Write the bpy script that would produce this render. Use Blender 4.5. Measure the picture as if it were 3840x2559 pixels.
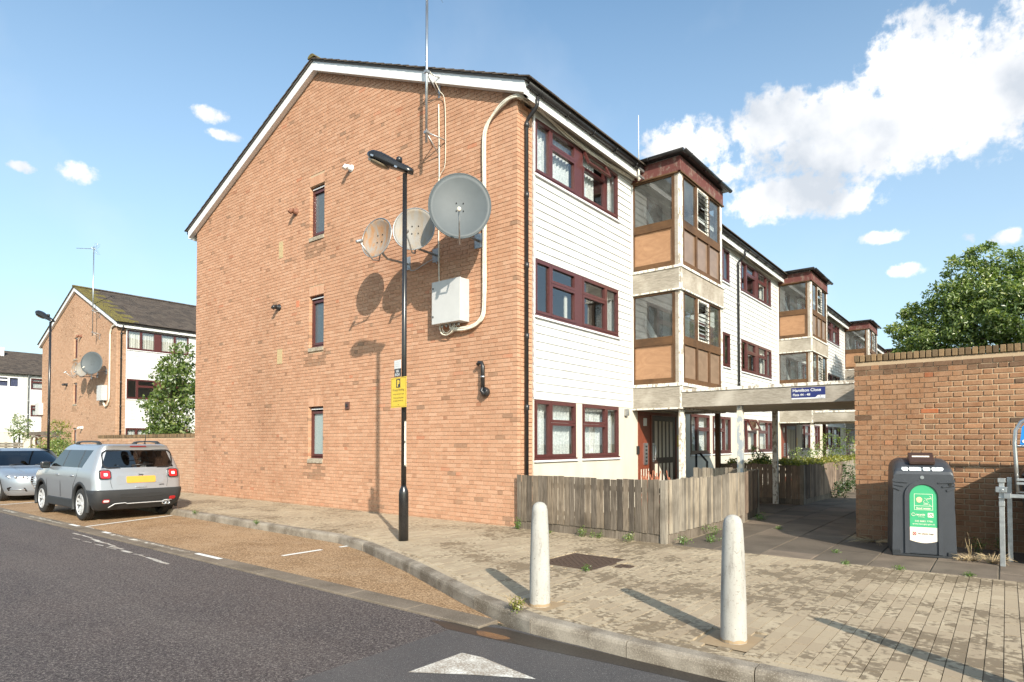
import bpy, bmesh, math, random
from mathutils import Vector, Matrix, noise as mnoise
random.seed(7)
S = bpy.context.scene
for o in list(bpy.data.objects): bpy.data.objects.remove(o)
COL = S.collection
rad = math.radians

# ------------------------------------------------------------------ camera
CAM = Vector((6.636, -8.567, 1.448))
yaw, pitch = 0.66757, 0.0229972
fwd = Vector((-math.sin(yaw)*math.cos(pitch), math.cos(yaw)*math.cos(pitch), math.sin(pitch)))
cam_d = bpy.data.cameras.new('camera'); cam = bpy.data.objects.new('camera', cam_d); COL.objects.link(cam)
cam.location = CAM
right = Vector((math.cos(yaw), math.sin(yaw), 0)); up = right.cross(fwd)
cam.matrix_world = Matrix(((right.x, up.x, -fwd.x, CAM.x), (right.y, up.y, -fwd.y, CAM.y), (right.z, up.z, -fwd.z, CAM.z), (0, 0, 0, 1)))
cam_d.sensor_width = 36; cam_d.lens = 2352.64/3840*36; cam_d.shift_y = (1608.3-1279.5)/3840
cam_d.clip_end = 2000; cam_d.clip_start = 0.05
S.camera = cam
S.render.engine = 'CYCLES'

# ------------------------------------------------------------------ sun and sky
SUN = Vector((1.43, -0.97, 0.93)).normalized()
sun_el = math.asin(SUN.z)
ld = bpy.data.lights.new('sun', 'SUN'); ld.energy = 5.0; ld.angle = rad(0.53); ld.color = (1.0, 0.915, 0.79)
sun = bpy.data.objects.new('sun', ld); COL.objects.link(sun)
sun.rotation_euler = (-SUN).to_track_quat('-Z', 'Y').to_euler(); sun.location = (20, -14, 20)
W = bpy.data.worlds.new('World'); S.world = W; W.use_nodes = True
def build_world():
    nt = W.node_tree; N = nt.nodes; L = nt.links; N.clear()
    out = N.new('ShaderNodeOutputWorld'); bg = N.new('ShaderNodeBackground')
    sky = N.new('ShaderNodeTexSky'); sky.sky_type = 'NISHITA'; sky.sun_disc = False
    sky.sun_elevation = sun_el; sky.sun_rotation = math.atan2(SUN.x, SUN.y); sky.air_density = 1.0; sky.dust_density = 2.2; sky.ozone_density = 1.4
    tc = N.new('ShaderNodeTexCoord')
    def math_(op, a, b=None, clamp=False):
        n = N.new('ShaderNodeMath'); n.operation = op; n.use_clamp = clamp
        for i, v in enumerate((a, b)):
            if v is None: continue
            if isinstance(v, (int, float)): n.inputs[i].default_value = v
            else: L.new(v, n.inputs[i])
        return n.outputs[0]
    sep = N.new('ShaderNodeSeparateXYZ'); L.new(tc.outputs['Generated'], sep.inputs[0])
    # direction -> azimuth / elevation in degrees
    az = math_('MULTIPLY', math_('ARCTAN2', sep.outputs[0], sep.outputs[1]), 57.2958)
    el = math_('MULTIPLY', math_('ARCSINE', sep.outputs[2]), 57.2958)
    comb = N.new('ShaderNodeCombineXYZ'); L.new(az, comb.inputs[0]); L.new(el, comb.inputs[1])
    wn = N.new('ShaderNodeTexNoise'); wn.inputs['Scale'].default_value = 0.16; wn.inputs['Detail'].default_value = 9; wn.inputs['Roughness'].default_value = 0.56
    L.new(comb.outputs[0], wn.inputs['Vector'])
    wnb = N.new('ShaderNodeTexNoise'); wnb.inputs['Scale'].default_value = 0.95; wnb.inputs['Detail'].default_value = 8; wnb.inputs['Roughness'].default_value = 0.6
    L.new(comb.outputs[0], wnb.inputs['Vector'])
    nz = math_('ADD', math_('SUBTRACT', wn.outputs['Fac'], 0.5), math_('MULTIPLY', math_('SUBTRACT', wnb.outputs['Fac'], 0.5), .8))
    # cumulus heaps: (azimuth, elevation, half width, half height, strength)
    heaps = CLOUDS
    total = None
    for (a, e, w, h, s) in heaps:
        dx = math_('DIVIDE', math_('SUBTRACT', az, a), w)
        dy0 = math_('SUBTRACT', el, e)
        dy = math_('DIVIDE', dy0, h)
        r2 = math_('ADD', math_('MULTIPLY', dx, dx), math_('MULTIPLY', dy, dy))
        v = math_('MULTIPLY', math_('SUBTRACT', 1.0, r2), s)
        total = v if total is None else math_('MAXIMUM', total, v)
    dens = math_('ADD', total, math_('MULTIPLY', nz, 2.7))
    mr = N.new('ShaderNodeMapRange'); mr.interpolation_type = 'SMOOTHSTEP'
    mr.inputs['From Min'].default_value = 0.0; mr.inputs['From Max'].default_value = 0.8; L.new(dens, mr.inputs['Value'])
    # faint general cirrus / haze wisps everywhere
    wn2 = N.new('ShaderNodeTexNoise'); wn2.inputs['Scale'].default_value = 0.06; wn2.inputs['Detail'].default_value = 5
    L.new(comb.outputs[0], wn2.inputs['Vector'])
    mr2 = N.new('ShaderNodeMapRange'); mr2.inputs['From Min'].default_value = 0.52; mr2.inputs['From Max'].default_value = 0.8; mr2.inputs['To Max'].default_value = 0.18
    L.new(wn2.outputs['Fac'], mr2.inputs['Value'])
    cov = math_('MAXIMUM', mr.outputs[0], mr2.outputs[0])
    fade = N.new('ShaderNodeMapRange'); fade.inputs['From Min'].default_value = -1; fade.inputs['From Max'].default_value = 5; L.new(el, fade.inputs['Value'])
    veil = N.new('ShaderNodeMapRange'); veil.inputs['From Min'].default_value = 0; veil.inputs['From Max'].default_value = 38; veil.inputs['To Min'].default_value = .5; veil.inputs['To Max'].default_value = .03; L.new(el, veil.inputs['Value'])
    cov = math_('MULTIPLY', cov, fade.outputs[0])
    # self shading of the cloud body: denser core is a little greyer, bottoms greyer
    wn3 = N.new('ShaderNodeTexNoise'); wn3.inputs['Scale'].default_value = 0.11; wn3.inputs['Detail'].default_value = 6
    mp = N.new('ShaderNodeMapping'); mp.inputs['Location'].default_value = (1.6, 1.9, 0); L.new(comb.outputs[0], mp.inputs[0]); L.new(mp.outputs[0], wn3.inputs['Vector'])
    shade = N.new('ShaderNodeMapRange'); shade.inputs['From Min'].default_value = 0.42; shade.inputs['From Max'].default_value = 0.62
    L.new(wn3.outputs['Fac'], shade.inputs['Value'])
    cr = N.new('ShaderNodeMix'); cr.data_type = 'RGBA'; L.new(shade.outputs[0], cr.inputs['Factor'])
    cr.inputs['A'].default_value = CLOUD_LIT; cr.inputs['B'].default_value = CLOUD_GREY
    tint = N.new('ShaderNodeMix'); tint.data_type = 'RGBA'; tint.blend_type = 'MULTIPLY'; tint.inputs['Factor'].default_value = 1
    L.new(sky.outputs[0], tint.inputs['A']); tint.inputs['B'].default_value = SKY_TINT
    mix = N.new('ShaderNodeMix'); mix.data_type = 'RGBA'; L.new(cov, mix.inputs['Factor'])
    vm = N.new('ShaderNodeMix'); vm.data_type = 'RGBA'; L.new(veil.outputs[0], vm.inputs['Factor']); L.new(tint.outputs['Result'], vm.inputs['A']); vm.inputs['B'].default_value = (4.7, 5.4, 5.8, 1)
    L.new(vm.outputs['Result'], mix.inputs['A']); L.new(cr.outputs['Result'], mix.inputs['B'])
    L.new(mix.outputs['Result'], bg.inputs['Color']); bg.inputs['Strength'].default_value = 0.143
    L.new(bg.outputs[0], out.inputs[0])
SKY_TINT = (0.92, 1.17, 1.20, 1)
CLOUD_LIT = (6.6, 6.5, 6.4, 1); CLOUD_GREY = (3.5, 3.8, 4.2, 1)
CLOUDS = [(-8, 23.2, 13, 3.6, 1.0), (-3, 24, 8, 4.6, 1.1), (-22.5, 25.0, 4.2, 2.3, 1.2), (-15.4, 25.6, 4, 2.8, 1.25), (-10, 24.5, 7, 3.0, 1.2), (-5.3, 26.6, 4.4, 4.4, 1.35), (-1, 25, 5, 3.8, 1.3), (5, 26, 7, 4.4, 1.3), (-5, 22.2, 4.5, 2.2, 1.1), (-14.5, 19.9, 5.2, 2.2, 1.2), (-11, 18.9, 3.6, 1.3, 1.0), (-19, 22, 4, 1.6, .7), (-7.6, 15.9, 1.6, .5, .7),
          (-5.8, 13.2, 1.4, .6, .8), (-2, 14.9, .5, .5, .5), (0.3, 14.5, 1.2, .7, .8), (-64.1, 25.5, 1.6, .6, .8), (-63, 24.2, 1.4, .4, .6), (-73, 19.6, 1.6, .9, 1.0), (-76.5, 19.2, .9, .4, .7),
          (60, 24, 14, 4, 1.0), (110, 18, 12, 4, 1.0), (170, 26, 16, 5, 1.0), (-130, 20, 12, 4, .9)]
build_world()
vs = S.view_settings; vs.view_transform = 'Standard'; vs.look = 'None'; vs.gamma = 1; vs.exposure = 0.50; vs.use_curve_mapping = False

# ------------------------------------------------------------------ materials
MATS = {}
def rgba(c): return (c[0], c[1], c[2], 1)
class NT:
    def __init__(s, name):
        s.m = bpy.data.materials.new(name); s.m.use_nodes = True; s.t = s.m.node_tree; s.N = s.t.nodes; s.L = s.t.links
        s.b = s.N['Principled BSDF']; s.pos = None
    def n(s, ty, **k):
        x = s.N.new('ShaderNode'+ty)
        for a, v in k.items():
            if hasattr(x, a) and a not in ('Scale',): setattr(x, a, v)
        return x
    def set(s, node, **k):
        for a, v in k.items():
            i = node.inputs[a.replace('_', ' ')]
            if hasattr(v, 'is_output'): s.L.new(v, i)
            else: i.default_value = v
        return node
    def P(s):
        if s.pos is None: s.pos = s.N.new('ShaderNodeNewGeometry').outputs['Position']
        return s.pos
    def noise(s, scale, detail=4, rough=.55, stretch=None, vec=None, dist=0):
        x = s.N.new('ShaderNodeTexNoise'); v = vec or s.P()
        if stretch:
            mp = s.N.new('ShaderNodeMapping'); mp.inputs['Scale'].default_value = stretch; s.L.new(v, mp.inputs[0]); v = mp.outputs[0]
        s.L.new(v, x.inputs['Vector']); x.inputs['Scale'].default_value = scale; x.inputs['Detail'].default_value = detail; x.inputs['Roughness'].default_value = rough
        x.inputs['Distortion'].default_value = dist
        return x.outputs['Fac']
    def rng(s, v, a, b, c=0., d=1., smooth=False):
        x = s.N.new('ShaderNodeMapRange'); s.L.new(v, x.inputs['Value'])
        if smooth: x.interpolation_type = 'SMOOTHSTEP'
        x.inputs['From Min'].default_value = a; x.inputs['From Max'].default_value = b; x.inputs['To Min'].default_value = c; x.inputs['To Max'].default_value = d
        return x.outputs[0]
    def mix(s, f, a, b, mode='MIX'):
        x = s.N.new('ShaderNodeMix'); x.data_type = 'RGBA'; x.blend_type = mode
        for i, v in (('Factor', f), ('A', a), ('B', b)):
            if hasattr(v, 'is_output'): s.L.new(v, x.inputs[i])
            elif i == 'Factor': x.inputs[i].default_value = v
            else: x.inputs[i].default_value = rgba(v)
        return x.outputs['Result']
    def math(s, op, a, b=0.):
        x = s.N.new('ShaderNodeMath'); x.operation = op
        for i, v in enumerate((a, b)):
            if hasattr(v, 'is_output'): s.L.new(v, x.inputs[i])
            else: x.inputs[i].default_value = v
        return x.outputs[0]
    def ramp(s, v, stops, const=False):
        x = s.N.new('ShaderNodeValToRGB'); s.L.new(v, x.inputs[0]); r = x.color_ramp
        if const: r.interpolation = 'CONSTANT'
        while len(r.elements) < len(stops): r.elements.new(0.5)
        for e, (p, c) in zip(r.elements, stops): e.position = p; e.color = rgba(c)
        return x.outputs[0]
    def tint(s):
        a = s.N.new('ShaderNodeAttribute'); a.attribute_name = 'tint'; return a.outputs['Fac']
    def bump(s, h, strength=.3, dist=.01):
        x = s.N.new('ShaderNodeBump'); s.L.new(h, x.inputs['Height']); x.inputs['Strength'].default_value = strength; x.inputs['Distance'].default_value = dist
        s.L.new(x.outputs[0], s.b.inputs['Normal'])
    def fin(s, color=None, rough=.8, metal=0., spec=None):
        if color is not None:
            if hasattr(color, 'is_output'): s.L.new(color, s.b.inputs['Base Color'])
            else: s.b.inputs['Base Color'].default_value = rgba(color)
        if hasattr(rough, 'is_output'): s.L.new(rough, s.b.inputs['Roughness'])
        else: s.b.inputs['Roughness'].default_value = rough
        s.b.inputs['Metallic'].default_value = metal
        if spec is not None: s.b.inputs['Specular IOR Level'].default_value = spec
        MATS[s.m.name] = s.m; return s.m
def plain(name, c, rough=.6, metal=0., var=.12, scale=6., bump=.0, spec=None, bscale=60.):
    t = NT(name); f = t.rng(t.noise(scale, 5), .3, .7)
    col = t.mix(f, [x*(1-var) for x in c], [min(1, x*(1+var)) for x in c])
    if bump: t.bump(t.noise(bscale, 4), bump, .01)
    return t.fin(col, rough, metal, spec)

def brick_mat(name, stops, mott=.22, dark=.45):
    t = NT(name); base = t.ramp(t.tint(), stops)
    n1 = t.noise(55, 5, .65); n2 = t.noise(9, 4)
    c = t.mix(t.rng(n1, .3, .75), base, t.mix(1.0, base, (dark+.25, dark+.2, dark+.2), 'MULTIPLY'))
    c = t.mix(t.rng(n2, .35, .7, 0, mott), c, (.50, .38, .27)); c = t.mix(t.rng(t.noise(.33, 5, .6, (1, 1, .8)), .46, .70, 0, .5), c, t.mix(1.0, c, (.66, .64, .62), 'MULTIPLY'))
    t.bump(n1, .35, .006)
    return t.fin(c, .92, 0, .2)
brick_mat('brick_orange', [(0, (.33, .20, .13)), (.18, (.37, .205, .125)), (.4, (.52, .28, .17)), (.6, (.57, .32, .20)), (.8, (.63, .38, .25)), (.92, (.54, .23, .13)), (1, (.32, .18, .11))])
brick_mat('brick_brown', [(0, (.10, .062, .04)), (.2, (.21, .115, .065)), (.42, (.36, .195, .105)), (.62, (.30, .15, .078)), (.78, (.40, .235, .13)), (.88, (.50, .15, .055)), (1, (.17, .095, .058))], .15, .4)
brick_mat('brick_far', [(0, (.30, .18, .11)), (.2, (.42, .26, .16)), (.5, (.55, .335, .215)), (.8, (.60, .40, .27)), (1, (.30, .17, .10))])
plain('wall_patch', (.46, .35, .19), .9, 0, .2, 30, .4); plain('red_patch', (.52, .19, .10), .9, 0, .2, 30, .4)
plain('brick_wall_far', (.42, .24, .14), .9, 0, .2)
brick_mat('brick_coping', [(0, (.11, .075, .042)), (.5, (.22, .15, .08)), (1, (.30, .20, .105))], .1, .3)
t = NT('mortar'); t.bump(t.noise(90, 4), .3, .005); t.fin(t.mix(t.noise(7), (.44, .31, .20), (.56, .41, .28)), .95, 0, .1)
t = NT('mortar_dark'); t.bump(t.noise(90, 4), .3, .005); t.fin(t.mix(t.noise(7), (.36, .265, .175), (.47, .355, .235)), .95, 0, .1)
t = NT('white_board'); n = t.noise(3, 5, .6, (1, 1, .4)); t.bump(t.noise(40, 3, .5, (1, .15, 1)), .06, .004)
t.fin(t.mix(t.rng(n, .4, .75), (.63, .63, .615), (.50, .485, .45)), .5, 0, .3)
t = NT('cream_render'); n = t.noise(2.5, 5, .6, (1, 1, .35)); t.bump(t.noise(70, 3), .08, .004)
t.fin(t.mix(t.rng(n, .35, .75), (.60, .55, .465), (.52, .465, .385)), .8, 0, .2)
plain('white_trim', (.68, .68, .67), .45, 0, .04)
plain('white_upvc', (.72, .72, .72), .3, 0, .03)
t = NT('flaking_white'); n = t.noise(14, 6, .7, (1, 1, .45)); m = t.rng(n, .52, .56)
t.bump(m, -.5, .004); t.fin(t.mix(m, (.72, .69, .62), (.36, .31, .25)), .7, 0, .2)
t = NT('flaking_blue'); n = t.noise(10, 6, .7, (1, 1, .45)); m = t.rng(n, .47, .52)
t.bump(m, -.5, .004); t.fin(t.mix(m, (.70, .62, .50), (.36, .40, .43)), .7, 0, .2)
t = NT('flaking_red'); n = t.noise(9, 7, .72, (1, 1, .6)); m = t.rng(n, .52, .60)
t.bump(m, -.5, .004); t.fin(t.mix(m, (.13, .048, .042), (.20, .135, .11)), .75, 0, .2)
def wood(name, a, b, c, sc=(1, 1, 1), rough=.85, fine=22., bump=.5, spec=.2):
    t = NT(name); n = t.noise(fine, 6, .65, sc, dist=.6); n2 = t.noise(2.3, 4); tn = t.tint()
    col = t.mix(t.rng(n, .32, .68), a, b); col = t.mix(t.rng(n2, .45, .75, 0, .75), col, c)
    col = t.mix(1.0, col, t.ramp(tn, [(0, (.55, .55, .56)), (.5, (1, 1, 1)), (1, (1.25, 1.2, 1.12))]), 'MULTIPLY')
    t.bump(n, bump, .006); return t.fin(col, rough, 0, spec)
wood('wood_weathered', (.26, .22, .18), (.46, .41, .35), (.20, .15, .11), (.35, .35, 5))
wood('wood_weathered_y', (.20, .165, .125), (.42, .365, .30), (.52, .47, .40), (5, .35, 5))
wood('wood_weathered_x', (.19, .165, .13), (.42, .375, .315), (.52, .475, .41), (.35, 5, 5))
wood('wood_brown_x', (.085, .045, .022), (.16, .085, .042), (.04, .025, .016), (.3, 4, 5), .6)
wood('wood_brown_y', (.085, .045, .022), (.16, .085, .042), (.04, .025, .016), (4, .3, 5), .6)
wood('wood_brown_z', (.08, .043, .022), (.15, .08, .042), (.04, .025, .016), (4, 4, .3), .6)
wood('fence_plank', (.095, .076, .058), (.255, .21, .165), (.042, .032, .024), (4, 4, .22), .9, 15., .6)
wood('fence_pale', (.17, .145, .115), (.36, .315, .255), (.10, .082, .064), (4, 4, .22), .9, 15., .6)
wood('fence_shaded', (.16, .12, .09), (.28, .21, .16), (.09, .065, .05), (4, 4, .22), .9, 15., .6)  # plank tone with shade put into the colour, for shaded runs and rails
t = NT('ply_panel'); n = t.noise(2.2, 5, .6, (1, 1, 2.2), dist=2.2); t.fin(t.mix(t.rng(n, .3, .7), (.285, .15, .078), (.385, .215, .115)), .35, 0, .5)
t = NT('ply_front'); n = t.noise(2.2, 5, .6, (1, 1, 2.2), dist=1.2); t.fin(t.mix(t.rng(n, .3, .7), (.19, .125, .085), (.27, .18, .125)), .3, 0, .5)
plain('mahogany', (.085, .026, .024), .28, 0, .15, 20)
plain('brown_panel', (.20, .09, .055), .4, 0, .1)
plain('door_red', (.19, .048, .024), .45, 0, .12)
plain('door_dark', (.05, .028, .02), .4, 0, .2)
plain('black_plastic', (.022, .021, .022), .32, 0, .2)
plain('black_paint', (.018, .017, .017), .25, 0, .2, spec=.6)
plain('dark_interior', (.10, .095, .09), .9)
plain('pale_interior', (.42, .41, .39), .9)
plain('cable_white', (.66, .62, .52), .6, 0, .15, 12)
plain('cabinet_grey', (.50, .50, .49), .45, 0, .05)
plain('galvanised', (.42, .43, .43), .42, .75, .2, 15)
plain('steel', (.52, .53, .54), .3, .9, .1)
plain('dish_dark', (.075, .088, .095), .6, 0, .06)
t = NT('dish_rusty'); n = t.noise(5, 6, .65, (2.5, 2.5, .6)); t.fin(t.mix(t.rng(n, .38, .62), (.27, .25, .225), (.34, .18, .085)), .6, 0, .3)
t = NT('dish_pale'); n = t.noise(5, 6, .65, (2.5, 2.5, .5)); t.fin(t.mix(t.rng(n, .45, .72), (.26, .245, .225), (.27, .205, .135)), .55, 0, .3)
plain('terracotta', (.20, .085, .05), .7)
plain('brown_plastic', (.10, .045, .035), .4)
t = NT('concrete_bollard'); n = t.noise(60, 6, .7); n2 = t.noise(6, 5, .6, (1, 1, .35)); t.bump(n, .25, .004)
c = t.mix(t.rng(n2, .35, .75), (.42, .405, .37), (.33, .31, .28)); c = t.mix(t.rng(t.noise(19, 6, .75, (1, 1, .22)), .52, .66, 0, .6), c, (.19, .175, .155)); t.fin(t.mix(t.rng(n, .58, .68), c, (.17, .155, .135)), .85, 0, .2)
t = NT('sill_stone'); n = t.noise(24, 6, .7); t.bump(n, .4, .006); t.fin(t.mix(t.rng(n, .35, .65), (.22, .18, .13), (.46, .40, .31)), .9)
t = NT('roof_tile'); n = t.noise(20, 5, .6); c = t.ramp(t.tint(), [(0, (.045, .037, .033)), (.5, (.075, .058, .048)), (1, (.10, .08, .065))]); t.bump(n, .3, .006)
t.fin(t.mix(t.rng(n, .45, .7), c, (.12, .10, .085)), .88, 0, .2)
t = NT('roof_moss'); n = t.noise(16, 6, .6); c = t.ramp(t.tint(), [(0, (.06, .048, .04)), (.5, (.09, .07, .05)), (1, (.12, .10, .06))]); t.bump(n, .5, .01)
t.fin(t.mix(t.rng(n, .42, .58), c, (.20, .17, .045)), .92, 0, .1)
# glass: mirror reflection by angle over see-through
t = NT('window_glass'); lw = t.n('LayerWeight'); lw.inputs['Blend'].default_value = .22
gl = t.N.new('ShaderNodeBsdfGlossy'); gl.inputs['Roughness'].default_value = .015; gl.inputs['Color'].default_value = (.95, .97, 1, 1)
tr = t.N.new('ShaderNodeBsdfTransparent'); tr.inputs['Color'].default_value = (.86, .89, .89, 1)
mx = t.N.new('ShaderNodeMixShader'); t.L.new(t.rng(lw.outputs['Fresnel'], 0, 1, .16, .95), mx.inputs[0]); t.L.new(tr.outputs[0], mx.inputs[1]); t.L.new(gl.outputs[0], mx.inputs[2])
wv = t.N.new('ShaderNodeBump'); wv.inputs['Strength'].default_value = .02; wv.inputs['Distance'].default_value = .05; t.L.new(t.noise(1.3, 2), wv.inputs['Height']); t.L.new(wv.outputs[0], gl.inputs['Normal'])
t.L.new(mx.outputs[0], t.N['Material Output'].inputs[0]); MATS['window_glass'] = t.m
t = NT('frosted_glass'); n = t.noise(40, 3); t.bump(n, .2, .01); t.fin(t.mix(t.rng(n, .3, .7), (.24, .30, .30), (.34, .40, .39)), .2, 0, .6)
t = NT('sky_frosted_glass'); n = t.noise(40, 3); t.bump(n, .12, .01); t.fin(t.mix(t.rng(n, .3, .7), (.05, .07, .085), (.09, .115, .13)), .14, 0, .8)  # dark blue-grey of the reflected sky painted into the glass colour
t = NT('veiled_glass'); lw = t.n('LayerWeight'); lw.inputs['Blend'].default_value = .3  # see-through pane with a patchy pale diffuse layer mixed in
gl = t.N.new('ShaderNodeBsdfGlossy'); gl.inputs['Roughness'].default_value = .02; tr = t.N.new('ShaderNodeBsdfTransparent'); tr.inputs['Color'].default_value = (.80, .83, .82, 1)
df = t.N.new('ShaderNodeBsdfDiffuse'); df.inputs['Color'].default_value = (.42, .42, .40, 1); m1 = t.N.new('ShaderNodeMixShader'); t.L.new(t.rng(t.noise(3, 5, .6), .35, .7, .07, .20), m1.inputs[0]); t.L.new(tr.outputs[0], m1.inputs[1]); t.L.new(df.outputs[0], m1.inputs[2])
mx = t.N.new('ShaderNodeMixShader'); t.L.new(t.rng(lw.outputs['Fresnel'], 0, 1, .10, .95), mx.inputs[0]); t.L.new(m1.outputs[0], mx.inputs[1]); t.L.new(gl.outputs[0], mx.inputs[2]); t.L.new(mx.outputs[0], t.N['Material Output'].inputs[0]); MATS['veiled_glass'] = t.m
t = NT('tinted_glass'); t.fin((.012, .014, .016), .04, 0, .6)
def glassy(name, col, fres, tint):
    t = NT(name); lw = t.n('LayerWeight'); lw.inputs['Blend'].default_value = fres
    gl = t.N.new('ShaderNodeBsdfGlossy'); gl.inputs['Roughness'].default_value = .02; gl.inputs['Color'].default_value = rgba(col)
    tr = t.N.new('ShaderNodeBsdfTransparent'); tr.inputs['Color'].default_value = rgba(tint)
    mx = t.N.new('ShaderNodeMixShader'); t.L.new(t.rng(lw.outputs['Fresnel'], 0, 1, .06, 1.0), mx.inputs[0]); t.L.new(tr.outputs[0], mx.inputs[1]); t.L.new(gl.outputs[0], mx.inputs[2])
    t.L.new(mx.outputs[0], t.N['Material Output'].inputs[0]); MATS[name] = t.m
glassy('car_glass', (1, 1, 1), .3, (.11, .125, .135))
t = NT('net_curtain'); n = t.noise(1, 3, .5, (38, 38, 38), dist=.8); n2 = t.noise(1, 2, .5, (3, 3, .5))
c = t.mix(t.rng(n, .42, .6), (.72, .73, .71), (.47, .49, .49)); t.fin(t.mix(t.rng(n2, .4, .7, 0, .35), c, (.46, .47, .47)), .9, 0, .1)
t = NT('plain_curtain'); n = t.noise(1, 2, .5, (14, 14, .2)); t.fin(t.mix(t.rng(n, .35, .65), (.50, .48, .43), (.76, .74, .68)), .9, 0, .1)
plain('dark_curtain', (.10, .11, .20), .9, 0, .5, 25)

# ------------------------------------------------------------------ mesh helpers
def wpos(o):
    v = Vector((0, 0, 0))
    while o is not None: v = v + o.location; o = o.parent
    return v
class Fr:                                      # a wall frame: u along, z up, n outwards
    def __init__(s, o, u, n): s.o = Vector(o); s.u = Vector(u); s.n = Vector(n); s.k = Vector((0, 0, 1))
    def p(s, u, z, n=0.): return s.o + s.u*u + s.k*z + s.n*n
def link(o, parent):
    COL.objects.link(o)
    if parent is not None: o.parent = parent
    return o
def tag(o, label=None, cat=None, group=None, kind=None):
    if label: o['label'] = label
    if cat: o['category'] = cat
    if group: o['group'] = group
    if kind: o['kind'] = kind
    return o
def thing(name, label, cat, loc=(0, 0, 0), rotz=0., group=None):
    o = bpy.data.objects.new(name, None); o.empty_display_size = .2; COL.objects.link(o); o.location = loc; o.rotation_euler = (0, 0, rotz)
    return tag(o, label, cat, group)
class MB:
    def __init__(s): s.v = []; s.f = []; s.t = []; s.sm = []
    def add(s, vs, fs, tint=.5, smooth=False):
        k = len(s.v); s.v += [tuple(x) for x in vs]
        for f in fs: s.f.append([k+i for i in f]); s.t.append(tint); s.sm.append(smooth)
        return s
    def hexa(s, c, tint=.5):                   # 8 corners: bottom 4 ccw, top 4 ccw
        return s.add(c, [(3, 2, 1, 0), (4, 5, 6, 7), (0, 1, 5, 4), (1, 2, 6, 5), (2, 3, 7, 6), (3, 0, 4, 7)], tint)
    def box(s, x0, x1, y0, y1, z0, z1, tint=.5):
        return s.hexa([(x0, y0, z0), (x1, y0, z0), (x1, y1, z0), (x0, y1, z0), (x0, y0, z1), (x1, y0, z1), (x1, y1, z1), (x0, y1, z1)], tint)
    def fbox(s, fr, u0, u1, z0, z1, n0, n1, tint=.5):
        c = [fr.p(u0, z0, n1), fr.p(u1, z0, n1), fr.p(u1, z0, n0), fr.p(u0, z0, n0), fr.p(u0, z1, n1), fr.p(u1, z1, n1), fr.p(u1, z1, n0), fr.p(u0, z1, n0)]
        if fr.u.cross(fr.k).dot(fr.n) < 0: c = [c[1], c[0], c[3], c[2], c[5], c[4], c[7], c[6]]
        return s.hexa(c, tint)
    def fquad(s, fr, u0, u1, z0, z1, n, tint=.5):
        c = [fr.p(u0, z0, n), fr.p(u1, z0, n), fr.p(u1, z1, n), fr.p(u0, z1, n)]
        if fr.u.cross(fr.k).dot(fr.n) < 0: c.reverse()
        return s.add(c, [(0, 1, 2, 3)], tint)
    def prism(s, poly, d, tint=.5, smooth=False):          # closed polygon (3d points) pushed along d
        n = len(poly); d = Vector(d); a = [Vector(p) for p in poly]; b = [p+d for p in a]
        nrm = Vector((0, 0, 0))
        for i in range(n): nrm += a[i].cross(a[(i+1) % n])
        if nrm.dot(d) > 0: a.reverse(); b.reverse()
        return s.add(a+b, [tuple(range(n)), tuple(reversed(range(n, 2*n)))]+[(i, n+i, n+(i+1) % n, (i+1) % n)[::-1] if False else ((i+1) % n, i, n+i, n+(i+1) % n) for i in range(n)], tint, smooth)
    def tube(s, path, r, seg=8, cap=True, tint=.5):
        pts = [Vector(p) for p in path]; n = len(pts); rs = r if isinstance(r, (list, tuple)) else [r]*n
        base = len(s.v); ref = None
        for i, p in enumerate(pts):
            d = (pts[min(i+1, n-1)]-pts[max(i-1, 0)]).normalized()
            if ref is None: ref = Vector((0, 0, 1)) if abs(d.z) < .9 else Vector((1, 0, 0))
            a = d.cross(ref).normalized(); b = a.cross(d).normalized(); ref = b
            for k in range(seg):
                t_ = 2*math.pi*k/seg; s.v.append(tuple(p+(a*math.cos(t_)+b*math.sin(t_))*rs[i]))
        for i in range(n-1):
            for k in range(seg):
                k2 = (k+1) % seg; s.f.append([base+i*seg+k2, base+i*seg+k, base+(i+1)*seg+k, base+(i+1)*seg+k2]); s.t.append(tint); s.sm.append(True)
        if cap:
            s.f.append([base+k for k in range(seg)]); s.f.append([base+(n-1)*seg+k for k in reversed(range(seg))]); s.t += [tint]*2; s.sm += [False]*2
        return s
    def lathe(s, prof, c=(0, 0, 0), seg=20, tint=.5, axis=None, cap=True):       # prof: (radius, height)
        c = Vector(c); M = Matrix.Identity(3) if axis is None else Vector((0, 0, 1)).rotation_difference(Vector(axis)).to_matrix()
        base = len(s.v)
        for r, h in prof:
            for k in range(seg):
                t_ = 2*math.pi*k/seg; s.v.append(tuple(c+M@Vector((r*math.cos(t_), r*math.sin(t_), h))))
        for i in range(len(prof)-1):
            for k in range(seg):
                k2 = (k+1) % seg; s.f.append([base+i*seg+k, base+i*seg+k2, base+(i+1)*seg+k2, base+(i+1)*seg+k]); s.t.append(tint); s.sm.append(True)
        if cap and prof[0][0] > 1e-6: s.f.append([base+k for k in reversed(range(seg))]); s.t.append(tint); s.sm.append(False)
        if cap and prof[-1][0] > 1e-6: s.f.append([base+(len(prof)-1)*seg+k for k in range(seg)]); s.t.append(tint); s.sm.append(False)
        return s
    def mesh(s, name, mat):
        me = bpy.data.meshes.new(name); me.from_pydata(s.v, [], s.f); 
        for m in (mat if isinstance(mat, (list, tuple)) else [mat]): me.materials.append(MATS[m])
        me.polygons.foreach_set('use_smooth', s.sm)
        a = me.attributes.new('tint', 'FLOAT', 'FACE'); a.data.foreach_set('value', s.t)
        me.update(); return me
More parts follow.
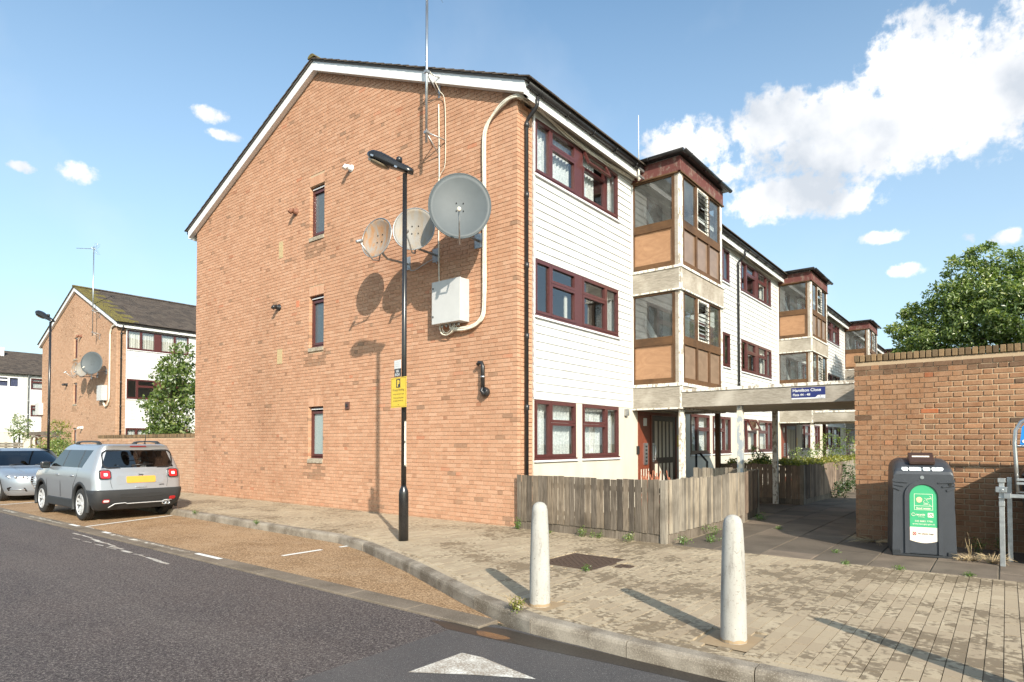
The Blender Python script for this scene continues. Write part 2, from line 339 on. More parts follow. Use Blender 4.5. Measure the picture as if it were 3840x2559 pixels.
    def build(s, name, mat, parent=None, bevel=0, local=False, kind=None, loc=None, recalc=False):
        if not s.f: return None
        off = Vector((0, 0, 0)) if local else wpos(parent)
        if loc is not None: off = Vector(loc)
        s.v = [tuple(Vector(p)-off) for p in s.v]
        me = s.mesh(name, mat)
        if recalc:
            bm = bmesh.new(); bm.from_mesh(me); bmesh.ops.recalc_face_normals(bm, faces=bm.faces); bm.to_mesh(me); bm.free()
        o = bpy.data.objects.new(name, me); link(o, parent)
        if loc is not None: o.location = Vector(loc)-wpos(parent)
        if bevel: bev(o, bevel)
        if kind: o['kind'] = kind
        return o
def bev(o, w, seg=2):
    m = o.modifiers.new('bevel', 'BEVEL'); m.width = w; m.segments = seg; m.limit_method = 'ANGLE'; m.angle_limit = rad(35)
def struct(name, mb, mat, parent=None, **k):
    o = mb.build(name, mat, parent, **k)
    if o and parent is None: o['kind'] = 'structure'
    return o
SH = {}
def cham_mesh(name, sx, sy, sz, tint, mat, ch):
    key = (name, round(sx, 3), round(sy, 3), round(sz, 3), tint, mat, ch)
    if key in SH: return SH[key]
    m = MB()
    if ch <= 0: m.box(-sx/2, sx/2, -sy/2, sy/2, -sz/2, sz/2, tint)
    else:
        bm = bmesh.new(); bmesh.ops.create_cube(bm, size=1)
        for v in bm.verts: v.co = Vector((v.co.x*sx, v.co.y*sy, v.co.z*sz))
        bmesh.ops.bevel(bm, geom=list(bm.edges), offset=ch, segments=1, affect='EDGES', profile=.5)
        m.add([v.co[:] for v in bm.verts], [[v.index for v in f.verts] for f in bm.faces], tint); bm.free()
    SH[key] = m.mesh(name, mat); return SH[key]
BINS = 10
def pieces(lst, name, mat, parent, limit=300, ch=0., jitter=0.):
    """lst of (cx,cy,cz,sx,sy,sz,tint[,rotz]): nearest `limit` become objects sharing meshes, the rest one joined part"""
    off = wpos(parent); lst = sorted(lst, key=lambda p: (Vector(p[:3])-CAM).length)
    for p in lst[:limit]:
        tb = round(min(BINS, max(0, p[6]*BINS)))/BINS
        me = cham_mesh(name, p[3], p[4], p[5], tb, mat, ch)
        o = bpy.data.objects.new(name, me); COL.objects.link(o); o.parent = parent
        o.location = Vector(p[:3])-off
        r = p[7] if len(p) > 7 else 0.
        if jitter: o.rotation_euler = (random.uniform(-jitter, jitter), random.uniform(-jitter, jitter), r+random.uniform(-jitter, jitter))
        elif r: o.rotation_euler = (0, 0, r)
    rest = lst[limit:]
    if rest:
        m = MB()
        for p in rest:
            r = p[7] if len(p) > 7 else 0.; c, s_ = math.cos(r), math.sin(r); hx, hy, hz = p[3]/2, p[4]/2, p[5]/2
            q = [(-hx, -hy), (hx, -hy), (hx, hy), (-hx, hy)]
            m.hexa([(p[0]+a*c-b*s_, p[1]+a*s_+b*c, p[2]-hz) for a, b in q]+[(p[0]+a*c-b*s_, p[1]+a*s_+b*c, p[2]+hz) for a, b in q], p[6])
        m.build(name+'_field' if not name.endswith('s') else name, mat, parent, kind='stuff')
def copy_tree(o, parent=None):
    c = o.copy(); COL.objects.link(c); c.parent = parent
    for ch in list(o.children): copy_tree(ch, c)
    return c
def text_mb(s, fr, u, z, n, size, mat, parent, name='lettering', align='LEFT', thick=.0, xs=1.0, bold=0.):
    cu = bpy.data.curves.new('text', 'FONT'); cu.body = s; cu.size = size; cu.align_x = align; cu.offset = bold
    to = bpy.data.objects.new('text_tmp', cu); COL.objects.link(to)
    dg = bpy.context.evaluated_depsgraph_get(); me0 = bpy.data.meshes.new_from_object(to.evaluated_get(dg))
    m = MB(); m.add([fr.p(u+v.co.x*xs, z+v.co.y, n) for v in me0.vertices], [tuple(p.vertices) for p in me0.polygons])
    bpy.data.objects.remove(to); bpy.data.curves.remove(cu); bpy.data.meshes.remove(me0)
    if fr.u.cross(fr.k).dot(fr.n) < 0:
        for f in m.f: f.reverse()
    return m.build(name, mat, parent)
def brick_courses(fr, u0, u1, z0, z1, holes=(), inside=None, n_back=-.06, bond='flemish', lean=0., clip=None):
    """bricks of one wall face as piece tuples; joint recessed to n=-.008; `inside(u,z)` trims"""
    out = []; k = 0; z = z0; H = .065; J = .010
    ax = abs(fr.u.x) > .5
    while z+H <= z1+.002:
        us = []
        u = u0 - (0 if k % 2 == 0 else .1125) + (.0 if bond == 'stretcher' else 0)
        j = 0
        if bond == 'flemish': u = u0 - (0 if k % 2 == 0 else .16875)
        while u < u1-.01:
            L = .215 if (bond == 'stretcher' or j % 2 == 0) else .1025
            us.append((max(u, u0), min(u+L, u1))); u += L+J; j += 1
        for a, b in us:
            segs = [(a, b)]
            for (ha, hb, hz0, hz1) in holes:
                if z+H > hz0+.01 and z < hz1-.01:
                    ns = []
                    for (p, q) in segs:
                        if q <= ha or p >= hb: ns.append((p, q))
                        else:
                            if p < ha-.01: ns.append((p, ha))
                            if q > hb+.01: ns.append((hb, q))
                    segs = ns
            for (p, q) in segs:
                if q-p < .03: continue
                if inside:
                    r = inside(z+H*.6)
                    if r is None: continue
                    p, q = max(p, r[0]), min(q, r[1])
                    if q-p < .03: continue
                n = random.uniform(-.0015, .0025); d = n-n_back
                c = fr.p((p+q)/2, z+H/2, (n+n_back)/2)
                t_ = random.random()
                t_ = t_ if random.random() < .07 else .36+.36*random.random()
                out.append((c.x, c.y, c.z, (q-p) if ax else d, d if ax else (q-p), H, t_))
        z += H+J; k += 1
    return out
# ------------------------------------------------------------------ ground materials
t = NT('asphalt_brown'); n = t.noise(48, 5, .8); n2 = t.noise(.9, 6); n3 = t.noise(130, 2)
c = t.mix(t.rng(n2, .35, .7), (.052, .042, .043), (.074, .057, .054)); c = t.mix(t.rng(t.noise(.5, 4, .6, (.25, 2.2, 1)), .45, .65, 0, .35), c, (.115, .098, .09)); c = t.mix(t.rng(n, .51, .64), c, (.20, .17, .155)); c = t.mix(t.rng(n3, .58, .70), c, (.34, .30, .265)); c = t.mix(t.rng(n, .36, .47, 1, 0), c, (.018, .014, .013))
t.bump(n, .8, .01); t.fin(c, .8, 0, .3)
t = NT('asphalt_grey'); n = t.noise(52, 5, .8); n2 = t.noise(1.1, 6); n3 = t.noise(150, 2)
c = t.mix(t.rng(n2, .35, .7), (.066, .062, .063), (.088, .080, .078)); c = t.mix(t.rng(n, .56, .72), c, (.16, .15, .14)); c = t.mix(t.rng(n3, .62, .72), c, (.42, .40, .38)); c = t.mix(t.rng(n, .30, .42, 1, 0), c, (.02, .018, .018))
t.bump(n, .5, .006); t.fin(c, .75, 0, .3)
t = NT('gravel_asphalt'); n = t.noise(46, 5, .8); n2 = t.noise(.8, 6); n3 = t.noise(120, 2)
c = t.mix(t.rng(n2, .35, .68), (.20, .115, .055), (.31, .195, .105)); c = t.mix(t.rng(t.noise(3.2, 6, .7), .45, .7, 0, .55), c, (.36, .255, .16)); c = t.mix(t.rng(n, .51, .64), c, (.56, .38, .22)); c = t.mix(t.rng(n3, .58, .72), c, (.64, .49, .33)); c = t.mix(t.rng(n, .36, .47, 1, 0), c, (.075, .036, .016))
t.bump(n, .6, .007); t.fin(c, .85, 0, .25)
def wet_mix(t, c, wetc, scale=1.0, thr=.55, patch=(2.2, 1, 1)):
    a = t.noise(1.05*scale, 3, .5, patch); b = t.noise(7*scale, 5, .65, patch)
    w = t.rng(t.math('ADD', t.math('MULTIPLY', a, .55), t.math('MULTIPLY', b, .45)), thr, thr+.03)
    return t.mix(w, c, wetc), w
t = NT('paver'); n = t.noise(120, 4, .65); c = t.ramp(t.tint(), [(0, (.35, .275, .19)), (.5, (.415, .335, .232)), (1, (.475, .39, .275))])
c = t.mix(t.rng(n, .4, .72, 0, .35), c, (.27, .21, .15))
tt = t.math('MULTIPLY', t.math('SUBTRACT', t.tint(), .5), .11)
a = t.noise(.75, 3, .5, (.7, 1.3, 1)); b = t.noise(11, 5, .62, (1.5, 1.5, 1))
wsum = t.math('ADD', t.math('ADD', t.math('MULTIPLY', a, .5), t.math('MULTIPLY', b, .5)), tt)
w = t.rng(wsum, .518, .56); c = t.mix(w, c, (.205, .158, .105)); t.bump(n, .35, .004); t.fin(c, t.rng(w, 0, 1, .85, .62), 0, .25)
t = NT('slab'); n = t.noise(80, 5, .65); n2 = t.noise(2.2, 5); c = t.ramp(t.tint(), [(0, (.115, .094, .073)), (.5, (.155, .124, .095)), (1, (.215, .165, .123))])
c = t.mix(t.rng(n2, .4, .7, 0, .7), c, (.075, .06, .045)); c = t.mix(t.rng(n, .55, .7, 0, .5), c, (.25, .21, .165)); t.bump(n, .3, .004); t.fin(c, .75, 0, .3)
t = NT('kerb_concrete'); n = t.noise(95, 5, .7); n2 = t.noise(3.0, 5); c = t.mix(t.rng(n2, .38, .62), (.31, .27, .22), (.14, .115, .088)); c = t.mix(t.rng(n, .5, .68, 0, .7), c, (.42, .36, .29)); c = t.mix(t.rng(n, .3, .42, 1, 0), c, (.12, .10, .08))
t.bump(n, .45, .005); t.fin(c, .88, 0, .2)
t = NT('channel_concrete'); n = t.noise(95, 5, .7); n2 = t.noise(2.0, 5); c = t.mix(t.rng(n2, .35, .68), (.21, .17, .13), (.12, .097, .074)); c = t.mix(t.rng(n, .55, .7), c, (.36, .30, .24)); t.bump(n, .4, .005); t.fin(c, .85, 0, .2)
t = NT('joint_sand'); n = t.noise(60, 4); t.fin(t.mix(n, (.20, .155, .105), (.36, .30, .215)), .95, 0, .1)
t = NT('soil'); n = t.noise(8, 6, .65); t.bump(n, .8, .05); t.fin(t.mix(n, (.045, .04, .02), (.11, .085, .05)), .95, 0, .1)
t = NT('road_paint'); n = t.noise(60, 5, .75); n2 = t.noise(5, 4); m = t.rng(t.math('ADD', t.math('MULTIPLY', n, .6), t.math('MULTIPLY', n2, .4)), .42, .56)
t.fin(t.mix(m, (.74, .72, .66), (.30, .25, .20)), .7, 0, .3)
t = NT('road_paint_clean'); n = t.noise(70, 5, .75); t.fin(t.mix(t.rng(n, .6, .72), (.78, .77, .73), (.40, .34, .28)), .65, 0, .3)
t = NT('road_paint_worn'); n = t.noise(9, 6, .75); t.fin(t.mix(t.rng(n, .52, .57), (.23, .19, .145), (.66, .63, .56)), .75, 0, .2)
t = NT('rust_iron'); n = t.noise(40, 5); t.bump(n, .4, .004); t.fin(t.mix(n, (.06, .042, .034), (.12, .08, .058)), .75, .2, .3)
t = NT('puddle'); n = t.noise(6, 5, .7); t.fin(t.mix(t.rng(n, .4, .6), (.055, .042, .034), (.15, .082, .04)), .18, 0, .5)
t = NT('wet_asphalt'); n = t.noise(60, 5, .8); t.fin(t.mix(t.rng(n, .4, .7), (.022, .019, .017), (.075, .062, .05)), .45, 0, .4)
t = NT('wet_mortar'); n = t.noise(30, 4); t.fin(t.mix(n, (.28, .20, .12), (.36, .265, .165)), .7, 0, .3)
t = NT('ground_far'); n = t.noise(.4, 5); t.fin(t.mix(t.rng(n, .4, .6), (.06, .055, .045), (.075, .08, .035)), .95, 0, .1)

# ------------------------------------------------------------------ ground sheets
def sheet(name, poly, z, mat):
    m = MB(); n = len(poly); a = sum(poly[i][0]*poly[(i+1) % n][1]-poly[(i+1) % n][0]*poly[i][1] for i in range(n))
    if a < 0: poly = poly[::-1]
    m.add([(x, y, z) for x, y in poly], [tuple(range(n))]); return struct(name, m, mat)
sheet('ground', [(-700, -700), (700, -700), (700, 700), (-700, 700)], -.16, 'ground_far')
sheet('road', [(-130, -16), (2.93, -16), (2.93, -4.55), (-130, -4.55)], -.12, 'asphalt_brown')
sheet('side_road', [(2.93, -30), (60, -30), (60, -4.40), (3.75, -4.40), (3.15, -4.36), (2.93, -4.55)], -.12, 'asphalt_grey')
KERB = [(-60, -2.33), (-7, -2.36), (-1.45, -2.50), (-1.05, -2.60), (.9, -3.34), (2.4, -4.00), (3.2, -4.31), (3.8, -4.42), (22, -4.42)]
def kerb_y(x):
    for (a, b), (c, d) in zip(KERB, KERB[1:]):
        if a <= x <= c: return b+(d-b)*(x-a)/(c-a)
    return KERB[-1][1]
sheet('parking_bay', [(-60, -4.3), (3.1, -4.3)]+[(x, y) for x, y in reversed(KERB[:7])], -.124, 'gravel_asphalt')
# channel of flush concrete blocks between road and parking bay
chn = thing('channel', None, None); del_keys = [k for k in chn.keys()]; chn['kind'] = 'structure'
pc = []; x = 3.12
while x > -40:
    L = .905; pc.append((x-L/2, -4.425, -.165, L-.008, .255, .134+random.uniform(-.002, .002), random.random())); x -= L
pieces(pc, 'channel_block', 'channel_concrete', chn, ch=.006)
# pavement bed, pavers, kerbs
pav = sheet('pavement', [(x, y+.06) for x, y in KERB]+[(22, 0), (22, 2.2), (4.8, 2.2), (4.8, 30), (0, 30), (0, 0.02), (-12, .02), (-60, .02)], -.012, 'joint_sand')
kb = thing('kerb', None, None); kb['kind'] = 'structure'
seglen = []
pts = [Vector((x, y, 0)) for x, y in KERB]
def along(s):
    for a, b in zip(pts, pts[1:]):
        L = (b-a).length
        if s <= L: return a+(b-a)*(s/L), (b-a).normalized()
        s -= L
    return None, None
total = sum((b-a).length for a, b in zip(pts, pts[1:])); s = 41.0
kerb_stones = []
while s < total-8:
    L = .915; a, d1 = along(s); b, d2 = along(min(s+L-.008, total-.01))
    dirv = (b-a).normalized(); nrm = Vector((-dirv.y, dirv.x, 0))
    prof = [(0, -.22), (0, -.035), (.008, -.012), (.03, .001), (.125, .003), (.125, -.22)]
    j = random.uniform(-.003, .003)
    poly = [a+nrm*(t_+j)+Vector((0, 0, z+j)) for t_, z in prof]
    m = MB(); m.prism(poly, b-a)
    o = m.build('kerb_stone', 'kerb_concrete', kb, loc=(a+b)/2)
    kerb_stones.append(o); s += L
# edge course of pavers along the kerb
pc = []; s = 45.0
while s < total-9:
    a, d1 = along(s+.1)
    nrm = Vector((-d1.y, d1.x, 0)); c = a+nrm*.18
    pc.append((c.x, c.y, -.031, .197, .097, .06, .5+.5*random.random(), math.atan2(d1.y, d1.x))); s += .2
MAN = [(2.16, 2.90, -2.32, -1.55), (3.0, 3.15, -1.98, -1.84)]
BOL = [(3.33, -3.97), (5.04, -3.91), (6.80, -3.86)]
x = -19.95; i = 0
while x < 9.6:
    y = -4.5+(.1 if i % 2 else 0)
    top = 0.0 if x < 2.85 else -.12+.0*x
    while y < top:
        y0, y1 = y, min(y+.2, top)
        lim = max(kerb_y(x-.05), kerb_y(x+.05))+.235
        y0 = max(y0, lim)
        ok = y1-y0 > .03
        for (a, b, c_, d_) in MAN:
            if a-.05 < x < b+.05 and y1 > c_ and y0 < d_: ok = False
        for bx, by in BOL:
            if abs(x-bx) < .2 and abs((y0+y1)/2-by) < .22: ok = False
        if ok:
            pc.append((x, (y0+y1)/2, -.03+random.uniform(-.0015, .0015), .0945, y1-y0-.0055, .06, random.random()))
        y += .2
    x += .1; i += 1
pieces(pc, 'paver', 'paver', pav, ch=.0)
# grey flagstones of the path between fence and brick wall
pc = []; col = 0; x = 2.86
while x < 9.5:
    y = -.12+(-.0 if col % 2 else -.45)
    while y < 24:
        L = .9; y0, y1 = max(y, -.115), y+L
        topy = 2.17 if x+.3 > 4.75 else 24
        y1 = min(y1, topy)
        if y1-y0 > .05: pc.append((x+.305, (y0+y1)/2, -.03+random.uniform(-.004, .004), .604, y1-y0-.010, .06, random.random()))
        y += L
    x += .615; col += 1
for yy in range(0, 8): pc.append((2.4, 5.5+.92*yy, -.03, .88, .91, .06, random.random()))
for yy in range(0, 2): pc.append((1.6, 5.5+.92*yy, -.03, .7, .91, .06, random.random()))
pieces(pc, 'paving_slab', 'slab', pav, ch=.006, jitter=.004)
sheet('garden_soil', [(0.02, 0.05), (2.7, 0.05), (2.7, 4.7), (0.02, 4.7)], -.008, 'soil')
sheet('front_garden', [(0.02, 7.35), (2.84, 7.35), (2.95, 24), (0.02, 24)], -.006, 'soil')
sheet('back_garden', [(-60, .06), (-11.9, .06), (-11.9, 60), (-60, 60)], -.01, 'ground_far')
# painted bay markings
def paint(name, rects, mat, z=-.1175):
    for p in rects:
        m = MB(); n = len(p); a = sum(p[i][0]*p[(i+1) % n][1]-p[(i+1) % n][0]*p[i][1] for i in range(n))
        q = p if a > 0 else p[::-1]
        m.add([(x_, y_, z) for x_, y_ in q], [tuple(range(n))]); struct(name, m, mat)
def strip(x0, y0, x1, y1, w):
    d = Vector((x1-x0, y1-y0)).normalized(); n = Vector((-d.y, d.x))*w/2
    return [(x0+n.x, y0+n.y), (x1+n.x, y1+n.y), (x1-n.x, y1-n.y), (x0-n.x, y0-n.y)]
paint('bay_marking', [strip(-6.95, -4.28, -7.6, -2.42, .085), strip(-1.30, -3.66, -1.30, -3.02, .075), strip(-1.28, -2.72, -1.27, -2.58, .075), strip(-13.4, -4.28, -13.9, -2.42, .085), strip(-6.95, -4.26, -6.55, -4.26, .05)], 'road_paint_clean')
def kerbmark(x0, x1, y): return strip(x0, y, x1, y, .07)
paint('edge_marking', [kerbmark(-7.4, -6.95, -4.36), kerbmark(-5.75, -5.45, -4.36)], 'road_paint_clean', -.096); paint('edge_marking', [kerbmark(-2.30, -1.62, -4.37)], 'road_paint_clean', -.096)
paint('worn_edge_marking', [kerbmark(-9.6, -7.6, -4.42), kerbmark(-11.6, -10.6, -4.42), kerbmark(-5.3, -2.5, -4.40)], 'road_paint_worn', -.096)
rs = random.Random(3)
paint('old_marking', [strip(-6.1+.42*k+rs.uniform(-.1, .1), -4.66-.05*k*.5-rs.uniform(0, .06), -6.1+.42*k+rs.uniform(.28, .5), -4.66-.05*k*.5-rs.uniform(0, .05), rs.uniform(.02, .05)) for k in range(10)] +
      [strip(-6.0+.5*k, -4.86-rs.uniform(0, .05), -5.7+.5*k, -4.88, .022) for k in range(1, 8)], 'road_paint', -.1165)
for k in range(4):
    yb = -5.09-.84*k
    paint('hump_triangle', [[(3.40, yb-.52), (3.42, yb), (3.60, yb+.02), (4.16, yb-.08), (3.8, yb-.27)]], 'road_paint', -.1165)
sheet('gutter_stain', [(3.0, -4.5), (3.3, -4.42), (3.8, -4.43), (5.2, -4.43), (9, -4.43), (9, -4.52), (6.2, -4.55), (5.0, -4.57), (4.4, -4.60), (3.8, -4.66), (3.3, -4.70), (2.9, -4.72), (2.6, -4.62)], -.1176, 'wet_asphalt')
sheet('puddle', [(3.32+.11*math.cos(a)*(1.5+.25*math.sin(3*a)), -4.63+.07*math.sin(a)*(1+.2*math.cos(2*a))) for a in [i*math.pi/10 for i in range(20)]], -.1168, 'puddle')
for bx, by in BOL:
    m = MB(); m.add([(bx+.2*math.cos(a)*(1/max(abs(math.cos(a)), abs(math.sin(a)))), by+.2*math.sin(a)*(1/max(abs(math.cos(a)), abs(math.sin(a)))), -.004+.0) for a in [i*math.pi/8 for i in range(16)]], [tuple(range(16))])
    m.build('mortar_patch', 'wet_mortar', pav)

# ------------------------------------------------------------------ covers in the pavement
def cover(x0, x1, y0, y1, label, ribs):
    t_ = thing('manhole_cover', label, 'manhole cover', ((x0+x1)/2, (y0+y1)/2, 0))
    m = MB(); w = .035
    m.box(x0-.012, x1+.012, y0-.012, y0+w, -.06, .001).box(x0-.012, x1+.012, y1-w, y1+.012, -.06, .001).box(x0-.012, x0+w, y0+w, y1-w, -.06, .001).box(x1-w, x1+.012, y0+w, y1-w, -.06, .001)
    m.build('frame', 'rust_iron', t_)
    m = MB(); m.box(x0+w+.004, x1-w-.004, y0+w+.004, y1-w-.004, -.05, -.008)
    nx = int((x1-x0-.1)/ribs); ny = int((y1-y0-.1)/ribs)
    for i in range(nx):
        for j in range(ny):
            if (i+j) % 2 == 0:
                cx = x0+.05+(i+.5)*ribs; cy = y0+.05+(j+.5)*ribs; m.box(cx-ribs*.38, cx+ribs*.38, cy-ribs*.38, cy+ribs*.38, -.008, -.001)
    m.build('plate', 'rust_iron', t_)
cover(*MAN[0][:2], *MAN[0][2:], 'large rusty square manhole cover with chequered plate beside the left bollard', .045)
cover(*MAN[1][:2], *MAN[1][2:], 'small rusty stopcock cover set in the pavers right of the manhole', .04)
# ------------------------------------------------------------------ apartment block builder pieces
def wall_holes(m, fr, u0, u1, z0, z1, holes, n0, n1, tint=.5):
    us = sorted({u0, u1, *[h[0] for h in holes if u0 < h[0] < u1], *[h[1] for h in holes if u0 < h[1] < u1]})
    for a, b in zip(us, us[1:]):
        zs = [(z0, z1)]
        for h in holes:
            if h[0] < (a+b)/2 < h[1]:
                ns = []
                for p, q in zs:
                    if h[3] <= p or h[2] >= q: ns.append((p, q)); continue
                    if h[2] > p: ns.append((p, h[2]))
                    if h[3] < q: ns.append((h[3], q))
                zs = ns
        for p, q in zs: m.fbox(fr, a, b, p, q, n0, n1, tint)
def ring(m, fr, u0, u1, z0, z1, w, n0, n1):
    m.fbox(fr, u0, u1, z0, z0+w, n0, n1); m.fbox(fr, u0, u1, z1-w, z1, n0, n1)
    m.fbox(fr, u0, u0+w, z0+w, z1-w, n0, n1); m.fbox(fr, u1-w, u1, z0+w, z1-w, n0, n1)
def wavy(m, fr, u0, u1, z0, z1, n, amp=.025, wl=.11):
    k = max(4, int((u1-u0)/(wl/4))); vs = []; fs = []
    for i in range(k+1):
        u = u0+(u1-u0)*i/k; d = n+amp*math.sin(2*math.pi*u/wl+1.3*math.sin(3*u)); vs += [fr.p(u, z0, d), fr.p(u, z1, d)]
    for i in range(k): fs.append((2*i, 2*i+2, 2*i+3, 2*i+1))
    m.add(vs, fs, smooth=True)
def window(parent, fr, rect, lights, frame='mahogany', solids=(), curtain=None, sill=True, open_light=None, glass='window_glass', room=True, w=.05, seam=True):
    u0, u1, z0, z1 = rect
    m = MB(); ring(m, fr, u0, u1, z0, z1, .022, -.07, .012)
    for i, (a, b, c, d) in enumerate(lights):
        if open_light == i:
            ring(m, fr, a, b, c, d, .03, -.06, .008)
        else: ring(m, fr, a+.003, b-.003, c+.003, d-.003, w, -.05, .024)
    for (a, b, c, d) in solids: m.fbox(fr, a, b, c, d, -.05, .016)
    m.fbox(fr, u0-.01, u1+.01, z0-.03, z0, -.05, .035)
    win = m.build('window', frame, parent, bevel=0)
    for i, (a, b, c, d) in enumerate(lights):
        if open_light == i:
            al = .42; k = fr.k*math.cos(al)-fr.n*math.sin(al); n = fr.n*math.cos(al)+fr.k*math.sin(al)
            f2 = Fr(fr.p(0, d, .03), fr.u, n); f2.k = k
            mm = MB(); ring(mm, f2, a+.01, b-.01, c-d+.01, 0, w, -.03, .02); mm.build('open_sash', frame, win)
            p = MB(); p.fquad(f2, a+w, b-w, c-d+w, -w, 0); p.build('pane', glass, win)
            continue
        p = MB(); p.fquad(fr, a+w-.005, b-w+.005, c+w-.005, d-w+.005, -.02); p.build('pane', glass, win)
    if sill:
        s_ = MB(); s_.fbox(fr, u0-.02, u1+.04, z0-.065, z0-.031, -.05, .05); s_.build('sill', 'white_upvc', win)
    if curtain:
        c_ = MB()
        for (a, b, kind) in curtain: wavy(c_, fr, a, b, z0+.03, z1-.02, -.15)
        c_.build('curtain', curtain[0][2], win)
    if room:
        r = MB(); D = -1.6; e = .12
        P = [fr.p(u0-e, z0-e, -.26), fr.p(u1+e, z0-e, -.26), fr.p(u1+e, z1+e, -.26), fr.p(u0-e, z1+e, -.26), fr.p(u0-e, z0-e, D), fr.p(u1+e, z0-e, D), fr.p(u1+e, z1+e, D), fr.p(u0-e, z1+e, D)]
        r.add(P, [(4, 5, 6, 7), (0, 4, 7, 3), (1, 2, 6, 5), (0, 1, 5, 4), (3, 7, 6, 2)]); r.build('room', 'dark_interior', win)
    return win
def gable_xz(cx, half, zr, slope, n0, n1, y, d):   # helper for sloping boards
    pass
def tiles(parent, ridge, udir, down, length, rows, gauge, mat, moss=0., cols_as_tiles=None, name='roof_tile', limit=300, tw=.30):
    """ridge point, direction along ridge, unit vector down the slope; overlapping tiles"""
    udir = Vector(udir); down = Vector(down).normalized(); nrm = udir.cross(down).normalized()
    if nrm.z < 0: nrm = -nrm
    lst = []
    ncol = int(length/tw); use = ncol if cols_as_tiles is None else min(ncol, cols_as_tiles)
    for r in range(rows):
        for c in range(use):
            off = (tw/2 if r % 2 else 0)
            cu = c*tw+tw/2+off*.0; cd = r*gauge+gauge*.62
            p = Vector(ridge)+udir*cu+down*cd+nrm*random.uniform(-.002, .003)
            mm = 'roof_moss' if (moss and c < moss*(1.2+.6*math.sin(r*1.7))) else mat
            lst.append((p, tw-.006, mm, random.random()))
    tilt = .055
    d2 = (down*math.cos(tilt)+nrm*(.0)*1-(-nrm)*math.sin(tilt)*.0)
    d2 = (down*math.cos(tilt)+nrm*math.sin(tilt)).normalized(); n2 = udir.cross(d2).normalized()
    if n2.z < 0: n2 = -n2
    R = Matrix((udir, d2, n2)).transposed()
    if R.determinant() < 0: R = Matrix((-udir, d2, n2)).transposed()
    lst.sort(key=lambda q: (q[0]-CAM).length); off0 = wpos(parent)
    for p, w_, mm, tn in lst[:limit]:
        me = cham_mesh(name, round(w_, 3), gauge*1.22, .022, round(tn*BINS)/BINS, mm, 0)
        o = bpy.data.objects.new(name, me); COL.objects.link(o); o.parent = parent; o.location = p-off0; o.rotation_euler = R.to_euler()
    fields = {}
    for p, w_, mm, tn in lst[limit:]:
        m = fields.setdefault(mm, MB()); hx, hy, hz = w_/2, gauge*.61, .011
        m.hexa([p+R@Vector(q) for q in [(-hx, -hy, -hz), (hx, -hy, -hz), (hx, hy, -hz), (-hx, hy, -hz), (-hx, -hy, hz), (hx, -hy, hz), (hx, hy, hz), (-hx, hy, hz)]], tn)
    for mm, m in fields.items(): m.build(name+'_field', mm, parent, kind='stuff')
    if use < ncol:
        m = MB(); u_a, u_b = use*tw, length
        for r in range(rows):
            p = Vector(ridge)+down*(r*gauge+gauge*.62); hy, hz = gauge*.61, .011
            q = []
            for zz in (-hz, hz):
                for (uu, yy) in ((u_a, -hy), (u_b, -hy), (u_b, hy), (u_a, hy)): q.append(p+udir*uu+d2*yy+n2*zz)
            m.hexa(q, random.random())
        m.build(name+'_field', mat, parent, kind='stuff')
def weatherboards(parent, fr, segs, limit=300, name='weatherboard'):
    """segs: (u0,u1,z) each one board of .148"""
    off = wpos(parent); segs = sorted(segs, key=lambda q: (fr.p((q[0]+q[1])/2, q[2])-CAM).length)
    field = MB()
    def prof(u0, u1, z, o):
        c = [fr.p(u0, z+.006, .0)-o, fr.p(u0, z, .027)-o, fr.p(u0, z+.1465, .012)-o, fr.p(u0, z+.1465, 0)-o]
        return c, fr.u*(u1-u0)
    for i, (a, b, z) in enumerate(segs):
        if i < limit:
            key = ('wb', round(b-a, 2), tuple(fr.u), tuple(fr.n))
            if key not in SH:
                m = MB(); o0 = fr.p(0, 0, 0); c, d = prof(0, round(b-a, 2), 0, o0); m.prism(c, d); SH[key] = m.mesh(name, 'white_board')
            o = bpy.data.objects.new(name, SH[key]); COL.objects.link(o); o.parent = parent; o.location = fr.p(a, z, 0)-off
        else:
            c, d = prof(a, b, z, Vector((0, 0, 0))); field.prism(c, d)
    field.build('weatherboard_field', 'white_board', parent, kind='stuff')
def gutter(parent, a, b, r=.06, name='gutter', brackets=.9):
    a, b = Vector(a), Vector(b); d = (b-a); L = d.length; d.normalize(); side = d.cross(Vector((0, 0, 1)))
    m = MB(); k = 7; vs = []; fs = []
    for e in (a, b):
        for rr in (r, r*.86):
            for i in range(k+1):
                an = math.pi*i/k; vs.append(e+side*math.cos(an)*rr-Vector((0, 0, 1))*math.sin(an)*rr)
    n = k+1
    for i in range(k):
        fs.append((i, i+1, 2*n+i+1, 2*n+i)); fs.append((n+i+1, n+i, 3*n+i, 3*n+i+1))
        fs.append((i+1, i, n+i, n+i+1)); fs.append((2*n+i, 2*n+i+1, 3*n+i+1, 3*n+i))
    m.add(vs, fs, smooth=True)
    s_ = .35
    while s_ < L:
        p = a+d*s_; m.tube([p+side*math.cos(math.pi*i/6)*(r+.008)-Vector((0, 0, 1))*math.sin(math.pi*i/6)*(r+.008) for i in range(7)], .012, 5); s_ += brackets
    return m.build(name, 'black_plastic', parent)
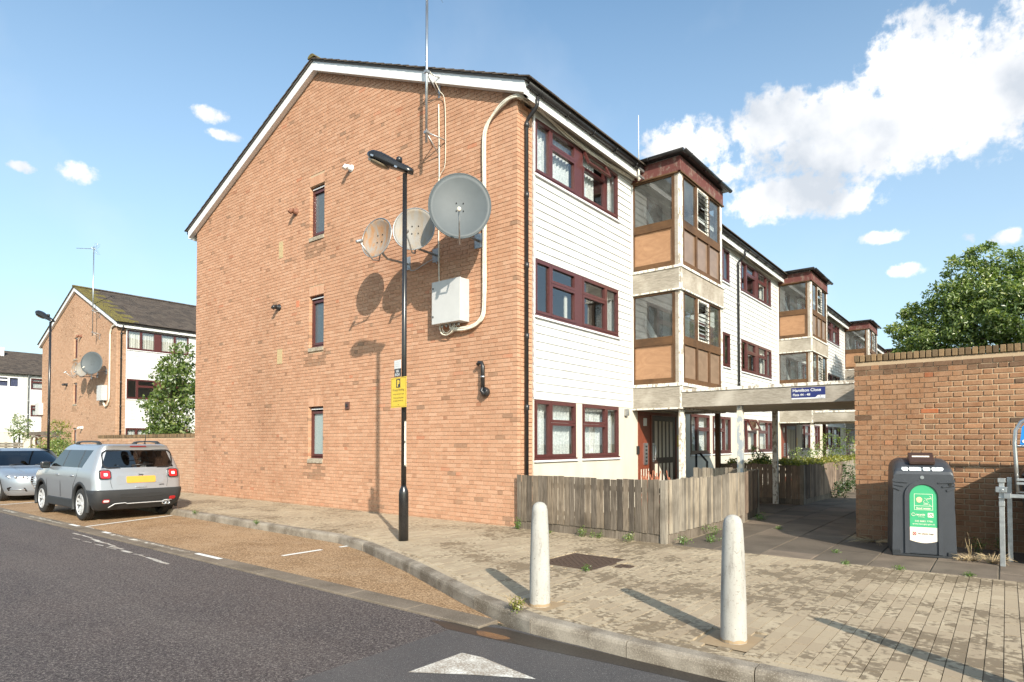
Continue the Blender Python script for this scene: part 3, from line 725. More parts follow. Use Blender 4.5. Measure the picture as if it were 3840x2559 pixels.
def downpipe(parent, x, y, z0, z1, sx=0, sy=0, r=.034, name='downpipe', out=(.1, 0, 0), mat='black_plastic'):
    m = MB(); o = Vector(out)
    m.tube([Vector((x, y, z0)), Vector((x, y, z1)), Vector((x, y, z1+.05))+o*.15, Vector((x, y, z1+.18))+o*.85, Vector((x, y, z1+.24))+o, Vector((x, y, z1+.36))+o], r, 10)
    for z in [z0+.8+1.25*i for i in range(int((z1-z0)/1.25)+1)]:
        if z < z1: m.lathe([(r*1.02, -.05), (r*1.25, -.045), (r*1.25, .045), (r*1.02, .05)], (x, y, z), 10); m.box(x-.06 if not sy else x-.012, x if not sy else x+.012, y-.012-(.06 if sy else .0), y+.012, z-.012, z+.012)
    return m.build(name, mat, parent)

def bay(parent, y0, detail=True, low=True):
    """timber and glass stair bay standing out 1.15 m from the facade; one part with its sub-parts"""
    X = 1.15; D = 2.55; y1 = y0+D
    fs = Fr((0, y0, 0), (1, 0, 0), (0, -1, 0)); ff = Fr((X, y0, 0), (0, 1, 0), (1, 0, 0)); fb = Fr((0, y1, 0), (1, 0, 0), (0, 1, 0))
    m = MB()                                                       # floor slabs, ceilings and back wall: the core
    m = MB(); m.box(0, X-.02, y0+.02, y1-.02, 7.40, 7.70); core = m.build('stair_bay', 'white_trim', parent)
    for z in (2.24, 4.84): m = MB(); m.box(.0, X-.03, y0+.03, y1-.03, z, z+.40); m.build('floor_slab', 'white_trim', core)
    m = MB(); m.box(-.02, X+.14, y0-.14, y1+.14, 7.70, 7.78); m.build('flat_roof', 'black_plastic', core)
    gutter(core, (X+.16, y0-.16, 7.74), (X+.16, y1+.2, 7.74), .055); gutter(core, (0.15, y0-.16, 7.74), (X+.16, y0-.16, 7.74), .055)
    for f in (fs, fb): m = MB(); m.fbox(f, 0, X+.025, 7.35, 7.67, -.02, .025); m.build('fascia', 'flaking_red', core)
    m = MB(); m.fbox(ff, -.028, D+.028, 7.348, 7.672, -.015, .03); m.build('fascia', 'flaking_red', core)
    m = MB()
    for f, a, b in ((fs, -.0, X+.05), (fb, 0, X+.05)): m.fbox(f, a, b, 7.315, 7.345, -.02, .05)
    m.fbox(ff, -.05, D+.05, 7.316, 7.344, -.02, .052); m.build('drip_rail', 'wood_brown_x', core)
    for (zb, zt, zr0, zr1, beam) in ((5.31, 7.315, 6.15, 6.33, (4.80, 5.25)), (2.755, 4.755, 3.60, 3.78, (2.22, 2.68))):
        # corner posts
        for (f, u) in ((fs, X-.115), (fb, X-.115)):
            m = MB(); m.fbox(f, u, u+.075, zb, zt, -.1, .0); m.build('post', 'wood_weathered', core)
        for v in (.0, D-.15):
            m = MB(); m.fbox(ff, v-.004, v+.154, zb, zt, -.04, .006); m.build('corner_board', 'flaking_white', core)
        # side frames
        for f in (fs, fb):
            m = MB(); m.fbox(f, .0, .04, zb, zt, -.06, .012); m.build('corner_board', 'white_trim', core)
            for a, b in ((.04, .065), (.97, X-.115)): m = MB(); m.fbox(f, a, b, zb, zt, -.05, .008); m.build('frame', 'wood_brown_z', core)
            for a, b, c in ((zr0, zr1, .016), (zb, zb+.115, .018), (zt-.035, zt-.001, .01)): m = MB(); m.fbox(f, .0655, .9695, a, b, -.045, c); m.build('rail', 'wood_brown_x', core)
            m = MB(); m.fquad(f, .066, .97, zr1, zt-.035, -.02); m.build('pane', 'veiled_glass', core)
            m = MB(); m.fbox(f, .066, .97, zb+.115, zr0, -.035, -.022); m.build('plywood_panel', 'ply_panel', core)
        # front: pane, louvre, pane over three panels
        cols = [(.15, .215, .875), (.0, .965, 1.63), (.0, 1.715, 2.375)]
        for a, b in ((.151, .2149), (.8755, .9645), (1.6305, 1.7145), (2.3755, 2.399)): m = MB(); m.fbox(ff, a, b, zb, zt, -.05, .012); m.build('mullion', 'wood_brown_z', core)
        for a, b, c in ((zr0, zr1, .018), (zb, zb+.115, .022), (zt-.03, zt-.001, .016)): m = MB(); m.fbox(ff, .1515, 2.3985, a, b, -.045, c); m.build('rail', 'wood_brown_y', core)
        for i, (_, a, b) in enumerate(cols):
            m = MB(); m.fbox(ff, a, b, zb+.115, zr0, -.035, -.022); m.build('plywood_panel', 'ply_front', core)
            if i != 1:
                m = MB(); m.fquad(ff, a, b, zr1, zt-.03, -.02); m.build('pane', 'veiled_glass', core)
            else:
                m = MB(); ring(m, ff, a, b, zr1+.001, zt-.031, .03, -.045, .0145); m.fbox(ff, b-.085, b-.031, zr1+.032, zt-.062, -.04, .012); m.build('louvre_frame', 'flaking_white', core)
                nl = 9; h = (zt-zr1-.11)/nl
                for k in range(nl):
                    zz = zr1+.05+h*k; c = [ff.p(a+.04, zz, .045), ff.p(b-.10, zz, .045), ff.p(b-.10, zz+h*.8, -.055), ff.p(a+.04, zz+h*.8, -.055)]
                    mm = MB(); mm.prism(c, Vector((0.003, 0, .004))); mm.build('louvre_slat', 'window_glass', core)
                    mm = MB(); mm.prism([ff.p(b-.115, zz-.012, .06), ff.p(b-.085, zz-.012, .06), ff.p(b-.085, zz+h*.8, -.06), ff.p(b-.115, zz+h*.8, -.06)], Vector((.01, 0, .012))); mm.build('louvre_clip', 'black_plastic', core)
        # beams
        for f in (fs, fb): m = MB(); m.fbox(f, -.0, X-.001, beam[0], beam[1], -.03, .028); m.build('beam', 'wood_weathered_x', core)
        m = MB(); m.fbox(ff, -.026, D+.026, beam[0]+.001, beam[1]-.001, -.03, .03); m.build('beam', 'wood_weathered_y', core)
        m = MB(); m.fbox(ff, -.032, .04, beam[0]-.001, beam[1]+.001, -.01, .036)
        for f, a, b in ((fs, 0, X+.0), (fb, 0, X+.0)): m.fbox(f, a, b, beam[1]+.002, zb-.004, -.03, .05); m.fbox(f, a, b, beam[0]-.035, beam[0]-.002, -.03, .05)
        m.fbox(ff, -.052, D+.052, beam[1]+.003, zb-.003, -.03, .055); m.fbox(ff, -.052, D+.052, beam[0]-.036, beam[0]-.003, -.03, .055); m.build('trim', 'flaking_white', core)
    # stairwell: white boards behind, a flight and a handrail seen through the glass
    m = MB(); m.box(.012, .02, y0+.03, y1-.03, 2.7, 7.4); m.build('back_wall', 'pale_interior', core)
    m = MB(); m.box(.021, .04, y0+.75, y0+1.55, 5.3, 7.25); m.box(.021, .04, y0+.75, y0+1.55, 2.7, 4.7); m.build('landing_door', 'dark_interior', core)
    m = MB()
    for z in (5.24, 2.64): m.hexa([(.06, y0+.5, z+1.5), (.10, y0+.5, z+1.5), (.10, y1-.1, z+.2), (.06, y1-.1, z+.2), (.06, y0+.5, z+1.75), (.10, y0+.5, z+1.75), (.10, y1-.1, z+.45), (.06, y1-.1, z+.45)])
    m.build('stair_string', 'white_trim', core)
    return core
# ------------------------------------------------------------------ the brick block in the middle
SLOPE = .435; HW = 5.9
def gable_block(name, label, ox, oy, length, modules, near):
    """gable faces -y at (ox-11.8..ox, oy); boarded facade at x=ox; modules: (winL,bay,winR,pipe) offsets"""
    B = thing(name, label, 'building', (ox, oy, 0), group=None)
    fg = Fr((ox-11.8, oy, 0), (1, 0, 0), (0, -1, 0)); ff = Fr((ox, oy, 0), (0, 1, 0), (1, 0, 0))
    gz = lambda z: 10.12-SLOPE*abs(z)
    wins = [(5.61, 6.19, .99), (5.61, 6.19, 3.58), (5.61, 6.19, 6.17)]
    holes = [(a, b, z, z+1.30) for a, b, z in wins]
    # masonry core
    m = MB(); wall_holes(m, fg, .02, 11.78, 0, 7.47, [(a-.007, b+.007, c-.003, d+.19) for a, b, c, d in holes], -.25, -.009)
    hh = [(a, b, z, z+1.30) for a, b, z in wins if z > 5]
    top = [(0.02, 7.47), (11.78, 7.47), (HW, 10.12)]
    poly = [fg.p(.02, 7.471, -.009), fg.p(11.78, 7.471, -.009), fg.p(11.78, 7.63, -.009), fg.p(HW, 10.19, -.009), fg.p(.02, 7.63, -.009)]
    m.prism(poly, (0, .24, 0))
    m.fbox(fg, .02, .25, 0, 7.47, -length, -.251)                     # back wall
    m.fbox(fg, .02, 11.78, 0, 7.4, -length, -length+.2)
    m.build('wall', 'mortar', B)
    inside = lambda z: (0.001, 11.799) if z < 7.46 else ((HW-(10.17-z)/SLOPE, HW+(10.17-z)/SLOPE) if z < 10.1 else None)
    lint = [(a, b, z+1.30, z+1.30+.215) for a, b, z in wins]
    br = brick_courses(fg, 0, 11.8, -.055, 10.16, holes+lint, inside, n_back=-.095)
    for a, b, z in wins:
        for k in range(8):
            c = fg.p(a+.0365+k*.0725, z+1.30+.11, -.05); br.append((c.x, c.y, c.z, .0655, .1, .205, .45+.4*random.random()))
    if near: br += brick_courses(ff, .108, .44, -.055, 7.48, (), None, n_back=-.095)
    else: br += brick_courses(ff, .108, .44, -.055, 7.48, (), None, n_back=-.095)
    stained = []
    for p in br:
        u_ = p[0]-(ox-11.8); tn = p[6]
        for a, b, z in wins:
            if a-.12 < u_ < b+.12 and z-.36 < p[2] < z and abs(p[1]-oy) < .2 and random.random() < .8: tn = tn*.28
        stained.append(p[:6]+(tn,))
    pieces(stained, 'brick', 'brick_orange' if near else 'brick_far', B, ch=0)
    if near:
        for (a, b, c, d, mt) in ((4.32, 4.50, 6.02, 6.43, 'wall_patch'), (4.28, 4.50, 3.40, 3.76, 'wall_patch'), (5.09, 5.21, 4.70, 4.86, 'red_patch')):
            m = MB(); m.fbox(fg, a, b, c, d, -.005, .0045); m.build('repair_patch', mt, B)
    # narrow gable windows
    for a, b, z in wins:
        fr = Fr(fg.p(0, 0, -.10), fg.u, fg.n)
        w = window(B, fr, (a+.002, b-.002, z+.12, z+1.298), [(a+.03, b-.03, z+.15, z+1.20)], glass=('frosted_glass' if z < 2 else 'sky_frosted_glass'), sill=False, room=False, w=.055)
        m = MB(); m.fbox(fg, a+.03, b-.03, z+1.235, z+1.262, -.09, -.062); m.build('trickle_vent', 'white_upvc', w)
        m = MB(); m.add([fg.p(a-.0, z+.0, .022), fg.p(b, z+.0, .022), fg.p(b, z+.0, -.1), fg.p(a, z+.0, -.1), fg.p(a, z+.085, .022), fg.p(b, z+.085, .022), fg.p(b, z+.115, -.1), fg.p(a, z+.115, -.1)], [(3, 2, 1, 0), (4, 5, 6, 7), (0, 1, 5, 4), (1, 2, 6, 5), (2, 3, 7, 6), (3, 0, 4, 7)])
        m.build('sill', 'sill_stone', w)
    # barge boards, roof deck, tiles
    for sgn in (-1, 1):
        e = HW+.24
        m = MB(); P = lambda dx, dz, n: fg.p(HW+sgn*dx, 10.12-SLOPE*dx+dz, n)
        c = [P(.0, 0, .13), P(e, 0, .13), P(e, .21, .13), P(.0, .21, .13)]; m.prism(c, (0, .12, 0))
        m.prism([P(e, -.03, .132), P(e+.02, -.03, .132), P(e+.02, .205, .132), P(e, .205, .132)], (0, .13, 0))
        m.build('barge_board', 'white_upvc', B)
        m = MB(); c = [P(0, .212, .16), P(e+.08, .212, .16), P(e+.08, .245, .16), P(0, .245, .16)]; m.prism(c, (0, length+.16, 0)); m.build('roof_deck', 'dark_interior', B)
        m = MB(); c = [P(e-.02, -.06, .01), P(e+.0, -.06, .01), P(e+.0, .16, .01), P(e-.02, .16, .01)]; m.prism(c, (0, length, 0)); m.build('fascia', 'white_trim', B)
        if sgn == 1:
            m = MB(); m.prism([P(HW-.2, -.035, -.15), P(e-.02, -.035-.0, -.15), P(e-.02, -.055, -.15), P(HW-.2, -.055, -.15)], (0, length-.2, 0)); m.build('soffit', 'cream_render', B)
        ridge = fg.p(HW, 10.12+.262, .19) ; dn = Vector((sgn, 0, -SLOPE))
        tiles(B, ridge, (0, 1, 0), dn, length+.15, 25, .272, 'roof_tile', moss=(0 if near else 2.2), cols_as_tiles=(3 if near else (3 if sgn == -1 else 60)), limit=(80 if near else (30 if sgn == -1 else 270)))
    m = MB(); y = -.2
    cnt = 0
    while y < (3 if near else 16):
        m2 = MB(); c = fg.p(HW, 10.40, -y)
        m2.prism([Vector((c.x+math.cos(a)*.13, c.y, c.z-.02+math.sin(a)*.085)) for a in [math.pi*i/6 for i in range(7)]], (0, .43, 0), random.random()); m2.build('ridge_tile', 'roof_moss' if cnt < 2 else 'roof_tile', B); y += .44; cnt += 1
    if y < length:
        c = fg.p(HW, 10.40, -y); m.prism([Vector((c.x+math.cos(a)*.13, c.y, c.z-.02+math.sin(a)*.085)) for a in [math.pi*i/6 for i in range(7)]], (0, length-y, 0)); m.build('ridge', 'roof_tile', B)
    # facade
    Hs = (1.17, 3.77, 6.34); Ht = (2.23, 4.78, 7.34)
    fholes = []; segs = []
    def rows(u0, u1, z0, z1): 
        pass
    spans = []                              # (u0,u1) of boarded stretches between bays
    cur = .445
    for md in modules:
        if md[1] is not None: spans.append((cur, md[1])); cur = md[1]+2.55
    spans.append((cur, length))
    winspans = []
    for md in modules:
        for wsp in (md[0], md[2]):
            if wsp: winspans.append(wsp)
    for (a, b) in winspans:
        for f in (1, 2): fholes.append((a, b, Hs[f], Ht[f]))
        w = b-a; g1 = a+w*.445; g2 = a+w*.52
        fholes += [(a, g1, Hs[0], Ht[0]), (g2, b, Hs[0], Ht[0])]
    m = MB(); wall_holes(m, ff, .445, length, 2.235, 7.5, fholes, -.25, 0); m.build('wall_lining', 'white_trim', B)
    m = MB(); wall_holes(m, ff, .445, length, 0, 2.234, fholes, -.25, .018); m.build('rendered_wall', 'cream_render', B)
    for (u0, u1) in spans:
        z = 2.236
        while z < 7.44:
            ss = [(u0, u1)]
            for (a, b, c, d) in fholes:
                if z+.149 > c+.05 and z < d-.02 and c > 2.5:
                    ns = []
                    for p, q in ss:
                        if b <= p or a >= q: ns.append((p, q)); continue
                        if a > p: ns.append((p, a))
                        if b < q: ns.append((b, q))
                    ss = ns
            for p, q in ss:
                if q-p > .02: segs.append((p, q, z))
            z += .15
    weatherboards(B, ff, segs, limit=300)
    for (u0, u1) in spans:
        for u in (u0-.0, u1-.04): m = MB(); m.fbox(ff, u, u+.04, 2.236, 7.44, -.0, .034); m.build('corner_bead', 'white_trim', B)
    fr = Fr(ff.p(0, 0, .012), ff.u, ff.n)
    for i, (a, b) in enumerate(winspans):
        w = b-a; k = w/3.1; left = (i % 2 == 0)
        for f in (1, 2):
            z0, z1 = Hs[f], Ht[f]; zt = z0+.655
            L = [(a+.02, a+.51*k, z0+.02, z1-.02), (a+.51*k, a+1.37*k, zt, z1-.02), (a+.51*k, a+1.37*k, z0+.02, zt), (a+1.63*k, b-.56*k, zt, z1-.02), (a+1.63*k, b-.56*k, z0+.02, zt), (b-.56*k, b-.02, z0+.02, z1-.02)]
            if not near: L = [(a+.02, a+.68*k, z0+.02, z1-.02), (a+.68*k, a+1.37*k, z0+.02, z1-.02), (a+1.63*k, a+2.36*k, z0+.02, z1-.02), (a+2.36*k, b-.02, z0+.02, z1-.02)] if f == 2 else L
            cur_ = None
            if f == 2 and i == 0 and near: cur_ = [(a+.05, a+1.37*k, 'net_curtain'), (a+1.68*k, a+2.3*k, 'net_curtain'), (b-.22, b-.05, 'net_curtain')]
            elif f == 2 and not near: cur_ = [(a+.05, b-.05, 'plain_curtain')]
            elif i == 2 or i == 3: cur_ = [(a+.05, a+.5*k, 'plain_curtain'), (b-.7*k, b-.05, 'plain_curtain')]
            win = window(B, fr, (a, b, z0, z1), L, solids=[(a+1.37*k, a+1.63*k, z0+.02, z1-.02)], curtain=cur_, open_light=(3 if (f == 2 and i == 0 and near) else None))
            if f == 1 and i == 0 and near:
                c_ = MB(); wavy(c_, fr, b-.42, b-.18, z0+.03, z1-.02, -.15); c_.fbox(fr, a+1.15, a+1.24, z0+.05, z0+.55, -.12, -.1); c_.build('curtain', 'plain_curtain', win)
        g1 = a+w*.445; g2 = a+w*.52; z0, z1 = Hs[0], Ht[0]; zt = z0+.66
        cu = 'net_curtain' if i in (0, 1, 4, 5) else 'plain_curtain'
        window(B, fr, (a, g1, z0, z1), [(a+.02, a+.5, z0+.02, z1-.02), (a+.5, g1-.02, zt, z1-.02), (a+.5, g1-.02, z0+.02, zt)], curtain=[(a+.04, g1-.04, cu)], open_light=(1 if i == 2 and near else None))
        window(B, fr, (g2, b, z0, z1), [(g2+.02, b-.55, zt, z1-.02), (g2+.02, b-.55, z0+.02, zt), (b-.55, b-.02, z0+.02, z1-.02)], curtain=[(g2+.04, b-.04, cu)])
    # gutter and downpipes
    bays = [md[1] for md in modules if md[1] is not None]
    ge = ox+.29; cur = -.1
    for y in bays: gutter(B, (ge, oy+cur, 7.60), (ge, oy+y+.05, 7.60)); cur = y+2.5
    gutter(B, (ge, oy+cur, 7.60), (ge, oy+length, 7.60))
    m = MB(); m.tube([(ox-11.8-.31, oy-.12, 7.60), (ox-11.8-.31, oy+length, 7.60)], .055, 8); m.build('gutter', 'black_plastic', B)
    downpipe(B, ox+.055, oy+.2, 0.02, 7.12, out=(.235, 0, 0))
    for md in modules:
        if md[3]: downpipe(B, ox+.07, oy+md[3], 0.02, 7.12, out=(.22, 0, 0), mat='galvanised' if near and md[3] > 20 else 'black_plastic')
    return B, fg, ff
MODS = [((.47, 3.57), 4.25, (7.5, 10.62), 11.28), ((11.65, 14.92), 15.85, (19.1, 22.25), 22.9), ((23.4, 26.7), 28.0, (31.2, 34.4), 35.0), ((35.6, 38.8), 40.2, (43.4, 46.4), None)]
B1, FG, FF = gable_block('apartment_block', 'three storey brick gable block of flats with white boarded front', 0, 0, 47., MODS, True)
for k, md in enumerate(MODS): bay(B1, md[1])
# entrance doors under the bays
def entrance(parent, y0):
    ff = Fr((.02, y0, 0), (0, 1, 0), (1, 0, 0))
    m = MB(); ring(m, ff, .22, 2.35, 0, 2.18, .07, -.04, .02); m.fbox(ff, .86, .93, .07, 2.11, -.04, .02)
    d = m.build('entrance_screen', 'door_red', parent)
    m = MB(); m.fbox(ff, .29, .86, .85, 2.11, -.03, .0); m.fbox(ff, .29, .86, .07, .18, -.03, .0)
    for k in range(5): m.fbox(ff, .29+.125*k, .29+.125*k+.07, .18, .85, -.03, .0)
    m.build('side_panel', 'door_red', d)
    m = MB(); m.fquad(ff, .29, .86, .18, .85, -.02); m.build('pane', 'tinted_glass', d)
    m = MB(); m.fbox(ff, .935, 2.275, .96, 1.10, -.035, .008); m.fbox(ff, .935, 2.275, .07, .2, -.035, .008); m.fbox(ff, .935, 2.275, 1.98, 2.105, -.035, .008)
    m.fbox(ff, .935, 1.08, .2, 1.98, -.035, .0078); m.fbox(ff, 2.13, 2.275, .2, 1.98, -.035, .0078)
    for k in range(1, 5): m.fbox(ff, 1.08+.21*k-.035, 1.08+.21*k+.035, .2, 1.98, -.03, .006)
    m.build('door', 'door_dark', d)
    m = MB(); m.fquad(ff, 1.08, 2.13, .2, 1.98, -.02); m.build('pane', 'tinted_glass', d)
    m = MB(); m.fbox(ff, .50, .68, .95, 1.45, 0, .03); m.build('intercom_panel', 'steel', d)
    m = MB()
    for k in range(5): m.fbox(ff, .55, .63, 1.01+.085*k, 1.05+.085*k, .03, .036)
    m.build('buzzer', 'black_plastic', d)
    m = MB(); m.fbox(ff, .50, .66, 1.85, 2.03, 0, .012); m.build('notice', 'white_trim', d)
    m = MB(); m.tube([ff.p(1.0, 1.05, .01), ff.p(1.0, 1.05, .07), ff.p(1.0, 1.40, .07), ff.p(1.0, 1.40, .01)], .013, 8); m.fbox(ff, .945, 1.055, 1.0, 1.45, .008, .013); m.build('handle', 'steel', d)
    m = MB(); m.fbox(ff, 2.36, 2.46, 1.35, 1.65, 0, .02); m.build('notice', 'sign_yellow', d)
plain('sign_yellow', (.80, .55, .05), .45, 0, .05)
for md in MODS[:3]: entrance(B1, md[1])
m = MB(); m.fbox(FF, 3.82, 3.93, 2.05, 2.2, .018, .09); m.fbox(FF, 3.85, 3.90, 2.085, 2.165, .09, .098); m.build('air_vent', 'galvanised', B1)
m = MB(); m.fbox(FF, 4.40, 4.48, 1.2, 1.38, .018, .06); m.build('key_box', 'black_plastic', B1)
# ------------------------------------------------------------------ things fixed to the big gable
def az_vec(az, el):
    a, e = rad(az), rad(el); return Vector((math.sin(a)*math.cos(e), -math.cos(a)*math.cos(e), math.sin(e)))
def dish(label, c, az, el, w, h, mat, mount, lnb='cable_white', roll=0., group='satellite dishes on the gables', depth=.11, arm_side=0.):
    c = Vector(c); n = az_vec(az, el); r = n.cross(Vector((0, 0, 1))).normalized()*-1
    if r.dot(Vector((1, 0, 0))) < 0: r = -r
    u = n.cross(r).normalized(); u = u if u.z > 0 else -u
    mount = Vector(mount); T = thing('satellite_dish', label, 'satellite dish', mount, 0, group)
    P = lambda a, b, d=0.: c+r*a+u*b+n*d
    m = MB(); R, K = 8, 40; vs = []; fs = []
    for side in (0, 1):
        for i in range(R+1):
            for k in range(K):
                q = i/R; a = 2*math.pi*k/K; vs.append(P(w/2*q*math.cos(a), h/2*q*math.sin(a), depth*q*q-(.012 if side else 0)))
    N = (R+1)*K
    for i in range(R):
        for k in range(K):
            k2 = (k+1) % K; a, b, c_, d = i*K+k, i*K+k2, (i+1)*K+k2, (i+1)*K+k
            fs.append((a, b, c_, d)); fs.append((N+d, N+c_, N+b, N+a))
    for k in range(K): k2 = (k+1) % K; fs.append((R*K+k, R*K+k2, N+R*K+k2, N+R*K+k))
    m.add(vs, fs, smooth=True); o = m.build('reflector', mat, T, recalc=False)
    m = MB(); m.tube([P(w/2*1.0*math.cos(a), h/2*math.sin(a), depth-.006) for a in [2*math.pi*i/40 for i in range(41)]], .011, 6, cap=False); m.build('rim', 'dish_dark' if mat == 'dish_dark' else 'galvanised', T)
    m = MB()
    for a in (-.06, .06):
        for b in (-.05, .09): m.lathe([(.011, 0), (.011, .012), (.004, .016)], P(a, b, .012), 8, axis=n)
    m.build('bolt', 'black_plastic', T)
    m = MB(); f0 = P(0, -h/2*1.0, depth*.6); f1 = P(0, -h*.60, depth+.03); f2 = P(arm_side, -h*.33, depth+h*.50)
    m.tube([P(0, -h*.2, -.05), P(0, -h*.53, -.02), f1, f2], .014, 8); m.build('feed_arm', 'wood_weathered' if False else 'galvanised', T)
    m = MB(); dirn = (P(0, 0, .05)-f2).normalized(); m.lathe([(.012, -.11), (.028, -.10), (.028, -.03), (.036, -.02), (.036, .03), (.03, .045)], f2+u*.03, 12, axis=dirn); m.build('receiver', lnb, T)
    m = MB(); m.box(mount.x-.09, mount.x+.09, -.018 if mount.y > -.1 and mount.y < .1 else mount.y-.018, mount.y-.001, mount.z-.13, mount.z+.13); m.build('wall_plate', 'galvanised', T)
    m = MB(); back = P(0, -h*.08, -.05); knee = Vector((mount.x+(back.x-mount.x)*.55, mount.y+(back.y-mount.y)*.8, mount.z-.02))
    m.tube([mount+Vector((0, -.01, 0)), knee, Vector((back.x, back.y+.03, mount.z+.05)), back], .024, 8); m.build('bracket', 'galvanised', T)
    m = MB(); m.prism([P(-.09, -.1, -.012), P(.09, -.1, -.012), P(.09, .1, -.012), P(-.09, .1, -.012)], n*-.04); m.build('clamp', 'galvanised', T)
    return T
dish('large dark grey satellite dish beside the grey cabinet on the near gable', (-.71, -.70, 5.49), 42, 6, 1.06, 1.17, 'dish_dark', (-.89, 0, 5.14))
dish('pale streaked satellite dish in the middle of the three on the near gable', (-1.82, -.70, 5.33), 30, 6, .78, .79, 'dish_pale', (-1.98, 0, 5.08), 'galvanised')
dish('rust stained satellite dish, leftmost of the three on the near gable', (-2.80, -.70, 5.37), 6, 7, .76, .77, 'dish_rusty', (-2.79, 0, 5.06), 'galvanised')
def cabinet(label, x0, x1, z0, z1, y, d, group='grey meter cabinets'):
    T = thing('wall_cabinet', label, 'cabinet', ((x0+x1)/2, y, z0), 0, group)
    m = MB(); m.box(x0, x1, y-d+.02, y-.001, z0, z1); m.build('case', 'cabinet_grey', T, bevel=.006)
    m = MB(); m.box(x0-.004, x1+.004, y-d-.006, y-d+.018, z0-.004, z1+.004); o = m.build('door', 'cabinet_grey', T, bevel=.006)
    m = MB()
    for z in (z0+.12, z1-.14): m.box(x0+.02, x0+.045, y-d-.014, y-d-.006, z, z+.035)
    m.build('lock', 'black_plastic', T)
    m = MB()
    for k in range(5): m.lathe([(.022, 0), (.022, -.05), (.014, -.06)], (x0+.15+k*(x1-x0-.3)/4, y-d*.5, z0), 8)
    m.build('cable_gland', 'galvanised', T)
    return T
CAB1 = cabinet('grey steel cabinet on the near gable below the large dish', -1.84, -1.12, 3.68, 4.47, 0, .25)
def bundle(name, label, path, n, r, jit, mat='cable_white', seed=1, group=None, parent=None):
    R = random.Random(seed); T = thing(name, label, 'cables', path[0], 0, group)
    # resample smooth
    P = [Vector(p) for p in path]; Q = []
    for i in range(len(P)-1):
        p0, p1, p2, p3 = P[max(i-1, 0)], P[i], P[i+1], P[min(i+2, len(P)-1)]
        for s_ in range(6):
            t_ = s_/6; Q.append(.5*((2*p1)+(-p0+p2)*t_+(2*p0-5*p1+4*p2-p3)*t_*t_+(-p0+3*p1-3*p2+p3)*t_**3))
    Q.append(P[-1])
    for k in range(n):
        ph = R.uniform(0, 6.28); m = MB(); fr_ = R.uniform(.25, .5); a = 2*math.pi*k/max(1, n)
        m.tube([q+Vector((math.cos(a+math.sin(i*fr_+ph)*.6), math.sin(a+ph)*.5, math.sin(a+math.sin(i*fr_)*.6)))*jit for i, q in enumerate(Q)], r*R.uniform(.8, 1.15), 6)
        m.build('cable', mat, T)
    return T
bundle('cable_bundle', 'thick bundle of white cables running up the near gable from the cabinet', [(-1.50, -.10, 3.66), (-1.45, -.10, 3.58), (-1.2, -.08, 3.56), (-.92, -.07, 3.60), (-.76, -.06, 3.72), (-.71, -.06, 4.0), (-.71, -.055, 5.0), (-.715, -.055, 6.0), (-.72, -.055, 6.9), (-.66, -.06, 7.16), (-.5, -.06, 7.33), (-.22, -.07, 7.46), (.02, -.07, 7.48), (.10, .02, 7.46)], 6, .016, .026)
bundle('cable_bundle', 'cables sagging under the eaves gutter over the near top window', [(.10, .03, 7.46), (.10, .4, 7.47), (.09, .9, 7.42), (.085, 1.5, 7.36), (.085, 2.1, 7.34), (.085, 2.8, 7.34), (.085, 3.4, 7.38), (.085, 4.2, 7.42)], 4, .014, .022, seed=2)
bundle('cable_bundle', 'cables sagging from the second downpipe to the second stair bay', [(.09, 8.3, 7.46), (.09, 10.2, 7.40), (.09, 11.1, 7.47), (.09, 11.5, 7.48), (.085, 12.6, 7.40), (.085, 13.8, 7.36), (.085, 15.0, 7.40), (.085, 15.8, 7.44)], 2, .014, .015, seed=3)
bundle('cable_loops', 'tangle of cables drooping under the grey cabinet on the near gable', [(-1.74, -.12, 3.66), (-1.74, -.1, 3.56), (-1.62, -.08, 3.50), (-1.48, -.1, 3.55), (-1.36, -.1, 3.66)], 3, .011, .03, seed=4)
bundle('cable_run', 'thin white cable from the mast bracket down to the grey cabinet', [(-1.90, -.03, 8.0), (-1.89, -.02, 6.8), (-1.90, -.02, 5.6), (-1.9, -.02, 5.2), (-1.88, -.02, 4.47)], 1, .012, 0, seed=5)
bundle('cable_run', 'thin cable looping beside the aerial mast on the near gable', [(-1.86, -.30, 8.5), (-1.82, -.1, 8.22), (-1.72, -.05, 8.0), (-1.70, -.04, 7.2), (-1.72, -.04, 6.75), (-1.84, -.03, 6.62), (-1.92, -.03, 6.45), (-1.96, -.03, 6.05)], 1, .007, 0, seed=6)
bundle('cable_run', 'thin cable between the dish brackets on the near gable', [(-2.79, -.03, 4.98), (-2.6, -.03, 4.88), (-2.3, -.03, 4.95), (-2.05, -.03, 5.0), (-1.93, -.03, 4.9)], 1, .011, 0, mat='galvanised', seed=8)
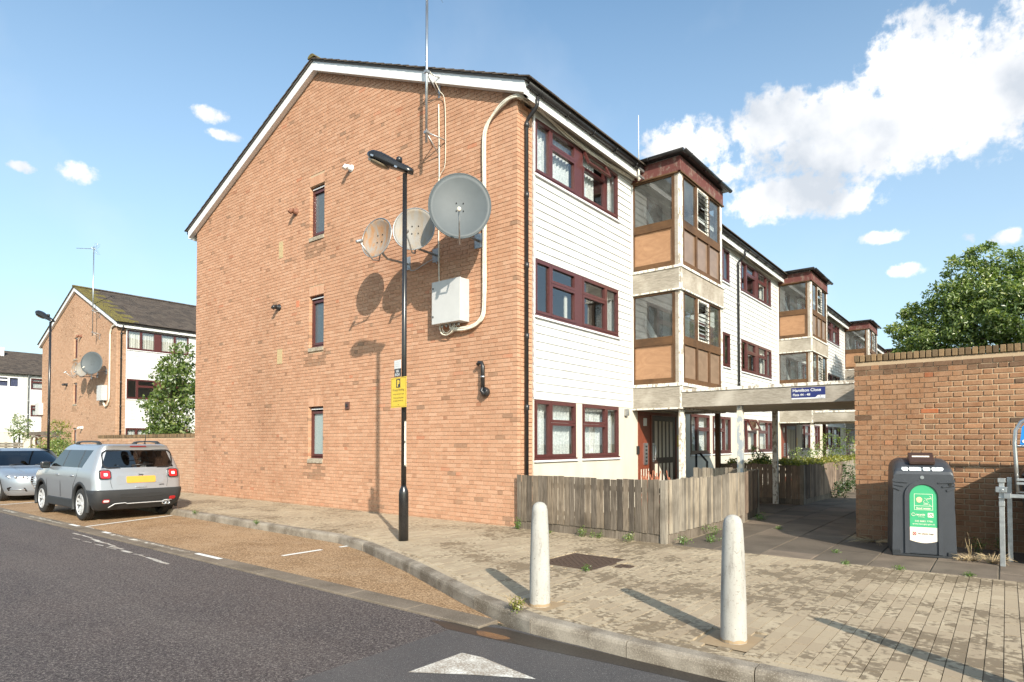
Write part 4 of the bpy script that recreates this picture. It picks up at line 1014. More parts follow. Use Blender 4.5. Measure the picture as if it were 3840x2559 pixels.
def mast(label, x, yw, y, z0, z1, brs, yagi=True, group='aerial masts'):
    T = thing('aerial_mast', label, 'aerial', (x, yw, z0), 0, group)
    m = MB(); m.tube([(x, y, z0), (x, y, z1)], .026, 10); m.build('pole', 'steel', T)
    for z in brs:
        m = MB(); m.box(x-.03, x+.02, yw-.012, yw-.001, z-.28, z+.02)
        m.tube([(x-.0, yw-.01, z-.25), (x, y+.01, z+.05)], .011, 6); m.tube([(x-.19, yw-.01, z-.02), (x, y+.01, z+.07)], .013, 6); m.tube([(x+.19, yw-.01, z-.02), (x, y+.01, z+.07)], .013, 6)
        m.box(x-.04, x+.04, y-.04, y+.04, z+.04, z+.09); m.build('bracket', 'galvanised', T)
    if yagi:
        d = Vector((-.92, -.35, .12)).normalized(); s_ = Vector((-d.y, d.x, 0)).normalized(); zt = Vector((x, y, z1-.12)); m = MB()
        m.tube([zt-d*.12, zt+d*1.25], .01, 6)
        for k in range(14): p = zt+d*(.12+.085*k); L = .09-.002*k; m.tube([p-s_*L, p+s_*L], .004, 4)
        p = zt+d*.02; m.tube([p-s_*.14+Vector((0, 0, .02)), p+s_*.14+Vector((0, 0, .02)), p+s_*.14-Vector((0, 0, .02)), p-s_*.14-Vector((0, 0, .02)), p-s_*.14+Vector((0, 0, .02))], .006, 5)
        for sg in (-1, 1):
            for k in range(4): q = zt-d*.1+Vector((0, 0, sg*(.05+.07*k)))-d*.05*k; m.tube([q-s_*.18, q+s_*.18], .004, 4)
            m.tube([zt-d*.1, zt-d*.3+Vector((0, 0, sg*.32))], .006, 5)
        m.box(zt.x-.03, zt.x+.03, zt.y-.03, zt.y+.03, zt.z-.05, zt.z+.05)
        m.build('aerial', 'steel', T)
    return T
mast('tall aerial mast rising above the roof edge of the near gable', -1.90, 0, -.35, 7.12, 10.30, (8.42, 7.26))
T = thing('whip_aerial', 'thin white whip aerial at the gutter corner beside the first stair bay', 'aerial', (.30, 4.02, 7.3))
m = MB(); m.tube([(.30, 4.02, 7.28), (.30, 4.02, 7.62)], .022, 8); m.build('base_tube', 'cable_white', T)
m = MB(); m.tube([(.30, 4.02, 7.62), (.30, 4.02, 8.75)], [.014, .006], 8); m.build('rod', 'white_trim', T)
m = MB(); m.box(.30, .34, 4.0, 4.23, 7.36, 7.40); m.box(.30, .34, 4.0, 4.23, 7.52, 7.56); m.build('bracket', 'galvanised', T)
def flue(label, x, z, mat, r=.05, L=.16, down=True, group='small flues and vents on the near gable', y=0.):
    T = thing('wall_flue', label, 'flue', (x, y, z), 0, group)
    m = MB(); m.lathe([(r*1.5, 0), (r*1.5, .015), (r, .02), (r, L*.7)], (x, y, z), 12, axis=(0, -1, 0)); m.build('collar', mat, T)
    m = MB(); m.tube([(x, y-L*.6, z), (x, y-L, z), (x-.02, y-L-.03, z-.06 if down else z+.03)], r*.9, 10, cap=True); m.build('nozzle', mat, T)
flue('white security lamp bracket on the near gable right of the top narrow window', -4.62, 7.50, 'white_trim', .055, .16)
flue('terracotta flue left of the top narrow window', -6.74, 7.02, 'terracotta', .06, .14)
flue('black overflow outlet left of the middle narrow window', -7.44, 4.80, 'black_plastic', .055, .15)
T = thing('wall_vent', 'small brown square vent on the near gable right of the lowest narrow window', 'vent', (-4.70, 0, 2.27))
m = MB(); m.box(-4.77, -4.63, -.03, -.001, 2.19, 2.35); m.build('plate', 'brown_plastic', T, bevel=.006)
m = MB(); m.lathe([(.035, 0), (.035, .012)], (-4.70, -.03, 2.27), 12, axis=(0, -1, 0)); m.build('cap', 'black_plastic', T)
T = thing('waste_pipe', 'black bent waste pipe low on the near gable', 'pipe', (-.71, 0, 2.34))
m = MB(); m.tube([(-.84, -.09, 2.86), (-.80, -.09, 2.90), (-.74, -.09, 2.89), (-.71, -.09, 2.82), (-.71, -.09, 2.45)], .036, 10); m.build('pipe', 'black_plastic', T)
m = MB(); m.lathe([(.075, 0), (.09, .03), (.09, .07), (.05, .11)], (-.69, 0, 2.36), 16, axis=(0, -1, 0)); m.tube([(-.71, -.09, 2.47), (-.74, -.1, 2.38), (-.66, -.1, 2.31), (-.62, -.1, 2.38), (-.66, -.1, 2.43)], .03, 8); m.build('trap', 'black_plastic', T)
m = MB(); m.lathe([(.045, 0), (.045, .03)], (-.71, -.09, 2.62), 10); m.build('clip', 'steel', T)

# ------------------------------------------------------------------ street lamps
def lamp(label, x, y, H, group='street lamps along the road', z0=0.):
    T = thing('street_lamp', label, 'street lamp', (x, y, z0), 0, group)
    m = MB(); m.lathe([(.073, -.02), (.072, .70), (.066, .745), (.046, .79), (.038, .82)], (x, y, z0), 24); m.build('base_sleeve', 'black_paint', T)
    m = MB(); m.lathe([(.039, .80), (.037, 3.0), (.034, H)], (x-.0, y, z0), 20); m.build('column', 'black_paint', T)
    hd = Vector((-.9, -.36, .52)).normalized(); sd = Vector((0, 0, 1)).cross(hd).normalized(); ud = hd.cross(sd).normalized(); c = Vector((x, y, z0+H))
    P = lambda a, b, d: c+hd*a+sd*b+ud*d
    secs = [(-.10, .045, .05, .03), (-.09, .075, .075, .0), (.0, .085, .085, -.02), (.15, .095, .085, -.03), (.32, .13, .10, -.05), (.50, .155, .11, -.06), (.62, .14, .095, -.055), (.69, .09, .06, -.03), (.71, .04, .03, -.01)]
    m = MB(); vs = []; fs = []; K = 14
    for a, w, h, b in secs:
        for k in range(K):
            t_ = 2*math.pi*k/K; vs.append(P(a, w*math.cos(t_)*(abs(math.cos(t_))**-.25 if abs(math.cos(t_)) > .1 else 1)*.92, (h if math.sin(t_) > 0 else -b*1.2+.0)*math.sin(t_)*1.0+.04))
    for i in range(len(secs)-1):
        for k in range(K): k2 = (k+1) % K; fs.append((i*K+k, i*K+k2, (i+1)*K+k2, (i+1)*K+k))
    fs.append(tuple(range(K))[::-1]); fs.append(tuple((len(secs)-1)*K+k for k in range(K)))
    m.add(vs, fs, smooth=True); lan = m.build('lantern', 'black_paint', T, recalc=True)
    m = MB(); vs = []; fs = []
    for i, (q, dp) in enumerate(((1, -.028), (.98, -.045), (.75, -.066), (.4, -.078), (.05, -.082))):
        for k in range(20): t_ = 2*math.pi*k/20; vs.append(P(.49+.19*q*math.cos(t_), .128*q*math.sin(t_), dp+.012))
    for i in range(4):
        for k in range(20): k2 = (k+1) % 20; fs.append((i*20+k, i*20+k2, (i+1)*20+k2, (i+1)*20+k))
    fs.append(tuple(80+k for k in range(20))); m.add(vs, fs, smooth=True); m.build('lamp_glass', 'lamp_bowl', lan, recalc=True)
    m = MB(); m.lathe([(.045, 0), (.045, .07), (.03, .085)], P(.17, 0, .115), 14, axis=(0, 0, 1)); m.build('photocell', 'black_plastic', lan)
    m = MB()
    for a in (.1, .52): m.prism([P(a, .10 if a < .2 else .145, .01), P(a+.05, .10 if a < .2 else .148, .01), P(a+.05, .10 if a < .2 else .148, .035), P(a, .10 if a < .2 else .145, .035)], sd*.012)
    m.build('clasp', 'steel', lan)
    return T
t = NT('lamp_bowl'); n = t.noise(9, 3); t.fin(t.mix(t.rng(n, .3, .7), (.16, .12, .075), (.28, .22, .15)), .12, 0, .6)
LAMP1 = lamp('black street lamp standing on the pavement before the near gable with a yellow sign', -.42, -2.22, 5.50)
m = MB()
for (z, h, w) in ((1.62, .30, .9), (1.28, .34, 1.1)):
    a0 = rad(-30); m.add([(-.42+.040*math.cos(a0+w*i/6), -2.22+.040*math.sin(a0+w*i/6), zz) for i in range(7) for zz in (z-h/2+.02*math.sin(i), z+h/2-.015*math.cos(i*2))], [(2*i, 2*i+2, 2*i+3, 2*i+1) for i in range(6)])
m.build('torn_sticker', 'cable_white', LAMP1)
sn = Vector((-.18, -1, 0)).normalized(); su = Vector((-sn.y, sn.x, 0))
fs_ = Fr(Vector((-.46, -2.22, 0))+sn*.055, su, sn)
T = thing('parking_sign', 'yellow private parking sign strapped to the street lamp', 'sign', fs_.p(0, 1.98, 0))
m = MB(); m.fbox(fs_, -.225, .205, 1.98, 2.43, 0, .004); m.build('plate', 'sign_yellow', T)
m = MB(); ring(m, fs_, -.212, .192, 1.993, 2.417, .004, .004, .0048); m.fbox(fs_, -.075, .04, 2.275, 2.405, .004, .0048); m.build('black_print', 'black_paint', T)
text_mb('P', fs_, -.0175, 2.297, .0055, .125, 'sign_yellow', T, 'symbol', 'CENTER', bold=.008)
for s_, z, sz in (('Private Parking', 2.225, .054), ('Parking restrictions apply', 2.172, .031), ('Check parking signs', 2.115, .036), ('at estate entrances.', 2.072, .036), ('HfH', 2.012, .022)):
    text_mb(s_, fs_, -.012, z, .005, sz, 'black_paint', T, 'lettering', 'CENTER')
m = MB()
for z in (2.05, 2.36): m.tube([(-.42+.055*math.cos(a), -2.22+.055*math.sin(a), z) for a in [2*math.pi*i/16 for i in range(17)]], .006, 5)
m.build('strap', 'steel', T)
T = thing('number_plate', 'small black lamp number plate above the yellow parking sign', 'sign', fs_.p(0, 2.44, 0))
m = MB(); m.fbox(fs_, -.125, .055, 2.44, 2.56, 0, .006); m.build('plate', 'black_paint', T)
text_mb('HN', fs_, -.035, 2.505, .008, .058, 'white_trim', T, 'lettering', 'CENTER', bold=.002); text_mb('812H', fs_, -.035, 2.452, .008, .058, 'white_trim', T, 'lettering', 'CENTER', bold=.002)
T = thing('notice_plate', 'small white notice plate topmost on the street lamp', 'sign', fs_.p(0, 2.56, 0))
m = MB(); m.fbox(fs_, -.13, .05, 2.562, 2.69, 0, .006); m.build('plate', 'white_trim', T)
m = MB()
for k in range(3): m.fbox(fs_, -.10, .02, 2.655-.03*k, 2.660-.03*k, .006, .0065)
m.build('grey_print', 'cabinet_grey', T)

# ------------------------------------------------------------------ bollards
bl = ['tapered pale concrete bollard, left of the two in front of the fence', 'tapered pale concrete bollard nearest the camera beside the kerb', 'tapered pale concrete bollard farthest right along the kerb']
for i, (bx, by) in enumerate(BOL):
    T = thing('bollard', bl[i], 'bollard', (bx, by, 0), 0, 'concrete bollards along the kerb')
    m = MB(); m.lathe([(.094, -.05), (.093, .0), (.090, .30), (.080, .65), (.072, .82), (.069, .855), (.060, .888), (.042, .908), (.02, .918), (.0001, .92)], (bx, by, 0), 32); m.build('shaft', 'concrete_bollard', T)
    m = MB(); R = random.Random(i); vs = []; K = 20
    for k in range(K): a = 2*math.pi*k/K; vs += [(bx+.096*math.cos(a), by+.096*math.sin(a), .0), (bx+.0945*math.cos(a), by+.0945*math.sin(a), .012+.014*R.random())]
    m.add(vs, [(2*k, 2*((k+1) % K), 2*((k+1) % K)+1, 2*k+1) for k in range(K)]); m.build('base_fillet', 'wet_mortar', T)

# ------------------------------------------------------------------ timber fences
def fence(label, runs, z1=.91, group='close boarded fences of the front gardens', seed=0):
    """runs: list of (x0,y0,x1,y1,pitch,material,end_post)"""
    R = random.Random(seed); x0, y0 = runs[0][:2]; T = thing('timber_fence', label, 'fence', (x0, y0, 0), 0, group)
    for (a, b, c, d, pitch, mat, post, side) in runs:
        A, Bv = Vector((a, b, 0)), Vector((c, d, 0)); L = (Bv-A).length; u = (Bv-A)/L; n = Vector((u.y, -u.x, 0))*side; ang = math.atan2(u.y, u.x)
        lst = []; s_ = .0; drift = 0
        while s_ < L-.02:
            w = pitch*R.uniform(.82, 1.15); w = min(w, L-s_)
            h = z1-.135+R.uniform(-.012, .012)+.01*math.sin(s_*3); cpt = A+u*(s_+w/2)+n*(.012+R.uniform(-.004, .006))
            lst.append((cpt.x, cpt.y, .135+h/2+R.uniform(-.012, .006), w-.009, .016, h, R.random(), ang+side*-.07+R.uniform(-.02, .02))); s_ += w
        pieces(lst, 'plank', mat, T, jitter=.006)
        fr = Fr(A, u, n)
        g = MB(); g.fbox(fr, 0, L, -.02, .132, -.03, .005); g.build('gravel_board', 'fence_plank', T)
        for z in (.28, .72): g = MB(); g.fbox(fr, 0, L, z, z+.07, -.06, -.002); g.build('rail', 'fence_shaded', T)
        if post:
            g = MB(); g.fbox(fr, L-.04, L+.05, -.05, z1+.0, -.07, .032); g.build('post', 'fence_pale', T, bevel=.004)
    return T
fence('weathered grey timber garden fence nearest the brick gable corner', [(.06, -.07, 2.74, -.10, .108, 'fence_plank', True, 1), (2.80, -.06, 2.80, 3.14, .085, 'fence_pale', True, 1), (2.80, 3.2, 2.58, 4.76, .08, 'fence_shaded', True, 1), (2.55, 4.8, 1.25, 4.82, .095, 'fence_pale', True, -1)], seed=1)  # third run lies in the wall's shadow, painted into its darker planks
fence('shade-toned timber garden fence beyond the canopy with a hedge on top', [(.9, 7.30, 2.84, 7.28, .13, 'fence_shaded', True, 1), (2.86, 7.34, 2.98, 11.1, .085, 'fence_shaded', True, 1), (2.98, 11.2, 3.02, 12.3, .1, 'fence_pale', False, 1), (3.0, 12.3, 3.02, 15.6, .1, 'fence_pale', True, 1)], seed=2, z1=.93)  # canopy shade is put into the plank colour of the first runs

# ------------------------------------------------------------------ covered walkways from the stair bays
plain('canopy_soffit', (.62, .54, .43), .85, 0, .1)
def canopy(label, y0, x1, posts):
    T = thing('walkway_canopy', label, 'canopy', (1.2, y0, 0), 0, 'covered walkways from the stair bays')
    fr = Fr((0, y0, 0), (1, 0, 0), (0, -1, 0)); y1 = y0+3.0
    m = MB(); m.fbox(fr, 1.19, x1, 2.215, 2.535, -.05, .03); m.build('fascia', 'wood_weathered_x', T)
    m = MB(); m.fbox(fr, 1.19, x1, 2.537, 2.60, -.05, .05); m.build('edge_trim', 'flaking_white', T)
    fb = Fr((0, y1, 0), (1, 0, 0), (0, 1, 0)); m = MB(); m.fbox(fb, 1.19, x1, 2.215, 2.6, -.05, .03); m.build('rear_fascia', 'wood_weathered_x', T)
    m = MB(); m.box(1.19, x1, y0+.052, y1-.052, 2.54, 2.58); m.build('roof_sheet', 'dark_interior', T)
    m = MB(); m.box(1.19, x1, y0+.052, y1-.052, 2.215, 2.23); m.build('soffit', 'canopy_soffit', T)
    for (x, y, zb, mat) in posts:
        m = MB(); m.box(x-.055, x+.055, y-.055, y+.055, zb, 2.214); m.build('post', mat, T, bevel=.004)
    return T
canopy('weathered timber canopy over the path with the blue street sign', 4.25, 7.5, [(1.12, 4.38, 0, 'flaking_white'), (2.37, 4.38, 0, 'flaking_blue'), (.90, 7.12, 0, 'wood_brown_z'), (2.28, 7.15, 0, 'flaking_white')])
canopy('second timber canopy farther along the path beyond the hedge', 15.85, 6.5, [(1.12, 15.98, 0, 'flaking_white'), (2.9, 15.98, 0, 'flaking_blue'), (.95, 18.7, 0, 'wood_brown_z'), (2.3, 18.7, 0, 'flaking_white')])
plain('sign_blue', (.022, .03, .14), .35, 0, .05)
fr = Fr((0, 4.25, 0), (1, 0, 0), (0, -1, 0))
T = thing('street_name_sign', 'blue sign reading Hamilton Close on the near canopy beam', 'sign', (3.7, 4.21, 2.29))
m = MB(); m.fbox(fr, 3.40, 3.995, 2.285, 2.505, .031, .036); m.build('plate', 'sign_blue', T)
m = MB(); m.add([fr.p(a, b, .0367) for a, b in ((3.40, 2.285), (3.995, 2.285), (3.995, 2.352), (3.865, 2.352), (3.825, 2.312), (3.40, 2.312))], [(0, 1, 2, 3, 4, 5)]); m.build('white_band', 'white_trim', T)
text_mb('Hamilton Close', fr, 3.42, 2.428, .038, .079, 'white_trim', T, 'lettering', bold=.0015); text_mb('Flats 44 - 48', fr, 3.425, 2.348, .038, .062, 'white_trim', T, 'lettering', bold=.0012)
m = MB(); m.add([fr.p(3.913+.011*math.cos(a), 2.331+.011*math.sin(a), .0374) for a in [math.pi*i/2+.0 for i in range(4)]], [(0, 1, 2, 3)]); m.fbox(fr, 3.87, 3.97, 2.298, 2.303, .0367, .0372); m.build('emblem', 'sign_blue', T)

# ------------------------------------------------------------------ brick wall on the right
T = thing('brick_wall', 'rough brown brick wall with a brick on edge coping behind the food bin', 'wall', (4.82, 2.19, 0))
WALL = T; fw = Fr((4.82, 2.19, 0), (1, 0, 0), (0, -1, 0)); wl = 6.2
m = MB(); m.fbox(fw, .02, wl, -.1, 2.675, -.21, -.010); m.box(4.83, 5.02, 2.40, 7.2, -.1, 2.675); m.box(10.8, 11.0, 2.40, 7.2, -.1, 2.675); m.build('core', 'mortar_dark', T)
br = brick_courses(fw, 0, wl, .0, 2.66, n_back=-.10)
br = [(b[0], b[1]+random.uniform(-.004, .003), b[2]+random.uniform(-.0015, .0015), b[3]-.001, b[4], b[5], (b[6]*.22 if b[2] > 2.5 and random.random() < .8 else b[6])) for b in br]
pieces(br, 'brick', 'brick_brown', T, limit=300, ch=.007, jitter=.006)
fl = Fr((4.82, 2.19, 0), (0, 1, 0), (-1, 0, 0)); lf = brick_courses(fl, .105, 4.9, 0, 2.66, n_back=-.1)
pieces(lf, 'brick', 'brick_brown', T, limit=0)
cp = []; u = .034
while u < wl: c = fw.p(u, 2.73, -.095); cp.append((c.x+random.uniform(-.002, .002), c.y+random.uniform(-.003, .003), c.z, .066, .215, .104, random.random())); u += .0765
pieces(cp, 'coping_brick', 'brick_coping', T, ch=.007, jitter=.012)

# ------------------------------------------------------------------ food waste bin
t = NT('worn_sticker'); n = t.noise(22, 4, .7); t.fin(t.mix(t.rng(n, .5, .58), (.74, .76, .76), (.32, .38, .42)), .6)
plain('bin_grey', (.040, .044, .052), .42, 0, .08, 8, .15, bscale=220.)
plain('bin_dark', (.018, .02, .023), .5)
plain('lid_brown', (.055, .03, .022), .3)
plain('label_green', (.05, .36, .17), .35, 0, .05); plain('label_green_dark', (.03, .22, .10), .35, 0, .05); plain('label_cream', (.80, .70, .58), .4, 0, .03); plain('label_orange', (.80, .52, .33), .4); plain('label_red', (.45, .06, .06), .4)
ang = math.atan2(.13, .67); bu = Vector((math.cos(ang), math.sin(ang), 0)); bn = Vector((bu.y, -bu.x, 0))
T = thing('food_waste_bin', 'dark grey food waste bin with a green arched label by the brick wall', 'litter bin', (5.79, 1.0, 0))
fb_ = Fr(Vector((5.79, .985, 0)), bu, bn)
def outline(zt, w=.335, r=.13, zb=.0, k=6):
    pts_ = [(-w-.012, zb), (w+.012, zb)]
    for i in range(k+1): a = math.pi/2*i/k; pts_.append((w-.01-r+r*math.cos(a), zt-r+r*math.sin(a)))
    for i in range(k+1): a = math.pi/2+math.pi/2*i/k; pts_.append((-w+.01+r+r*math.cos(a), zt-r+r*math.sin(a)))
    return pts_
secs = [(0, 1.05, .035), (-.012, 1.085, .05), (-.05, 1.13, .07), (-.16, 1.195, .10), (-.26, 1.235, .12), (-.36, 1.25, .13), (-.80, 1.245, .13), (-.86, 1.20, .11)]
m = MB(); vs = []; fs = []; n_ = None
for dn, zt, r in secs:
    ol = outline(zt, r=r); n_ = len(ol); vs += [fb_.p(u, z, dn) for u, z in ol]
for i in range(len(secs)-1):
    for k in range(n_): k2 = (k+1) % n_; fs.append((i*n_+k, i*n_+k2, (i+1)*n_+k2, (i+1)*n_+k))
fs.append(tuple(range(n_))[::-1]); fs.append(tuple((len(secs)-1)*n_+k for k in range(n_)))
m.add(vs, fs); body = m.build('body', 'bin_grey', T, recalc=True); bev(body, .012, 2)
def arch(w, zs, zb, k=12): return [(-w, zb), (w, zb)]+[(w*math.cos(math.pi*i/k), zs+w*math.sin(math.pi*i/k)) for i in range(k+1)]
m = MB(); A = arch(.205, .77, .035); Bq = arch(.158, .765, .035)
for (o_, i_) in ((A, Bq),):
    vs = [fb_.p(u, z, .001) for u, z in o_]+[fb_.p(u, z, .022) for u, z in o_]+[fb_.p(u*.98, z, .022) for u, z in i_]+[fb_.p(u, z, -.0) for u, z in i_]; q = len(o_); fs = []
    for a in range(3):
        for k in range(q): k2 = (k+1) % q; fs.append((a*q+k, a*q+k2, (a+1)*q+k2, (a+1)*q+k))
    m.add(vs, fs)
m.build('door_surround', 'bin_grey', T, recalc=True)
m = MB(); q = [(-.152, .045), (.152, .045)]+[(.152*math.cos(math.pi*i/14), .765+.152*math.sin(math.pi*i/14)) for i in range(15)]; m.add([fb_.p(u, z, .003) for u, z in q], [tuple(range(len(q)))]); door = m.build('door', 'bin_grey', T)
m = MB(); q = [(-.150, .375), (.150, .375)]+[(.150*math.cos(math.pi*i/14), .765+.150*math.sin(math.pi*i/14)) for i in range(15)]; m.add([fb_.p(u, z, .005) for u, z in q], [tuple(range(len(q)))]); lab = m.build('label', 'label_green', T)
m = MB(); q = [(.150, .375), (-.150, .375)]+[(-.150+.3*i/8, .205-.03*math.sin(math.pi*i/8)) for i in range(9)]; m.add([fb_.p(u, z, .005) for u, z in q], [tuple(range(len(q)))]); m.build('cream_label', 'label_cream', lab)
m = MB(); ring(m, fb_, -.10, .10, .595, .80, .004, .005, .006); m.fbox(fb_, -.096, .096, .645, .649, .005, .006)
for (px, pz, rr, h0) in ((.045, .755, .035, 3.4), (.06, .725, .03, .4), (.03, .70, .03, 2.0)): m.tube([fb_.p(px+rr*math.cos(h0+i*.3), pz+rr*.6*math.sin(h0+i*.3), .0065) for i in range(14)], .0022, 4)
m.fbox(fb_, .0, .05, .668, .674, .005, .0062); m.tube([fb_.p(.055, .67, .0062), fb_.p(.075, .655, .0062)], .003, 4); m.build('line_drawing', 'label_cream', lab)
m = MB(); m.add([fb_.p(-.045+.032*math.cos(a)*(1+.08*math.sin(5*a)), .725+.036*math.sin(a), .0058) for a in [2*math.pi*i/18 for i in range(18)]], [tuple(range(18))]); m.build('apple_print', 'label_orange', lab)
text_mb('food waste', fb_, 0, .607, .0064, .034, 'label_cream', lab, 'lettering', 'CENTER', bold=.0006)
m = MB(); m.tube([fb_.p(-.112+.018*math.cos(.6+i*.42), .535+.018*math.sin(.6+i*.42), .0065) for i in range(13)], .0032, 5); m.fbox(fb_, .045, .105, .505, .56, .005, .0062); m.build('recycle_loop', 'label_cream', lab)
m = MB(); m.tube([fb_.p(.055, .52, .007), fb_.p(.075, .545, .007), fb_.p(.10, .515, .007)], .004, 4); m.tube([fb_.p(.075, .535, .0072), fb_.p(.12, .562, .0072)], .003, 4); m.build('logo_mark', 'label_green_dark', lab)
text_mb('recycle', fb_, -.088, .525, .0064, .036, 'label_cream', lab, 'lettering', bold=.0006); text_mb('for Haringey', fb_, -.06, .503, .0064, .014, 'label_cream', lab, 'lettering')
text_mb('020 8885 7700', fb_, 0, .442, .0064, .030, 'label_cream', lab, 'lettering', 'CENTER', xs=1.05); text_mb('www.haringey.gov.uk', fb_, 0, .408, .0064, .028, 'label_cream', lab, 'lettering', 'CENTER')
text_mb('No plastic bags', fb_, -.062, .285, .0064, .027, 'black_paint', lab, 'lettering', bold=.0006)
m = MB(); m.tube([fb_.p(-.118, .27, .007), fb_.p(-.082, .315, .007)], .003, 4); m.tube([fb_.p(-.082, .27, .007), fb_.p(-.118, .315, .007)], .003, 4); m.tube([fb_.p(-.10+.018*math.cos(i*.5), .292+.02*math.sin(i*.5), .0066) for i in range(14)], .0028, 4); m.build('crossed_bag', 'label_red', lab)
for sg in (-1, 1):
    for k, (z0, z1) in enumerate(((.985, .955), (.945, .925), (.905, .895))):
        m = MB(); a, b = .335+.0, .155+.045*k
        m.prism([fb_.p(sg*b, z1-.01-.012*k, .0), fb_.p(sg*a, z0, .0), fb_.p(sg*a, z0-.034, .0), fb_.p(sg*(b+.01), z1-.018-.02*k, .0)], bn*.014); m.build('rib', 'bin_grey', T)
m = MB(); m.lathe([(.017, 0), (.017, .02)], fb_.p(.285, .925, 0), 12, axis=bn); m.build('lock', 'black_paint', T)
m = MB(); m.lathe([(.022, 0), (.022, .006)], fb_.p(-.01, 1.01, 0), 14, axis=bn); m.build('badge', 'steel', T)
sl = Vector((0, 0, 0)); A0 = fb_.p(0, 1.145, -.075); A1 = fb_.p(0, 1.245, -.27); d_ = (A1-A0); nn = bu.cross(d_).normalized(); nn = nn if nn.z > 0 else -nn
P = lambda u, t_, h: A0+bu*u+d_*t_+nn*h
m = MB(); c = [P(-.14, .1, .012), P(.14, .1, .012), P(.14, 1.2, .02), P(-.14, 1.2, .02)]; m.hexa(c+[x+nn*.05 for x in c]); lid = m.build('lid_flap', 'lid_brown', T, bevel=.01)
m = MB(); m.add([P(-.10, .62, .067), P(.09, .62, .067), P(.09, .80, .067), P(-.10, .80, .067)], [(0, 1, 2, 3)]); m.build('lid_label', 'label_cream', lid)
A0 = fb_.p(0, 1.075, -.012); d_ = fb_.p(0, 1.14, -.075)-A0; nn = bu.cross(d_).normalized(); nn = nn if nn.z > 0 else -nn
for (a, b, k) in ((-.235, -.155, 1), (-.15, -.01, 0), (0.0, .085, 0), (.095, .225, 1)):
    m = MB(); m.add([P(a+(.02 if k and a < 0 else .008), .12, .014), P(b-(.02 if k and b > 0 else .008), .12, .014), P(b, .5, .014), P(b-.01, .82, .014), P(a+.01, .82, .014), P(a, .5, .014)], [(0, 1, 2, 3, 4, 5)]); m.build('sticker', 'worn_sticker', T)
for sg in (-1, 1):
    m = MB(); m.fbox(fb_, sg*.30-.05, sg*.30+.05, 0, .075, -.3, .016); m.build('foot', 'bin_dark', T, bevel=.006)
m = MB(); m.fbox(fb_, -.345, .345, 0, .028, -.85, .03); m.build('plinth', 'bin_dark', T, bevel=.004)

# ------------------------------------------------------------------ steel rail and on-street recycling unit at the right edge
T = thing('steel_rail', 'square galvanised steel post with a clamped rail at the right edge', 'barrier', (6.58, .83, 0))
m = MB(); m.box(6.555, 6.607, .80, .852, 0, 1.03); m.build('post', 'galvanised', T, bevel=.004)
m = MB(); m.box(6.545, 6.618, .785, .862, .985, 1.035); m.box(6.55, 6.612, .79, .857, .80, .815); m.box(6.552, 6.61, .792, .857, .705, .76); m.build('collar', 'galvanised', T, bevel=.004)
m = MB(); m.box(6.525, 6.63, .765, .80, .87, .935); m.box(6.60, 6.665, .77, .83, .80, .86); m.lathe([(.016, 0), (.016, .012)], (6.585, .765, .90), 10, axis=(0, -1, 0)); m.build('clamp', 'steel', T, bevel=.003)
m = MB(); m.box(6.60, 8.2, .785, .825, .81, .852); m.build('rail', 'galvanised', T, bevel=.004)
for x, y in ((6.63, 1.25), (8.15, .83)): m = MB(); m.box(x, x+.05, y, y+.05, 0, 1.03); m.build('rear_post', 'galvanised', T, bevel=.004)
plain('panel_blue', (.02, .22, .62), .35, 0, .05); plain('bag_black', (.016, .016, .018), .3, 0, .2, 10, .8, bscale=14.)
T = thing('recycling_unit', 'black recycling unit in a curved steel frame with a blue sign panel', 'recycling bin', (7.3, 1.3, 0))
for y in (1.05, 1.50):
    m = MB(); m.tube([(6.73, y, .86), (6.72, y, 1.2), (6.71, y, 1.45), (6.72, y, 1.60), (6.77, y, 1.70), (6.86, y, 1.76), (7.0, y, 1.79), (7.6, y, 1.79), (7.75, y, 1.75), (7.86, y, 1.62), (7.88, y, 1.4), (7.88, y, .86)], .022, 10); m.build('frame_tube', 'steel', T)
m = MB()
for z in (.86, 1.41): m.tube([(6.73, 1.05, z), (6.73, 1.5, z)], .016, 8); m.tube([(7.88, 1.05, z), (7.88, 1.5, z)], .016, 8); m.tube([(6.73, 1.05, z), (7.88, 1.05, z)], .016, 8)
m.build('cross_bar', 'steel', T)
m = MB(); m.prism([(6.76, 1.06, 1.43), (7.85, 1.06, 1.43), (7.85, 1.06, 1.6), (7.78, 1.06, 1.72), (7.6, 1.06, 1.765), (7.0, 1.06, 1.765), (6.86, 1.06, 1.73), (6.78, 1.06, 1.64)], (0, .03, 0)); m.build('blue_panel', 'panel_blue', T)
m = MB(); m.lathe([(.02, 0), (.02, .004)], (6.80, 1.058, 1.47), 14, axis=(0, -1, 0)); m.build('logo_disc', 'white_trim', T)
m = MB(); c = [(6.75, 1.08, 1.05), (7.9, 1.08, 1.05), (7.9, 2.06, 1.05), (6.75, 2.06, 1.05), (6.94, 1.2, 1.36), (7.65, 1.2, 1.36), (7.65, 2.0, 1.36), (6.94, 2.0, 1.36)]; m.hexa(c); m.build('hood', 'bag_black', T, bevel=.03)
m = MB(); c = [(6.82, 1.12, .12), (7.82, 1.12, .12), (7.82, 2.02, .12), (6.82, 2.02, .12), (6.77, 1.10, 1.045), (7.88, 1.10, 1.045), (7.88, 2.05, 1.045), (6.77, 2.05, 1.045)]; m.hexa(c); m.build('body', 'bag_black', T, bevel=.04)
m = MB(); m.box(6.72, 7.9, .985, 1.0, 1.0, 1.03); m.box(6.72, 7.9, .988, 1.0, .955, .985); m.build('lip', 'galvanised', T, bevel=.004)
m = MB()
for x in (6.86, 7.76):
    for y in (1.16, 1.64): m.lathe([(.06, -.02), (.06, .02)], (x, y, .06), 14, axis=(0, 1, 0))
m.build('wheel', 'black_plastic', T)

